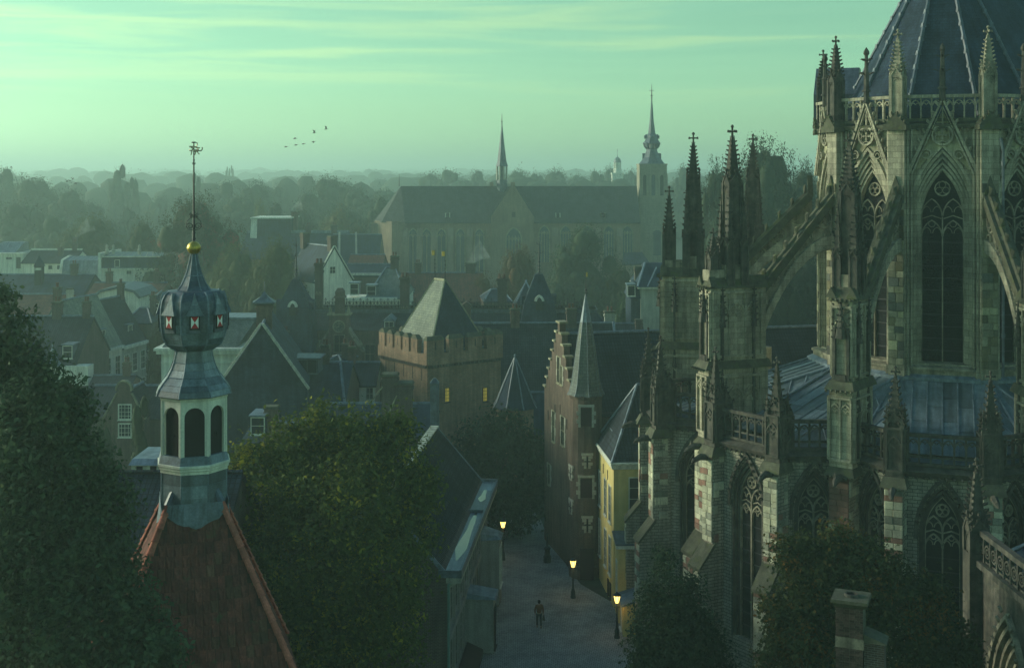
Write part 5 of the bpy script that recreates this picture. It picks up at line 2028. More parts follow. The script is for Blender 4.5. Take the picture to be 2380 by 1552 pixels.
# ------------------------------------------------------------------ stepped gable house behind the tower
pl, pr_ = Vector((2.75, 104.5, 0)), Vector((4.85, 95.4, 0))
Mg, hbg = face_frame(pl, pr_)
t = thing('stepped_gable_house', 'tall brick house with narrow stepped gable and long dark tiled roof', 'house', Mg.translation, Mg.to_euler().z)
ZE, ZR, DD = 12.4, 18.0, 26.0
b = MB()
n = 7
prof = [(-hbg, 0), (hbg, 0)]
for i in range(n):
    x = hbg - hbg * .93 * i / n
    z = ZE + .6 + (ZR + .9 - ZE - .6) * i / n
    prof += [(x, z), (hbg - hbg * .93 * (i + 1) / n, z)] if i else [(hbg, z), (hbg - hbg * .93 / n, z)]
prof.append((hbg * .07, ZR + .9))
prof += [(-x, z) for x, z in reversed(prof[2:])]
b.prism_y(prof, 0, .5)
b.box(-hbg + .02, hbg - .02, .5, DD, 0, ZE - .02)
gw = b.build('stepped_gable', BRICK, t)
for i in range(n + 1):
    x1_ = hbg - hbg * .93 * i / n
    z = ZE + .6 + (ZR + .9 - ZE - .6) * i / n
    for s in ((-1, 1) if i < n else (1,)):
        c = MB()
        xo = x1_ if i < n else hbg * .12
        xi = hbg - hbg * .93 * (i + 1) / n if i < n else -hbg * .12
        xa, xb = sorted((s * (xo + .1), s * (xi - .0)))
        c.box(xa, xb, -.12, .62, z, z + .16)
        c.build('step_coping', STONE_LIGHT, gw)
slope_roof(t, 2 * hbg - .1, DD - .6, ZE, ZR, 'y', PANTILE, .2, y0=.55)
for (x, z, w, h) in ((0, 14.0, .8, 2.2), (.9, 14.0, .6, 1.6), (-1.6, 8.9, .8, 2.6), (1.3, 9.2, 1.0, 2.4), (-3, 5.0, .8, 1.8)):
    o = win(t, None, x, z, w, h, -.01, STONE_LIGHT, 2, 2)
    for i in range(4):
        for s in (-1, 1):
            q = MB()
            e = .3 if i % 2 else .16
            xa, xb = sorted((x + s * w / 2, x + s * (w / 2 + e)))
            q.box(xa, xb, -.035, .05, z + h * i / 4, z + h * (i + 1) / 4 - .04)
            q.build('quoin_stone', WHITEST, o)
for x, z in ((-1.0, 11.3), (.6, 11.6), (2.6, 10.8), (-3.2, 10.4)):
    b = MB()
    b.tube([(x, -.05, z), (x, -.05, z + .8)], .03, 4)
    b.build('wall_anchor', IRON, t)

# ------------------------------------------------------------------ yellow house and its annexes
c0, c1, c2, c3 = Vector((7.28, 88, 0)), Vector((6.62, 95.0, 0)), Vector((13.0, 96.2, 0)), Vector((13.0, 88.4, 0))
YE = thing('yellow_house', 'yellow rendered house with tall white windows and dark hipped roof squeezed beside the church', 'house', (9.5, 91, 0))
Y0 = Matrix.Translation((-9.5, -91, 0))
zy = 10.2
b = MB(Y0)
b.hexa([tuple(c0), tuple(c3), tuple(c2), tuple(c1)] + [tuple(p + Vector((0, 0, zy))) for p in (c0, c3, c2, c1)])
b.build('wall', YELLOW, YE)
ra, rb_ = Vector((9.4, 92.2, 15.2)), Vector((12.0, 92.4, 15.2))
b = MB(Y0)
e_ = [p + (p - Vector((9.8, 91.8, 0))).normalized() * .3 + Vector((0, 0, zy + .1)) for p in (c0, c3, c2, c1)]
b.poly([tuple(e_[0]), tuple(e_[1]), tuple(rb_), tuple(ra)])
b.poly([tuple(e_[3]), tuple(e_[0]), tuple(ra)])
b.poly([tuple(e_[2]), tuple(e_[3]), tuple(ra), tuple(rb_)])
b.poly([tuple(e_[1]), tuple(e_[2]), tuple(rb_)])
rf_ = b.build('roof', PANTILE, YE)
b = MB(Y0)
for p, q in ((e_[0], ra), (e_[3], ra), (ra, rb_)):
    b.tube([p + Vector((0, 0, .05)), q + Vector((0, 0, .05))], .11, 6)
b.build('hip_lead', LEAD, rf_)
b = MB(Y0)
b.tube([tuple(e_[3]), tuple(e_[0]), tuple(e_[1])], .11, 6)
b.hexa([tuple(p + Vector((0, 0, zy - .32))) for p in (c0 + Vector((-.12, -.12, 0)), c3 + Vector((0, -.12, 0)), c2, c1 + Vector((-.12, 0, 0)))] + [tuple(p + Vector((0, 0, zy + .02))) for p in (c0 + Vector((-.2, -.2, 0)), c3 + Vector((0, -.2, 0)), c2, c1 + Vector((-.2, 0, 0)))])
b.build('eaves_board', WHITE, YE)
Ml, hl_ = face_frame(c1, c0)
Ml = Y0 @ Ml
for x in (-2.3, .2, 2.1):
    win(YE, Ml, x, 5.7, .95, 2.7, -.02, WHITE, 2, 4)
    win(YE, Ml, x, 1.9, .95, 2.8, -.02, WHITE, 2, 4)
    b = MB(Ml)
    b.tube([(x - .8, -.06, 8.6), (x - .8, -.06, 9.3)], .03, 4)
    b.build('wall_anchor', IRON, YE)
for x in (1.4, 2.3):
    win(YE, Ml, x, .25, .45, 1.1, -.02, DARKWOOD, 1, 2)
Mr, hr_ = face_frame(c0, c3)
Mr = Y0 @ Mr
win(YE, Mr, -hr_ + 1.85, 6.95, 1.55, 2.35, -.02, WHITE, 2, 3)
dormer(YE, Ml, -1.0, .75, zy + .35, .9, 1.15, 1.8, LEAD, WHITE, 1, 2)
b = MB(Ml)
b.tube([(-3.42, -.12, zy), (-3.42, -.12, .2)], .07, 6)
b.build('downpipe', LEAD, YE)
an = MB(Y0)
an.box(7.35, 10.2, 84.9, 88.0, 0, 5.15)
an_o = an.build('annex', YELLOW, YE)
b = MB(Y0)
b.box(7.2, 10.3, 84.75, 88.02, 5.15, 5.4)
b.build('annex_cornice', WHITE, an_o)
b = MB(Y0)
b.box(7.15, 10.3, 84.7, 88.0, 5.401, 5.5)
b.build('annex_roof', LEAD_DARK, an_o)
Ma = Y0 @ face_frame(Vector((7.35, 88, 0)), Vector((7.35, 84.9, 0)))[0]
win(an_o, Ma, .4, 1.0, .8, 3.0, -.02, WHITE, 1, 3)
an = MB(Y0)
an.prism_y([(7.45, 0), (9.8, 0), (9.8, 2.9), (7.45, 2.1)], 82.4, 84.9)
an_o = an.build('lean_to', YELLOW, YE)
b = MB(Y0)
b.slab([(7.3, 82.25, 2.12), (9.9, 82.25, 3.0), (9.9, 84.9, 3.0), (7.3, 84.9, 2.12)], .12)
b.build('lean_to_roof', LEAD, an_o)
Ma = Y0 @ face_frame(Vector((7.45, 84.9, 0)), Vector((7.45, 82.4, 0)))[0]
win(an_o, Ma, 0, .1, .85, 1.9, -.02, WHITE, 1, 1)

# ------------------------------------------------------------------ the brick keep
KD = 121.0
kk = KD / F
KX = px(993, KD)
ph = R(37)
er, el = Vector((math.cos(ph), math.sin(ph), 0)), Vector((-math.sin(ph), math.cos(ph), 0))
S_ = 9.0
KEEP = thing('crenellated_keep', 'square brick tower with battlements, lit slit windows and steep slate pyramid roof', 'tower', (KX, KD, 0), ph)
zt, zs_, zc_ = pz(783, KD), pz(850, KD), pz(800, KD)
b = MB()
b.box(0, S_, 0, S_, 0, zs_)
b.build('wall', BRICK_KEEP, KEEP)
b = MB()
o_ = .16
b.box(-o_, S_ + o_, -o_, S_ + o_, zs_, zt - 1.75)
for (ax_, n_) in (('x', 4), ('y', 6)):
    pass
b.build('parapet_wall', BRICK_KEEP, KEEP)
b = MB()
for i in range(26):
    x = S_ * (i + .5) / 26
    b.box(x - .09, x + .09, -o_ - .06, 0, zs_ - .28, zs_ + .02)
    b.box(-o_ - .06, 0, x - .09, x + .09, zs_ - .28, zs_ + .02)
b.build('corbels', BRICK_DARK, KEEP)


def merlon(x0, x1, y0, y1):
    m = MB()
    m.box(x0, x1, y0, y1, zt - 1.75, zt - .38)
    o = m.build('merlon', BRICK_KEEP, KEEP)
    m = MB()
    cx_, cy_ = (x0 + x1) / 2, (y0 + y1) / 2
    hx, hy = (x1 - x0) / 2, (y1 - y0) / 2
    m.hexa([(x0 - .06, y0 - .08, zt - .38), (x1 + .06, y0 - .08, zt - .38), (x1 + .06, y1 + .08, zt - .38), (x0 - .06, y1 + .08, zt - .38),
            (cx_ - hx * .85, cy_ - hy * .3, zt), (cx_ + hx * .85, cy_ - hy * .3, zt), (cx_ + hx * .85, cy_ + hy * .3, zt), (cx_ - hx * .85, cy_ + hy * .3, zt)])
    m.build('merlon_cap', STONE_MOSS, o)
    m = MB()
    if hx > hy:
        m.box(cx_ - .05, cx_ + .05, y0 - .012, y1 + .012, zt - 1.35, zt - .65)
    else:
        m.box(x0 - .012, x1 + .012, cy_ - .05, cy_ + .05, zt - 1.35, zt - .65)
    m.build('arrow_slit', LOUVRE, o)


A1_, B1_ = -o_, S_ + o_
nr = 4
pw = (B1_ - A1_) / nr
for i in range(nr):
    merlon(A1_ + i * pw + (.001 if i == 0 else .28), A1_ + (i + 1) * pw - (.28 if i < nr - 1 else 0), A1_, A1_ + .55)
    merlon(A1_ + i * pw + .28, A1_ + (i + 1) * pw - .28, B1_ - .55, B1_)
nl = 6
pw = (B1_ - A1_) / nl
for i in range(nl):
    if i:
        merlon(A1_, A1_ + .55, A1_ + i * pw + .2, A1_ + (i + 1) * pw - .2)
    merlon(B1_ - .55, B1_, A1_ + i * pw + .2 + (.4 if i == 0 else 0), A1_ + (i + 1) * pw - .2)
b = MB()
for i in range(5):
    y = S_ * (i + .6) / 5.3
    b.box(-.02, .05, y - .05, y + .05, zs_ - 1.6, zs_ - .4)
b.build('wall_slits', LOUVRE, KEEP)
b = MB()
b.box(.3, S_ - .3, .3, S_ - .3, zt - 2.0, zt - 1.6)
b.build('walkway', LEAD_DARK, KEEP)
zr_ = pz(652, KD + 5)
zb_ = zt - 1.62
b = MB()
q0 = [(1.0, 1.0, zb_), (S_ - 1.0, 1.0, zb_), (S_ - 1.0, S_ - 1.0, zb_), (1.0, S_ - 1.0, zb_)]
rx, ry = S_ / 2, S_ / 2
rid = [(rx, ry - 1.0, zr_), (rx, ry - .98, zr_), (rx, ry + 1.0, zr_), (rx - .02, ry + 1.0, zr_)]
top = [(rx - .06, ry - .95, zr_), (rx + .06, ry - .95, zr_), (rx + .06, ry + .95, zr_), (rx - .06, ry + .95, zr_)]
b.poly([q0[0], q0[1], top[1], top[0]])
b.poly([q0[1], q0[2], top[2], top[1]])
b.poly([q0[2], q0[3], top[3], top[2]])
rf_ = b.build('pyramid_roof', SLATE, KEEP)
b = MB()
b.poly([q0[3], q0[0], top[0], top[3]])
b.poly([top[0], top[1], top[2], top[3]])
b.build('pale_roof_slope', SLATE_PALE, rf_)  # left slope in paler slate: the light it catches is put into its colour
b = MB()
for a, c in zip(q0, top):
    b.tube([a, c], .09, 5)
b.tube([top[0], top[3]], .12, 6)
b.build('hip_tiles', STONE_LIGHT, rf_)
for yy in (ry - .95, ry + .95):
    b = MB()
    hfin = 3.1
    b.tube([(rx, yy, zr_), (rx, yy, zr_ + hfin)], [.06, .02], 5)
    for i in range(5):
        b.frus(rx, yy, zr_ + .3 + i * .4, zr_ + .42 + i * .4, .1 - i * .012, .06, 5)
    f_ = b.build('finial', IRON, KEEP)
    b = MB()
    b.box(rx - .38, rx - .04, yy - .015, yy + .015, zr_ + hfin - .65, zr_ + hfin - .15)
    b.build('finial_flag', GOLD, f_)


def lit_slit(parent, M, x, z, w, h, frame=None):
    o = win(parent, M, x, z, w, h, -.01, frame or TIMBER, 3, 4, LIT, .06, .03)
    return o


lit_slit(KEEP, None, 2.35, pz(934, KD + 1.5), .58, 1.45)
lit_slit(KEEP, None, 7.0, pz(934, KD + 4), .58, 1.45)
t = thing('conical_turret', 'low brick turret with spreading slate cone and lit window against the keep', 'tower', (px(1197, 118), 118, 0))
k_ = 118 / F
b = MB()
b.frus(0, 0, 0, pz(942, 118), 42 * k_, 43 * k_, 8)
b.build('turret_wall', BRICK_KEEP, t)
b = MB()
b.lathe([(54 * k_, pz(945, 118)), (46 * k_, pz(932, 118)), (30 * k_, pz(895, 118)), (13 * k_, pz(857, 118)), (2 * k_, pz(833, 118))], 8, rot=math.pi / 8)
rf_ = b.build('cone_roof', SLATE, t)
b = MB()
for k in range(8):
    a = math.pi / 8 + 2 * math.pi * k / 8 - math.pi / 2
    b.tube([(r * k_ * math.cos(a), r * k_ * math.sin(a), pz(y, 118) + .03) for r, y in ((54, 945), (46, 932), (30, 895), (13, 857), (2, 833))], .07, 5)
b.lathe([(.15, pz(836, 118)), (.1, pz(828, 118)), (.16, pz(826, 118)), (.02, pz(822, 118))], 6)
b.build('lead_rolls', LEAD, rf_)
lit_slit(t, Matrix.Translation((0, -42 * k_, 0)), 8 * k_, pz(982, 118), .72, .78)
lit_slit(t, Matrix.Translation((0, -42 * k_, 0)), 8 * k_, pz(1010, 118), .72, .7)

# ------------------------------------------------------------------ dark roofs behind the keep
t, W, ze, zr = house('dark_roofed_wing', 'long dark pantiled roof with pale lead ridge behind the stepped gable', 1100, 1443, 130, 16, 985, 751, 'x', BRICK_DARK, PANTILE, 0, .3, 1.5)
b = MB()
b.tube([(W / 2 + .1, -.3, ze), (W / 2 + .1, 8, zr + .1)], .16, 6)
b.build('verge_lead', LEAD, t)
t, W, ze, zr = house('low_roofed_range', 'low slate roofed range between the conical turret and the stepped gable', 1235, 1292, 121, 6, 1000, 912, 'x', BRICK_DARK, SLATE)

# ------------------------------------------------------------------ houses around the middle
t, W, ze, zr = house('dark_gable_house', 'dark slate hung gable with pale stone verges rising behind the white belfry', 505, 712, 106, 14, 905, 757, 'y', None, SLATE, 0, .1, 8)
for o in list(t.children):
    if o.name.startswith('wall'):
        o.data.materials[0] = SLATE
for s in (-1, 1):
    coping(t, (s * (W / 2 + .1), -.05, ze - .1), (0, -.05, zr + .14), .36, .18, VERGE)
b = MB()
b.box(-W / 2 - .5, -W / 2 + .1, -.3, .3, ze - .5, ze + .2)
b.build('kneeler', STONE_LIGHT, t)
c = chimney(t, -.05, 4.5, zr - 3.0, pz(706, 111), 1.35, 1.1, BRICK)
b = MB()
zc_ = pz(706, 111) + .15
b.frus(-.05, 4.5, zc_, zc_ + .12, 1.0, 1.0, 4)
b.frus(-.05, 4.5, zc_ + .12, zc_ + .5, .9, .4, 4)
b.frus(-.05, 4.5, zc_ + .5, zc_ + 1.0, .4, .04, 4)
b.tube([(-.05, 4.5, zc_ + .9), (-.05, 4.5, zc_ + 1.9)], .035, 5)
b.build('chimney_roof', LEAD_DARK, c)
t, W, ze, zr = house('flat_dormer_house', 'dark roofed house with flat lidded dormer right of the dark gable', 655, 800, 112, 11, 935, 842, 'x', BRICK_DARK, SLATE)
dormer(t, None, -W / 2 + 1.6, 1.5, pz(872, 113), 2.9, 1.4, 3, LEAD_DARK, LEAD_DARK, 3, 1)
coping(t, (W / 2, -.2, ze), (W / 2 - 1.2, 5.5, zr + .2), .4, .15, LEAD)
t, W, ze, zr = house('cream_back_house', 'small cream walled house with dark tiled roof left of the keep', 792, 872, 124, 8, 893, 842, 'x', PLASTER, PANTILE)
win(t, None, W / 2 - .55, ze - 1.6, .8, 1.3, -.02, WHITE, 2, 2)
b = MB()
b.box(-W / 2 - .2, -W / 2 + .5, -.25, 0, 0, ze - .1)
b.build('pilaster', WHITE, t)
t, W, ze, zr = house('chimney_house', 'dark roofed house with two mossy brick chimneys below the keep', 728, 1002, 99, 10, 1010, 938, 'x', BRICK_DARK, SLATE)
for cx_, yt, w_, yb in ((905, 874, 1.25, 960), (938, 894, 1.35, 1010)):
    x = px(cx_, 101) - px(865, 99)
    chimney(t, x, 2.5, 6, pz(yt, 101), w_, 1.2, BRICK_DARK)
    coping(t, (x - 1.6, 2.0, pz(yb - 20, 101)), (x - .5, 2.0, pz(yt + 25, 101)), .12, .12, STONE_LIGHT, 'flashing')
b = MB()
x = px(1010, 97) - px(865, 99)
b.box(x - .34, x + .34, -2.2, -1.4, 0, pz(890, 97))
b.frus(x, -1.8, pz(890, 97), pz(880, 97), .36, .1, 4)
b.build('lead_stack', LEAD_DARK, t)
t, W, ze, zr = house('hidden_brick_house', 'red brick house with white framed dormer and stub chimney behind the round tree', 560, 720, 92, 9, 1030, 985, 'x', BRICK, SLATE)
dormer(t, None, -W / 2 + 1.3, -.2, pz(1010, 92), 1.1, 1.4, 2.5, LEAD, WHITE, 1, 2)
chimney(t, -W / 2 + 2.1, 1.0, 9, pz(948, 93), .95, .9, BRICK)

t = thing('cream_mansion', 'cream painted mansion with heavy cornice and grey roof partly hidden by the turret', 'house', (px(462, 122), 122, 0))
k_ = 122 / F
W = 174 * k_
z0_ = pz(822, 122)
b = MB()
b.box(-W / 2, W / 2, 0, 10, 0, z0_)
b.build('wall', WHITE, t)
b = MB()
b.box(-W / 2 - .4, W / 2 + .4, -.45, 10, z0_, z0_ + .35)
b.box(-W / 2 - .6, W / 2 + .6, -.65, 10, z0_ + .35, z0_ + .6)
b.box(-W / 2, W / 2, -.1, 0, z0_ - 1.0, z0_ - .8)
b.build('cornice', WHITE, t)
b = MB()
b.hexa([(-W / 2, .2, z0_ + .6), (W / 2, .2, z0_ + .6), (W / 2, 9.5, z0_ + .6), (-W / 2, 9.5, z0_ + .6), (-W / 2 + 1.5, 3, pz(742, 125)), (W / 2 + 1.4, 3, pz(742, 125)), (W / 2 + 1.4, 7, pz(742, 125)), (-W / 2 + 1.5, 7, pz(742, 125))])
rf_ = b.build('mansard_roof', SLATE_OLD, t)
b = MB()
b.box(-W / 2 + 1.4, W / 2 + 1.5, 2.9, 7.1, pz(742, 125), pz(742, 125) + .2)
b.build('lead_flat', LEAD, rf_)
for i, xv in enumerate((396, 430, 500, 530)):
    b = MB()
    xx = (xv - 462) * k_
    b.sweep([(xx - .62, z0_ - 4.6)] + arch(.62, z0_ - 2.4, .45, 5, xx) + [(xx + .62, z0_ - 4.6)], .18, -.09, .02)
    o = b.build('window_surround', WHITE, t)
    win(o, None, xx, z0_ - 4.6, 1.1, 2.5, -.02, WHITE, 2, 3)

# ------------------------------------------------------------------ left foreground roofs
t, W, ze, zr = house('dark_tiled_house', 'plain dark pantiled roof just behind the lead turret', 40, 470, 50, 14, 1450, 1099, 'x', BRICK_DARK, PANTILE, cap=PANTILE)
t = thing('white_dormer_house', 'house with pale slated mansard and flat white dormer left of the belfry', 'house', (px(345, 64), 64, 0))
k_ = 64 / F
W = 110 * k_
z0_ = pz(1098, 64)
b = MB()
b.box(-W / 2, W / 2, .3, 9, 0, z0_ - .6)
b.build('wall', BRICK_DARK, t)
b = MB()
b.box(-40 * k_, 42 * k_, 0, 3, z0_ - 1.2, pz(1078, 64))
dm = b.build('dormer', WHITE, t)
for q in (-20, 12, 32):
    win(dm, None, q * k_, z0_ - .55, 20 * k_, .95, -.02, WHITE, 1, 1, f=.05)
b = MB()
b.hexa([(-44 * k_, -.25, pz(1079, 64)), (46 * k_, -.25, pz(1079, 64)), (46 * k_, 3, pz(1079, 64)), (-44 * k_, 3, pz(1079, 64)), (-40 * k_, .2, pz(1068, 64)), (42 * k_, .2, pz(1068, 64)), (42 * k_, 3, pz(1068, 64)), (-40 * k_, 3, pz(1068, 64))])
b.build('dormer_roof', LEAD, dm)
b = MB()
b.hexa([(0, 2, pz(1075, 65)), (W * .9, 2, pz(1075, 65)), (W * .9, 8, pz(1075, 65)), (0, 8, pz(1075, 65)), (27 * k_, 4.5, pz(980, 67)), (W * .9, 4.5, pz(980, 67)), (W * .9, 6, pz(980, 67)), (27 * k_, 6, pz(980, 67))])
rf_ = b.build('mansard_roof', SLATE_PALE, t)
b = MB()
b.tube([(0, 2, pz(1073, 65)), (27 * k_, 4.5, pz(979, 67))], .07, 5)
b.build('hip_lead', LEAD, rf_)

t, W, ze, zr = house('round_gable_house', 'brick house with rounded gable top and white sash window between trees', 185, 374, 113, 9, 968, 896, 'x', BRICK_DARK, PANTILE)
k_ = 112 / F
gx = px(288, 111) - px(279.5, 113)
gw_, gze, gzr = 94 * k_, pz(975, 111), pz(903, 111)
b = MB()
b.prism_y([(gx - gw_ / 2, 0), (gx + gw_ / 2, 0), (gx + gw_ / 2, gze), (gx + .62, gzr - .6), (gx - .62, gzr - .6), (gx - gw_ / 2, gze)], -2.0, -1.7)
b.prism_y([(gx - .6, gzr - .6), (gx + .6, gzr - .6)] + [(x, z) for x, z in reversed(round_arch(.6, gzr, 8, gx))], -2.05, -1.65)
b.box(gx - gw_ / 2 + .05, gx + gw_ / 2 - .05, -1.7, 0, 0, gze - .1)
gb = b.build('front_gable', BRICK, t)
slope_roof(t, gw_ - .1, 5.5, gze, gzr - .4, 'y', PANTILE, .05, y0=-1.69, x0=gx)
for s in (-1, 1):
    coping(gb, (gx + s * (gw_ / 2 + .05), -1.88, gze), (gx + s * .62, -1.88, gzr - .45), .2, .12, STONE_LIGHT)
b = MB()
b.sweep([(gx - .68, gzr - .2)] + round_arch(.68, gzr, 8, gx) + [(gx + .68, gzr - .2)], .14, -2.15, -1.6)
b.build('rounded_coping', STONE_LIGHT, gb)
win(gb, None, gx + .1, pz(981, 110), 1.25, 1.45, -2.02, WHITE, 4, 4, f=.12)
win(gb, None, gx + .1, pz(1022, 110), 1.25, 1.3, -2.02, WHITE, 4, 3, f=.12)
chimney(t, px(355, 113) - px(279.5, 113), 3, 8, pz(915, 113), .25, .25, LEAD)

# row of houses along the far left street
rowA = Vector((-50.3, 144, 0))
td = Vector((math.cos(R(79)), math.sin(R(79)), 0))


def row_house(name, label, s0, s1, ze, zr, wallm, roofm, D=7.0, hip=0, cols=3, dorm=()):
    m = rowA + td * (s0 + s1) / 2
    t = thing(name, label, 'house', m, R(79), 'houses in a row along the far street')
    W = s1 - s0 - .05
    walls(t, W, D, ze, zr, 'x', wallm)
    slope_roof(t, W, D, ze, zr, 'x', roofm, .25)
    b = MB()
    b.box(-W / 2, W / 2, -.35, 0, ze - .45, ze - .05)
    b.build('cornice', WHITE, t)
    for i in range(cols):
        x = -W / 2 + W * (i + .5) / cols
        win(t, None, x, ze - 3.6, W / cols * .55, 2.4, -.02, WHITE, 2, 3)
        win(t, None, x, ze - 7.2, W / cols * .55, 2.5, -.02, WHITE, 2, 3)
    for x, w in dorm:
        dormer(t, None, x, .9, ze + .5, w, 1.7, 2.6, LEAD, WHITE, 3, 1)
    return t


row_house('cream_row_house', 'cream house whose tall weathered grey roof catches the light', 0, 9.2, 9.8, 16.0, PLASTER, SLATE_PALE, cols=4, dorm=((1.2, 1.8),))
row_house('grey_row_house', 'narrow grey fronted house with dark roof beside the pale roofed one', 9.2, 15.5, 9.6, 15.2, PLASTER_G, PANTILE, cols=3, dorm=((.5, 1.1),))
row_house('end_row_house', 'last small house of the row with two white dormers', 15.5, 21, 8.2, 12.5, PLASTER_G, PANTILE, D=6, cols=2, dorm=((-1.2, 1.0), (1.4, 1.0)))
t, W, ze, zr = house('near_row_house', 'wide dark roofed house with pale dormers at the near end of the row', -40, 176, 133, 11, 842, 735, 'x', BRICK_DARK, PANTILE)
dormer(t, None, W / 2 - 1.0, .3, ze + .3, 1.1, 1.5, 3, LEAD, WHITE, 1, 2)
b = MB()
xx = px(124, 133) - px(68, 133)
b.lathe([(1.15, ze - .3), (.7, ze + .2), (.35, ze + .9), (.06, ze + 1.6), (.03, ze + 2.1)], 8, xx, -.3)
b.build('cone_cap', LEAD, t)
b = MB()
b.box(W / 2 - 2.5, W / 2 + 1.6, -.8, 1, ze - 2.4, ze - .3)
b.build('shop_cornice', WHITE, t)

# houses farther back on the left
t, W, ze, zr = house('long_roofed_hall', 'long dark roof with little wooden ventilator turret before the white houses', -60, 189, 186, 12, 690, 638, 'x', BRICK_DARK, SLATE)
b = MB()
xx = px(88, 189) - px(64.5, 186)
zv = pz(690, 186)
yv = 3.6
b.box(xx - .55, xx + .55, yv - .55, yv + .55, zv, pz(618, 189))
ve = b.build('ventilator', TIMBER, t)
b = MB()
b.box(xx - .5, xx + .5, yv - .57, yv - .54, pz(628, 189), pz(623, 189))
b.build('ventilator_opening', WHITE, ve)
b = MB()
b.frus(xx, yv, pz(620, 189), pz(594, 189), .68, .03, 4)
b.build('ventilator_roof', SLATE, ve)
t, W, ze, zr = house('red_roofed_house', 'weathered red pantiled roof between dark roofs on the far left', 14, 142, 172, 10, 742, 684, 'x', BRICK_DARK, REDTILE_FAR)
chimney(t, W / 2 - .2, 4, 6, pz(676, 174), .8, .8, PLASTER_G)
t, W, ze, zr = house('brown_roofed_house', 'brownish pitched roof behind the pale curved gable', 190, 362, 182, 12, 702, 657, 'x', BRICK_DARK, REDTILE_FAR)
t = thing('curved_gable_house', 'pale house end with low curved gable and small windows', 'house', (px(272, 170), 170, 0))
k_ = 170 / F
b = MB()
b.prism_y([(-50 * k_, 0), (50 * k_, 0), (50 * k_, pz(690, 170)), (38 * k_, pz(679, 170)), (0, pz(671, 170)), (-38 * k_, pz(679, 170)), (-50 * k_, pz(690, 170))], 0, 8)
b.build('wall', PLASTER, t)
b = MB()
b.sweep([(-54 * k_, pz(692, 170)), (-40 * k_, pz(677, 170)), (0, pz(668, 170)), (40 * k_, pz(677, 170)), (54 * k_, pz(692, 170))], .35, -.3, 8.2)
b.build('curved_roof', LEAD_DARK, t)
for x in (-16, 14):
    win(t, None, x * k_, pz(703, 170), 15 * k_, 8 * k_, -.02, WHITE, 2, 1)
for i, x in enumerate((20, 25, 30)):
    b = MB()
    b.tube([(x * k_, -2.5, pz(742, 168)), (x * k_, -2.5, pz(690 + 4 * (i % 2), 168))], .14, 6)
    b.build('flue_pipe', LEAD, t)
t, W, ze, zr = house('low_slate_house', 'low slate roofed extension below the curved gable', 285, 352, 160, 6, 748, 716, 'x', BRICK_DARK, SLATE, 1.5)
t = thing('white_mansard_house', 'white house with dark mansard storey and glazed roof top', 'house', (px(300, 215), 215, 0))
k_ = 215 / F
W = 138 * k_
b = MB()
b.box(-W / 2, W / 2, 0, 11, 0, pz(627, 215))
b.build('wall', PLASTER, t)
b = MB()
b.box(-W / 2 - .15, W / 2 + .6, -.3, 11, pz(627, 215), pz(623.5, 215))
b.box(-W / 2 - .2, -W / 2 + .35, -.15, 11, 0, pz(588, 215))
b.box(-W / 2, W / 2 + .2, -.15, .2, pz(598, 215), pz(596, 215))
b.build('white_trim', WHITE, t)
b = MB()
b.hexa([(-W / 2, 0, pz(623.5, 215)), (W / 2, 0, pz(623.5, 215)), (W / 2, 11, pz(623.5, 215)), (-W / 2, 11, pz(623.5, 215)), (-W / 2, .4, pz(598, 215)), (W / 2 - .2, .4, pz(598, 215)), (W / 2 - .2, 10.5, pz(598, 215)), (-W / 2, 10.5, pz(598, 215))])
b.build('mansard', SLATE, t)
b = MB()
b.hexa([(-W / 2, .3, pz(597, 215)), (W / 2, .3, pz(597, 215)), (W / 2, 10.5, pz(597, 215)), (-W / 2, 10.5, pz(597, 215)), (-W / 2, 5, pz(587, 219)), (W / 4, 5, pz(587, 219)), (W / 4, 6, pz(587, 219)), (-W / 2, 6, pz(587, 219))])
ro = b.build('upper_roof', LEAD_DARK, t)
b = MB()
for i in range(9):
    x = -W / 2 + W * i / 9
    b.tube([(x, .3, pz(596.5, 215)), (x * .8 - .5, 5, pz(586.5, 219))], .06, 4)
b.build('roof_ribs', PLASTER_G, ro)
win(t, None, -28 * k_, pz(621, 215), 12 * k_, 17 * k_, .1, WHITE, 1, 1)
win(t, None, 0, pz(638, 215), 13 * k_, 9 * k_, -.02, WHITE, 2, 1)
for x in (-60, -45, 16):
    b = MB()
    b.lathe([(.3, pz(592, 216)), (.25, pz(585, 216)), (.4, pz(583, 216)), (.2, pz(578, 216)), (.25, pz(572, 216)), (.05, pz(569, 216))], 8, x * k_, 2)
    b.build('roof_vent', PLASTER_G, t)
t = thing('barrel_roof_house', 'house with lead barrel roof and white curved end next to the mansard house', 'house', (px(187, 226), 226, 0))
k_ = 226 / F
W = 94 * k_
b = MB()
b.prism_x([(0, 0), (9, 0), (9, pz(630, 226)), (8, pz(606, 226)), (4.5, pz(599, 226)), (.8, pz(606, 226)), (0, pz(630, 226))], -W / 2 + .3, W / 2)
b.build('barrel_roof', LEAD, t)
b = MB()
b.prism_x([(-.25, 0), (9.2, 0), (9.2, pz(628, 226)), (8.2, pz(604, 226)), (4.5, pz(597, 226)), (.7, pz(604, 226)), (-.25, pz(628, 226))], -W / 2 - .1, -W / 2 + .3)
b.build('end_wall', WHITE, t)
b = MB()
b.box(-W / 2 + .3, W / 2, -.5, 0, 0, pz(643, 226))
b.build('front_wall', PLASTER_G, t)
b = MB()
for i in range(1, 9):
    x = -W / 2 + W * i / 9
    b.tube([(x, -.02, pz(630, 226)), (x, .78, pz(605.5, 226)), (x, 4.5, pz(598.5, 226))], .06, 4)
b.build('roof_seams', LEAD_DARK, t)
t, W, ze, zr = house('white_terrace', 'long low white house with two small windows under a dark roof', 50, 170, 236, 10, 610, 582, 'x', WHITE, PANTILE)
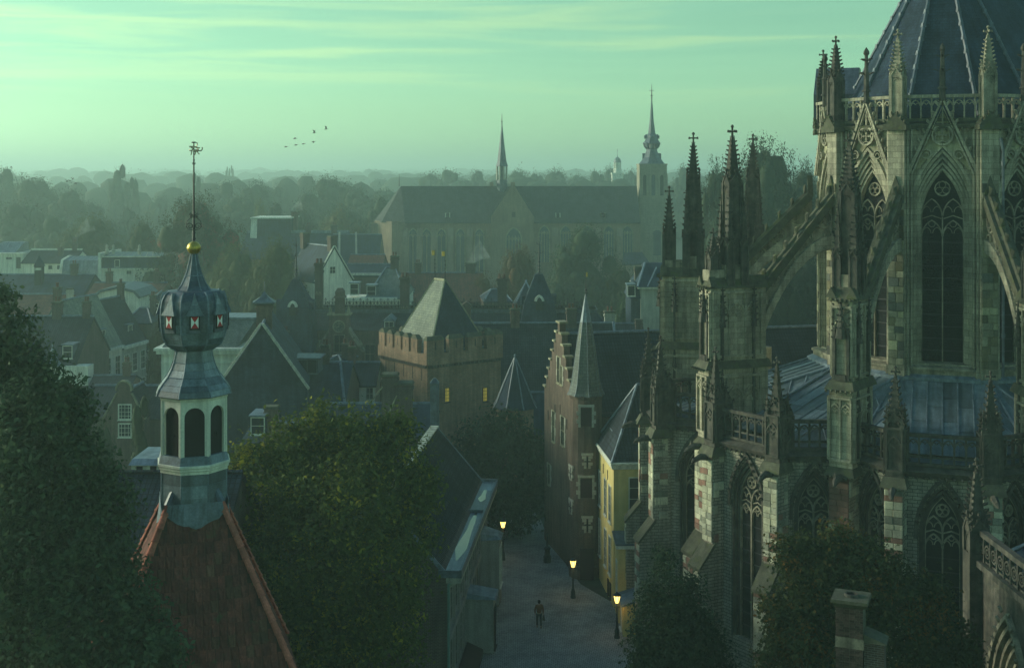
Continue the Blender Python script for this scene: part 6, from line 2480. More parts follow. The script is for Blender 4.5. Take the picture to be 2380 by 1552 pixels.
win(t, None, px(117, 236) - px(110, 236), pz(625, 236), .7, .65, -.02, TIMBER, 2, 1)
win(t, None, px(138, 236) - px(110, 236), pz(625, 236), .8, .65, -.02, TIMBER, 2, 1)
b = MB()
b.box(-W / 2, W / 2, 4.8, 5.2, zr, zr + .35)
b.build('ridge_parapet', WHITE, t)
chimney(t, px(146, 240) - px(110, 236), 3, 9, pz(574, 240), .9, .9, BRICK_DARK)
t = thing('flat_white_house', 'flat topped white house with dark door at the left edge', 'house', (px(10, 238), 238, 0))
k_ = 238 / F
b = MB()
b.box(-60 * k_, 43 * k_, 0, 9, 0, pz(592, 238))
b.build('wall', WHITE, t)
b = MB()
b.box(-62 * k_, 45 * k_, -.3, 9.2, pz(592, 238), pz(588, 238))
b.build('roof_edge', PLASTER, t)
b = MB()
b.box(28 * k_, 38 * k_, -.06, .03, pz(624, 238), pz(598, 238))
b.build('door', TIMBER, t)
win(t, None, 11 * k_, pz(604, 238), 15 * k_, 6.5 * k_, -.02, WHITE, 2, 1)
b = MB()
b.hexa([(-60 * k_, 1, pz(588, 238)), (20 * k_, 1, pz(588, 238)), (20 * k_, 8, pz(588, 238)), (-60 * k_, 8, pz(588, 238)), (-20 * k_, 3.5, pz(562, 242)), (32 * k_, 3.5, pz(562, 242)), (32 * k_, 5, pz(562, 242)), (-20 * k_, 5, pz(562, 242))])
b.build('glass_roof', LEAD, t)
t = thing('smoking_chimney', 'tall dark chimney stack with pale smoke left of the red topped tree', 'chimney', (px(175, 246), 246, 0))
b = MB()
k_ = 246 / F
b.frus(0, 0, 0, pz(554, 246), 6 * k_, 4.6 * k_, 4)
b.frus(0, 0, pz(556, 246), pz(551, 246), 5.6 * k_, 5.2 * k_, 4)
b.build('stack', BRICK_DARK, t)

# ------------------------------------------------------------------ the manor with cresting, pointed towers and clock gable
MD = 152.0
mk = MD / F
MX = px(1000, MD)
MAN = thing('gothic_manor', 'ornate brick manor with iron roof cresting, pointed towers and a clock gable behind the keep', 'house', (MX, MD, 0))


def mx(x):
    return (x - 1000) * mk


def mz(y, dy=0):
    return pz(y, MD + dy)


W0, W1 = mx(640), mx(1420)
b = MB()
b.box(W0, W1, 0, 12, 0, mz(768))
b.build('wall', BRICK, MAN)
b = MB()
for i in range(40):
    x = W0 + (mx(800) - W0) * (i + .5) / 40 * 1.0
    b.box(x - .1, x + .1, -.16, 0, mz(795), mz(790))
b.box(W0 - .2, mx(735), -.2, .1, mz(790), mz(787))
b.build('corbel_frieze', STONE_LIGHT, MAN)
b = MB()
b.hexa([(W0, -.3, mz(768)), (W1, -.3, mz(768)), (W1, 12.3, mz(768)), (W0, 12.3, mz(768)), (W0 + 1, 4, mz(727, 4)), (W1 - 1.5, 4, mz(727, 4)), (W1 - 1.5, 8, mz(727, 4)), (W0 + 1, 8, mz(727, 4))])
rf_ = b.build('roof', PANTILE, MAN)
b = MB()
b.box(W0 + 1, W1 - 1.5, 3.8, 8.2, mz(727, 4), mz(719, 4))
b.box(W0 + .9, W1 - 1.4, 3.7, 8.3, mz(721, 4), mz(719, 4))
b.build('lead_ridge', LEAD_DARK, rf_)
CREST = MB()
CREST.box(-.45, .45, -.03, .03, 0, .1)
CREST.sweep(circle(-.22, .35, .19, 8), .05, -.02, .02, closed=True)
CREST.sweep(circle(.22, .35, .19, 8), .05, -.02, .02, closed=True)
CREST.sweep([(0, .1), (0, 1.05)], .06, -.02, .02)
CREST.sweep([(-.16, .72), (0, .95), (.16, .72)], .05, -.02, .02)
CREST.sweep([(-.44, .1), (-.44, .7)], .05, -.02, .02)
CM = CREST.mesh('cresting', IRON)
n = int((W1 - W0 - 3) / .9)
for yy in (3.9, 8.1):
    for i in range(n):
        inst(CM, 'cresting', rf_, loc=(W0 + 1.4 + .9 * i, yy, mz(719, 4)))


def pointed_tower(xc, yt, ybase, hwb, hws, fin, dyy, arch_y):
    """square slated spire with an arched dormer and an iron finial"""
    y0 = dyy
    x = mx(xc) * (MD + y0) / MD
    kk = (MD + y0) / F
    b = MB()
    b.frus(x, y0 + 2, 0, pz(ybase, MD + y0), hwb * kk, hwb * kk, 4)
    b.build('tower_wall', BRICK, MAN)
    b = MB()
    zt_ = pz(yt, MD + y0)
    zb_ = pz(ybase, MD + y0)
    zm_ = pz(arch_y + 14, MD + y0)
    b.frus(x, y0 + 2, zb_, zm_, hwb * 1.04 * kk, hwb * .82 * kk, 4)
    b.frus(x, y0 + 2, zm_, zt_, hwb * .82 * kk, hws * kk, 4)
    ro = b.build('spire_roof', SLATE, MAN)
    b = MB()
    b.prism_y([(q[0], q[1]) for q in [(x - 8 * kk, pz(arch_y + 30, MD + y0)), (x + 8 * kk, pz(arch_y + 30, MD + y0))] + [(a, c) for a, c in reversed(arch(8 * kk, pz(arch_y + 8, MD + y0), 10 * kk, 5, x))]], y0 + 2 - hwb * kk, y0 + 2)
    d = b.build('arched_dormer', TIMBER, ro)
    b = MB()
    b.sweep(arch(8.5 * kk, pz(arch_y + 10, MD + y0), 12 * kk, 6, x), .3, y0 + 1.9 - hwb * kk, y0 + 2.2 - hwb * kk)
    b.build('dormer_arch', WHITE, d)
    for s in (-1, 1):
        b = MB()
        b.prism_x([(y0 + 1.4, pz(arch_y + 20, MD + y0)), (y0 + 2.6, pz(arch_y + 20, MD + y0)), (y0 + 2.6, pz(arch_y + 2, MD + y0)), (y0 + 2, pz(arch_y - 4, MD + y0)), (y0 + 1.4, pz(arch_y + 2, MD + y0))], *sorted((x, x + s * hwb * .95 * kk)))
        b.build('side_dormer', SLATE, ro)
    b = MB()
    b.tube([(x, y0 + 2, zt_ - .2), (x, y0 + 2, zt_ + fin)], [.14, .03], 6)
    for i, f in enumerate((.02, .12, .22, .32)):
        b.frus(x, y0 + 2, zt_ + fin * f, zt_ + fin * f + .12, .34 - .05 * i, .1, 6)
    for f, r in ((.58, .55), (.82, .3)):
        for a in range(4):
            c, s = math.cos(a * math.pi / 2), math.sin(a * math.pi / 2)
            b.tube([(x, y0 + 2, zt_ + fin * f), (x + c * r * .6, y0 + 2 + s * r * .6, zt_ + fin * f - .1), (x + c * r, y0 + 2 + s * r, zt_ + fin * f + .2)], .04, 4)
    b.build('finial', IRON, MAN)
    return x


pointed_tower(686, 652, 818, 47, 8, 5.0, -3.5, 703)
pointed_tower(1253, 640, 760, 43, 9, 4.6, .5, 690)
# clock gable
kg = (MD - 2) / F
b = MB()
gx = mx(792)
b.prism_y([(mx(745), 0), (mx(840), 0), (mx(845), mz(812)), (mx(815), mz(768)), (mx(815), mz(728)), (mx(769), mz(728)), (mx(769), mz(768)), (mx(740), mz(812))], -1.6, 0)
gb = b.build('clock_gable', BRICK, MAN)
b = MB()
b.box(mx(783), mx(803), -1.5, -.4, mz(728), mz(676))
b.frus(mx(793), -.95, mz(690), mz(686), .75, .65, 4)
b.frus(mx(793), -.95, mz(676), mz(668), .55, .3, 4)
b.build('gable_stack', BRICK, gb)
b = MB()
b.box(mx(765), mx(819), -1.75, 0, mz(730), mz(726))
for q in (771, 813):
    b.frus(mx(q), -1.2, mz(726), mz(708), .28, .05, 6)
b.build('gable_trim', STONE_LIGHT, gb)
for s, xx in ((-1, 745), (1, 840)):
    b = MB()
    b.lathe([(.35, mz(812)), (.25, mz(805)), (.4, mz(800)), (.2, mz(794)), (.05, mz(788))], 7, mx(xx), -1.0)
    b.build('stone_vase', STONE_LIGHT, gb)
b = MB()
zc = mz(755)
b.prism_y(circle(gx, zc, .66, 20), -1.66, -1.6)
ck = b.build('clock_face', mat('clock_face', (0.10, 0.095, 0.08), var=.2), gb)
b = MB()
b.sweep(circle(gx, zc, .70, 20), .14, -1.72, -1.58, closed=True)
for i in range(12):
    a = 2 * math.pi * i / 12
    b.sweep([(gx + .36 * math.cos(a), zc + .36 * math.sin(a)), (gx + .58 * math.cos(a), zc + .58 * math.sin(a))], .06, -1.69, -1.66)
b.sweep([(gx, zc), (gx + .05, zc + .5)], .05, -1.71, -1.69)
b.sweep([(gx, zc), (gx - .3, zc - .12)], .06, -1.71, -1.69)
b.build('clock_ring', STONE_LIGHT, ck)
win(gb, None, gx + .05, mz(815), 1.35, 2.2, -1.62, STONE_CARVED, 2, 2)
b = MB()
for i in range(9):
    b.tube([(gx - 1.0 + .25 * i, -2.1, mz(826)), (gx - 1.0 + .25 * i, -2.1, mz(815))], .03, 4)
b.tube([(gx - 1.1, -2.1, mz(815)), (gx + 1.1, -2.1, mz(815))], .04, 4)
b.build('balcony_rail', IRON, gb)
b = MB()
b.prism_y([(mx(741), mz(813)), (mx(769), mz(770)), (mx(769), mz(760)), (mx(735), mz(813))], -1.75, 0)
b.prism_y([(mx(845), mz(813)), (mx(850), mz(813)), (mx(815), mz(758)), (mx(815), mz(770))], -1.75, 0)
b.build('gable_coping', STONE_CARVED, gb)
for xc, yt, w in ((735, 612, 17), (935, 645, 21), (1162, 648, 22)):
    b = MB()
    x, w_ = mx(xc) * (MD + 4) / MD, w * mk / 2
    zt_ = mz(yt, 4)
    b.box(x - w_, x + w_, 4, 5.4, mz(727, 4), zt_)
    b.frus(x, 4.7, mz(730, 4), mz(718, 4), w_ * 1.5, w_ * 1.1, 4)
    b.box(x - w_ * 1.15, x + w_ * 1.15, 3.85, 5.55, zt_ - 1.3, zt_ - 1.0)
    b.box(x - w_ * 1.2, x + w_ * 1.2, 3.8, 5.6, zt_ - .3, zt_)
    c = b.build('chimney', BRICK_DARK, MAN)
    b = MB()
    for q in (-.5, .5):
        b.lathe([(.2, zt_), (.16, zt_ + .5), (.22, zt_ + .55)], 7, x + q * w_, 4.7)
    b.build('chimney_pot', REDTILE_FAR, c)
    for s in (-1, 1):
        b = MB()
        b.sweep(arch(w_ * .25, zt_ - 4.0, .4, 4, x + s * w_ * .45), .12, 3.95, 4.02)
        b.build('recess_arch', STONE_CARVED, c)
b = MB()
x = mx(1086)
b.box(x - .7, x + .9, -2, -.6, 0, mz(745))
b.box(x - .6, x + .5, -1.9, -.7, mz(745), mz(706))
b.prism_y([(x - .75, mz(708)), (x + .65, mz(708)), (x - .05, mz(698))], -2, -.6)
b.box(x - .15, x + .05, -1.95, -1.8, mz(735), mz(715))
b.build('gable_turret', BRICK, MAN)
dormer(MAN, None, mx(905), -.35, mz(768), 1.2, 1.2, 3, LEAD, WHITE, 2, 1, True)
for xx in (662, 700):
    b = MB()
    b.lathe([(.3, mz(790)), (.42, mz(780)), (.2, mz(772)), (.45, mz(762)), (.1, mz(752))], 7, mx(xx), -2.8)
    b.build('stone_vase', STONE_CARVED, MAN)
for q in (668, 700, 770, 820, 860):
    win(MAN, None, mx(q), mz(845), 1.3, 2.4, -.03, STONE_CARVED, 2, 2)

# gabled slate roof behind the right tower, and the pale tall house by the church
t, W, ze, zr = house('slate_gable_house', 'dark slate roof peeking out left of the right pointed tower', 1185, 1262, 170, 9, 735, 652, 'x', BRICK_DARK, SLATE, 2.5)
t = thing('grey_wall_house', 'tall plain grey walled house with slate roof just left of the church pinnacles', 'house', (px(1508, 150), 150, 0))
k_ = 150 / F
b = MB()
b.box(-19 * k_, 45 * k_, 0, 10, 0, pz(668, 150))
b.build('wall', PLASTER_G, t)
b = MB()
b.box(-26 * k_, 48 * k_, -.4, 10, pz(671, 150), pz(667, 150))
b.build('white_eaves', WHITE, t)
b = MB()
b.hexa([(-27 * k_, -.5, pz(667, 150)), (48 * k_, -.5, pz(667, 150)), (48 * k_, 10, pz(667, 150)), (-27 * k_, 10, pz(667, 150)), (0, 4.5, pz(614, 153)), (48 * k_, 4.5, pz(614, 153)), (48 * k_, 6, pz(614, 153)), (0, 6, pz(614, 153))])
rf_ = b.build('roof', SLATE, t)
b = MB()
b.tube([(-27 * k_, -.5, pz(666, 150)), (0, 4.5, pz(613, 153))], .14, 5)
b.tube([(-4 * k_, -.5, pz(666, 150)), (25 * k_, 3.4, pz(624, 152))], .1, 5)
b.build('hip_lead', LEAD, rf_)
b = MB()
b.box(-40 * k_, -19 * k_, .6, 8, 0, pz(694, 150))
b.hexa([(-45 * k_, 0, pz(694, 150)), (-19 * k_, 0, pz(694, 150)), (-19 * k_, 8, pz(694, 150)), (-45 * k_, 8, pz(694, 150)), (-30 * k_, 2.5, pz(660, 150)), (-19 * k_, 2.5, pz(660, 150)), (-19 * k_, 6, pz(660, 150)), (-30 * k_, 6, pz(660, 150))])
b.build('side_wing', SLATE, t)
dormer(t, None, -40 * k_, .3, pz(690, 150), 1.0, 1.4, 2, LEAD, WHITE, 1, 1)
chimney(t, -14 * k_, 5, 15, pz(624, 154), 1.0, 1.0, BRICK_DARK)
t, W, ze, zr = house('dark_low_house', 'dark low roofed house with small chimneys right of the manor', 1405, 1500, 140, 8, 800, 752, 'x', BRICK_DARK, PANTILE)
chimney(t, -1.5, 3, 8, pz(726, 143), 1.2, .9, PLASTER_G, 2)
chimney(t, 1.9, 3, 8, pz(745, 143), .8, .8, BRICK_DARK)

# white gabled house and its neighbours
t, W, ze, zr = house('white_gabled_house', 'white plastered house with pitched gable, small window and brick chimneys', 728, 826, 186, 10, 652, 573, 'y', PLASTER, SLATE, 0, .15, 36)
win(t, None, -.3, pz(636, 186), 1.0, 1.1, -.02, WHITE, 2, 2)
chimney(t, 0, .7, zr - .8, pz(550, 188), 1.1, 1.1, BRICK_DARK)
chimney(t, -.2, 9.5, zr - .8, pz(542, 196), 1.1, 1.1, BRICK_DARK)
for s in (-1, 1):
    coping(t, (s * (W / 2 + .1), -.02, ze - .05), (0, -.02, zr + .1), .12, .12, WHITE)
t, W, ze, zr = house('hipped_slate_house', 'grey hipped slate roof with pale dormers and cream gutter', 852, 944, 168, 12, 690, 622, 'x', PLASTER, SLATE_OLD, 2.2)
dormer(t, None, -W / 2 + .6, .4, ze - .1, 1.3, 1.6, 2, LEAD, WHITE, 1, 2)
dormer(t, None, -W / 2 - 1.6, -.6, ze + .3, 1.2, 1.6, 2, LEAD, WHITE, 1, 2)
b = MB()
b.box(-W / 2 - 3, 1.5, -.9, -.4, ze - .5, ze - .05)
b.box(-W / 2 - 3, 1.5, -.4, 4, 0, ze - .05)
b.build('cream_gutter', WHITE, t)
t, W, ze, zr = house('red_tiled_house', 'broad red tiled roof in front of the long church', 938, 1118, 196, 14, 700, 634, 'x', BRICK, REDTILE_FAR, 0, .3, 0)
chimney(t, px(1090, 196) - px(1028, 196), 7.5, 9, pz(613, 203), 1.6, 1.4, BRICK_DARK)
t, W, ze, zr = house('small_red_house', 'small red tiled roof between the white gable and the church', 808, 888, 214, 9, 618, 592, 'x', BRICK, REDTILE_FAR)
t, W, ze, zr = house('dark_fronted_house', 'dark low roof with pale flat edge below the small red tiled roof', 800, 910, 200, 9, 640, 614, 'x', BRICK_DARK, SLATE)
b = MB()
b.box(-W / 2, W / 2, -.4, 0, ze, ze + .35)
b.build('flat_edge', WHITE, t)
t, W, ze, zr = house('blue_roofed_range', 'long bluish slate roofed range in the mist left of the church', 556, 800, 262, 16, 600, 541, 'x', BRICK_CH, SLATE)
b = MB()
b.box(-W / 2, W / 2, 7.7, 8.3, zr - .1, zr + .5)
b.build('ridge_lead', LEAD, t)
t, W, ze, zr = house('misty_roof_house', 'slate roof with two pale party walls next to the church end', 765, 878, 255, 14, 615, 545, 'x', BRICK_CH, SLATE)
for q in (-.3, .05):
    coping(t, (W * q, -.1, ze), (W * q - 1.0, 7, zr + .5), .5, .3, PLASTER_G)
t = thing('flat_mansard_building', 'isolated mansard storey with pale left edge and smoking chimney among the misty trees', 'house', (px(629, 268), 268, 0))
k_ = 268 / F
b = MB()
b.hexa([(-48 * k_, 0, 0), (48 * k_, 0, 0), (48 * k_, 12, 0), (-48 * k_, 12, 0), (-46 * k_, 1, pz(509, 268)), (44 * k_, 1, pz(509, 268)), (44 * k_, 11, pz(509, 268)), (-46 * k_, 11, pz(509, 268))])
b.build('mansard', SLATE, t)
b = MB()
b.hexa([(-49 * k_, -.1, 15), (-33 * k_, -.2, 15), (-33 * k_, 0, 15), (-49 * k_, 0, 15), (-47 * k_, .88, pz(510, 268)), (-33 * k_, .88, pz(510, 268)), (-33 * k_, 1, pz(510, 268)), (-47 * k_, 1, pz(510, 268))])
b.build('pale_end', PLASTER, t)
b = MB()
b.box(-49 * k_, 46 * k_, .5, 11.4, pz(509, 268), pz(506, 268))
b.build('white_edge', WHITE, t)
chimney(t, 47 * k_, 5, 10, pz(494, 272), 1.3, 1.3, BRICK)

# ------------------------------------------------------------------ the long church with its two spires
HD = 300.0
hk = HD / F
CHU = thing('long_church', 'long misty brick church with steep roof, transept gable and slender ridge spire', 'church', (px(1190, HD), HD, 0))


def hx(x):
    return (x - 1190) * hk


def hz(y, dy=0):
    return pz(y, HD + dy)


ZE_, ZR_ = hz(515), hz(433, 8)
DW = 16
b = MB()
b.box(hx(942), hx(1488), 0, DW, 0, ZE_)
b.lathe([(DW / 2 / math.cos(R(22.5)) * 1.0, 0), (DW / 2 / math.cos(R(22.5)), ZE_)], 8, hx(942), DW / 2, rot=R(22.5))
b.build('nave_wall', BRICK_CH, CHU)
b = MB()
za_ = ZE_ - .3
b.slab([(hx(942), -.5, za_), (hx(1488), -.5, za_), (hx(1488), DW / 2, ZR_), (hx(925), DW / 2, ZR_)], .3)
b.slab([(hx(1488), DW + .5, za_), (hx(942), DW + .5, za_), (hx(925), DW / 2, ZR_), (hx(1488), DW / 2, ZR_)], .3)
oc = [(hx(942) + (DW / 2 + .6) * math.cos(R(a)), DW / 2 + (DW / 2 + .6) * math.sin(R(a))) for a in (270, 225, 180, 135, 90)]
for p, q in zip(oc, oc[1:]):
    b.poly([(p[0], p[1], za_), (hx(925), DW / 2, ZR_), (q[0], q[1], za_)])
CHROOF = mat('mossy_church_roof', (0.062, 0.070, 0.072), (0.052, 0.055, 0.048), 'brick', 0.5, 0.4, 0.03, (0.04, 0.04, 0.04), var=.4, moss=((0.12, 0.125, 0.07), .25))
rf_ = b.build('nave_roof', CHROOF, CHU)
for xv in (1040, 1297, 1402, 1402 + 0):
    dm = MB()
    dm.box(hx(xv) - .45, hx(xv) + .45, .6, 2.5, hz(506), hz(497))
    d = dm.build('roof_dormer', TIMBER, rf_)
    dm = MB()
    for s in (-1, 1):
        dm.box(hx(xv) + s * .5 - .12, hx(xv) + s * .5 + .12, .4, 2.5, hz(506), hz(496))
    dm.build('dormer_frame', WHITE, d)
for xv in (944, 976, 1009, 1048, 1092, 1136, 1240, 1290, 1340, 1390, 1440):
    z1 = hz(530)
    b = MB()
    b.hexa([(hx(xv) - .7, -2.2, 0), (hx(xv) + .7, -2.2, 0), (hx(xv) + .7, 0, 0), (hx(xv) - .7, 0, 0), (hx(xv) - .7, -1.2, z1 - 2), (hx(xv) + .7, -1.2, z1 - 2), (hx(xv) + .7, 0, z1), (hx(xv) - .7, 0, z1)])
    b.build('buttress', BRICK_CH, CHU)
for a in (225, 180):
    cx_, cy_ = hx(942) + (DW / 2 + .8) * math.cos(R(a - 22.5)), DW / 2 + (DW / 2 + .8) * math.sin(R(a - 22.5))
    b = MB()
    b.box(cx_ - .8, cx_ + .8, cy_ - .8, cy_ + .8, 0, hz(520))
    b.build('buttress', BRICK_CH, CHU)


def church_window(x, zb, zs, hw, y, lights, parent=None):
    M = Matrix.Translation((x, 0, 0))
    w = MB(M)
    ap = arch(hw, zs, hw * 1.5, 6)
    w.sweep([(-hw, zb)] + ap + [(hw, zb)], .3, y - .12, y + .05)
    for i in range(1, lights):
        q = -hw + 2 * hw * i / lights
        w.box(q - .08, q + .08, y - .1, y, zb, zs + hw * .5)
    lw = 2 * hw / lights
    for i in range(lights):
        w.sweep(arch(lw * .48, zs - lw * .6, lw * .8, 4, -hw + (i + .5) * lw), .12, y - .1, y)
    for i in range(lights - 1):
        c = -hw + (i + 1) * lw
        w.sweep(circle(c, zs + lw * .4, lw * .38, 6), .1, y - .1, y, closed=True)
    o = w.build('window', STONE_LIGHT, parent or CHU)
    g_ = MB(M)
    g_.poly([(-hw, y - .03, zb), (hw, y - .03, zb)] + [(a, y - .03, c) for a, c in reversed(ap)])
    g_.build('pane', GLASS_FAR, o)


for xv in (960, 992, 1026, 1070, 1114):
    church_window(hx(xv), 3, hz(548), 1.15, -.05, 2)
for xv in (1265, 1315, 1365, 1415, 1458):
    church_window(hx(xv), 9.5, hz(543), 1.3, -.05, 4)
# transept gable
b = MB()
gz0 = hz(503)
b.prism_y([(hx(1142), 0), (hx(1240), 0), (hx(1240), gz0), (hx(1196), hz(432)), (hx(1188), hz(432)), (hx(1142), gz0)], -3.5, 4)
gb = b.build('transept_gable', BRICK_CH, CHU)
b = MB()
b.slab([(hx(1141), -3.3, gz0), (hx(1192), -3.3, hz(430)), (hx(1192), 9, hz(430)), (hx(1141), 9, gz0)][::-1], .3)
b.slab([(hx(1241), -3.3, gz0), (hx(1241), 9, gz0), (hx(1192), 9, hz(430)), (hx(1192), -3.3, hz(430))][::-1], .3)
b.build('transept_roof', CHROOF, CHU)
b = MB()
b.box(hx(1187), hx(1197), -3.6, -2.4, hz(432), hz(424))
b.box(hx(1141), hx(1152), -3.7, -3.5, hz(545), hz(543))
b.box(hx(1228), hx(1241), -3.7, -3.5, hz(545), hz(543))
b.build('gable_stack', BRICK_CH, gb)
church_window(hx(1194), 8, hz(555), 1.9, -3.55, 5, gb)
b = MB()
b.box(hx(1190), hx(1198), -3.56, -3.5, hz(504), hz(492))
b.build('gable_opening', DARKWOOD, gb)
b = MB()
b.box(hx(1137), hx(1146), 6, 8, hz(433, 7), hz(424, 7))
b.build('chimney', BRICK_CH, CHU)
# ridge spire
b = MB()
zc = ZR_
x = hx(1166)
b.frus(x, 8, zc - 2, hz(418, 8), 13 * hk, 12 * hk, 8)
sp = b.build('ridge_turret', LEAD_DARK, CHU)
b = MB()
for k in range(8):
    a = 2 * math.pi * k / 8 + R(22.5)
    b.tube([(x + 12 * hk * math.cos(a), 8 + 12 * hk * math.sin(a), hz(418, 8)), (x + 12 * hk * math.cos(a), 8 + 12 * hk * math.sin(a), hz(386, 8))], .28, 5)
b.build('turret_posts', PLASTER_G, sp)
b = MB()
b.frus(x, 8, hz(418, 8), hz(386, 8), 6 * hk, 6 * hk, 8)
b.build('turret_core', LEAD_DARK, sp)
b = MB()
b.lathe([(15.5 * hk, hz(387, 8)), (11.5 * hk, hz(375, 8)), (5.5 * hk, hz(330, 8)), (.8 * hk, hz(287, 8))], 8, x, 8, rot=math.pi / 8)
b.build('spire', LEAD_DARK, sp)
b = MB()
b.tube([(x, 8, hz(290, 8)), (x, 8, hz(265, 8))], [.16, .04], 5)
b.lathe([(.05, hz(285, 8)), (.3, hz(283, 8)), (.05, hz(281, 8))], 6, x, 8)
b.build('finial', IRON, sp)
b = MB()
b.tube([(hx(921), 8, ZR_), (hx(921), 8, hz(405, 8))], [.12, .03], 5)
b.build('ridge_finial', IRON, CHU)
b = MB()
b.box(hx(1440), hx(1500), -9, -1, 0, hz(607))
b.build('low_chapel', BRICK_CH, CHU)
b = MB()
b.slab([(hx(1438), -9.3, hz(607)), (hx(1502), -9.3, hz(607)), (hx(1490), -2, hz(585)), (hx(1450), -2, hz(585))], .3)
b.build('chapel_roof', SLATE, CHU)
# tower with the open lantern
TWR = thing('lantern_tower', 'pale stone church tower with open lantern and needle spire', 'tower', (px(1520, 305), 305, 0))
tk_ = 305 / F


def qz(y):
    return pz(y, 305)


b = MB()
b.frus(0, 5, 0, qz(382), 32 * tk_, 32 * tk_, 4)
for zz in (384, 462, 510):
    b.frus(0, 5, qz(zz), qz(zz - 3), 33.2 * tk_, 33.2 * tk_, 4)
TST = mat('pale_tower_stone', (0.33, 0.30, 0.23), (0.27, 0.24, 0.18), 'brick', 0.8, 0.4, 0.03, (0.2, 0.18, 0.14), var=.25, ns=.2, streak=.3)
b.build('tower_wall', TST, TWR)
for q in (-20, 0, 20):
    for k in range(4):
        M = Matrix.Translation((0, 5, 0)) @ Matrix.Rotation(k * math.pi / 2, 4, 'Z') @ Matrix.Translation((q * tk_, -32 * tk_, 0))
        if k > 1:
            continue
        hw = (5.5 if q else 6) * tk_
        w = MB(M)
        w.sweep([(-hw, qz(455))] + arch(hw, qz(412), hw * 1.3, 5) + [(hw, qz(455))], .3, -.25, .02)
        o = w.build('belfry_window', TST, TWR)
        w = MB(M)
        w.poly([(-hw, -.05, qz(455)), (hw, -.05, qz(455))] + [(a, -.05, c) for a, c in reversed(arch(hw, qz(412), hw * 1.3, 5))])
        w.build('louvres', LOUVRE if q else GLASS_FAR, o)
b = MB()
b.sweep(arch(9 * tk_, qz(545), 8 * tk_, 6, 9 * tk_), .3, 5 - 32.6 * tk_, 5 - 31.9 * tk_)
b.poly([(0, 5 - 32.1 * tk_, qz(595)), (18 * tk_, 5 - 32.1 * tk_, qz(595))] + [(a, 5 - 32.1 * tk_, c) for a, c in reversed(arch(9 * tk_, qz(545), 8 * tk_, 6, 9 * tk_))])
b.build('tall_window', GLASS_FAR, TWR)
b = MB()
b.lathe([(34 * tk_, qz(383)), (30 * tk_, qz(379)), (20 * tk_, qz(366)), (14 * tk_, qz(352)), (13 * tk_, qz(346))], 8, 0, 5, rot=R(22.5))
b.build('lantern_base', LEAD_DARK, TWR)
for a in range(4):
    b = MB(Matrix.Translation((0, 5, 0)) @ Matrix.Rotation(a * math.pi / 2, 4, 'Z'))
    b.prism_y([(-4 * tk_, qz(372)), (4 * tk_, qz(372)), (4 * tk_, qz(363)), (0, qz(356)), (-4 * tk_, qz(363))], -22 * tk_, -8 * tk_)
    b.build('base_dormer', LEAD_DARK, TWR)
b = MB()
for k in range(8):
    a = 2 * math.pi * k / 8
    c, s = math.cos(a), math.sin(a)
    b.tube([(11 * tk_ * c, 5 + 11 * tk_ * s, qz(346)), (16.5 * tk_ * c, 5 + 16.5 * tk_ * s, qz(340)), (19 * tk_ * c, 5 + 19 * tk_ * s, qz(331))], .24, 5)
    b.tube([(9 * tk_ * math.cos(a + .4), 5 + 9 * tk_ * math.sin(a + .4), qz(348)), (9 * tk_ * math.cos(a + .4), 5 + 9 * tk_ * math.sin(a + .4), qz(330))], .22, 5)
b.build('lantern_posts', LEAD_DARK, TWR)
b = MB()
b.lathe([(21 * tk_, qz(333)), (18 * tk_, qz(328)), (13 * tk_, qz(319)), (12.5 * tk_, qz(314)), (9 * tk_, qz(309)), (5 * tk_, qz(280)), (1 * tk_, qz(224))], 8, 0, 5, rot=R(22.5))
for k in range(4):
    a = k * math.pi / 2
    b.box(13 * tk_ * math.cos(a) - .5, 13 * tk_ * math.cos(a) + .5, 5 + 13 * tk_ * math.sin(a) - .5, 5 + 13 * tk_ * math.sin(a) + .5, qz(322), qz(316))
    b.frus(13 * tk_ * math.cos(a), 5 + 13 * tk_ * math.sin(a), qz(316), qz(311), .6, .05, 4)
b.build('needle_spire', LEAD_DARK, TWR)
b = MB()
b.tube([(0, 5, qz(228)), (0, 5, qz(192))], [.2, .04], 5)
b.lathe([(.05, qz(222)), (.4, qz(220)), (.05, qz(218))], 6, 0, 5)
b.tube([(-.6, 5, qz(208)), (.6, 5, qz(208))], .06, 4)
b.build('finial', IRON, TWR)
DOM = thing('domed_tower', 'small far white tower with columns and a dome beyond the church roof', 'tower', (px(1437, 620), 620, 0))
dk = 620 / F
b = MB()
b.frus(0, 5, 0, pz(404, 620), 13 * dk, 13 * dk, 4)
b.frus(0, 5, pz(406, 620), pz(402, 620), 14.5 * dk, 14.5 * dk, 4)
b.frus(0, 5, pz(404, 620), pz(392, 620), 9 * dk, 9 * dk, 8)
b.build('tower_wall', WHITE, DOM)
b = MB()
for k in range(8):
    a = 2 * math.pi * k / 8 + .3
    b.tube([(7.5 * dk * math.cos(a), 5 + 7.5 * dk * math.sin(a), pz(392, 620)), (7.5 * dk * math.cos(a), 5 + 7.5 * dk * math.sin(a), pz(378, 620))], .4, 6)
b.frus(0, 5, pz(392, 620), pz(378, 620), 4.5 * dk, 4.5 * dk, 8)
b.build('columns', WHITE, DOM)
b = MB()
b.lathe([(9 * dk, pz(378, 620)), (8.6 * dk, pz(374, 620)), (7 * dk, pz(370, 620)), (3.5 * dk, pz(366.5, 620)), (1 * dk, pz(365, 620)), (.3 * dk, pz(357, 620)), (.6 * dk, pz(347, 620)), (.05, pz(346, 620))], 10, 0, 5)
b.build('dome', LEAD_DARK, DOM)

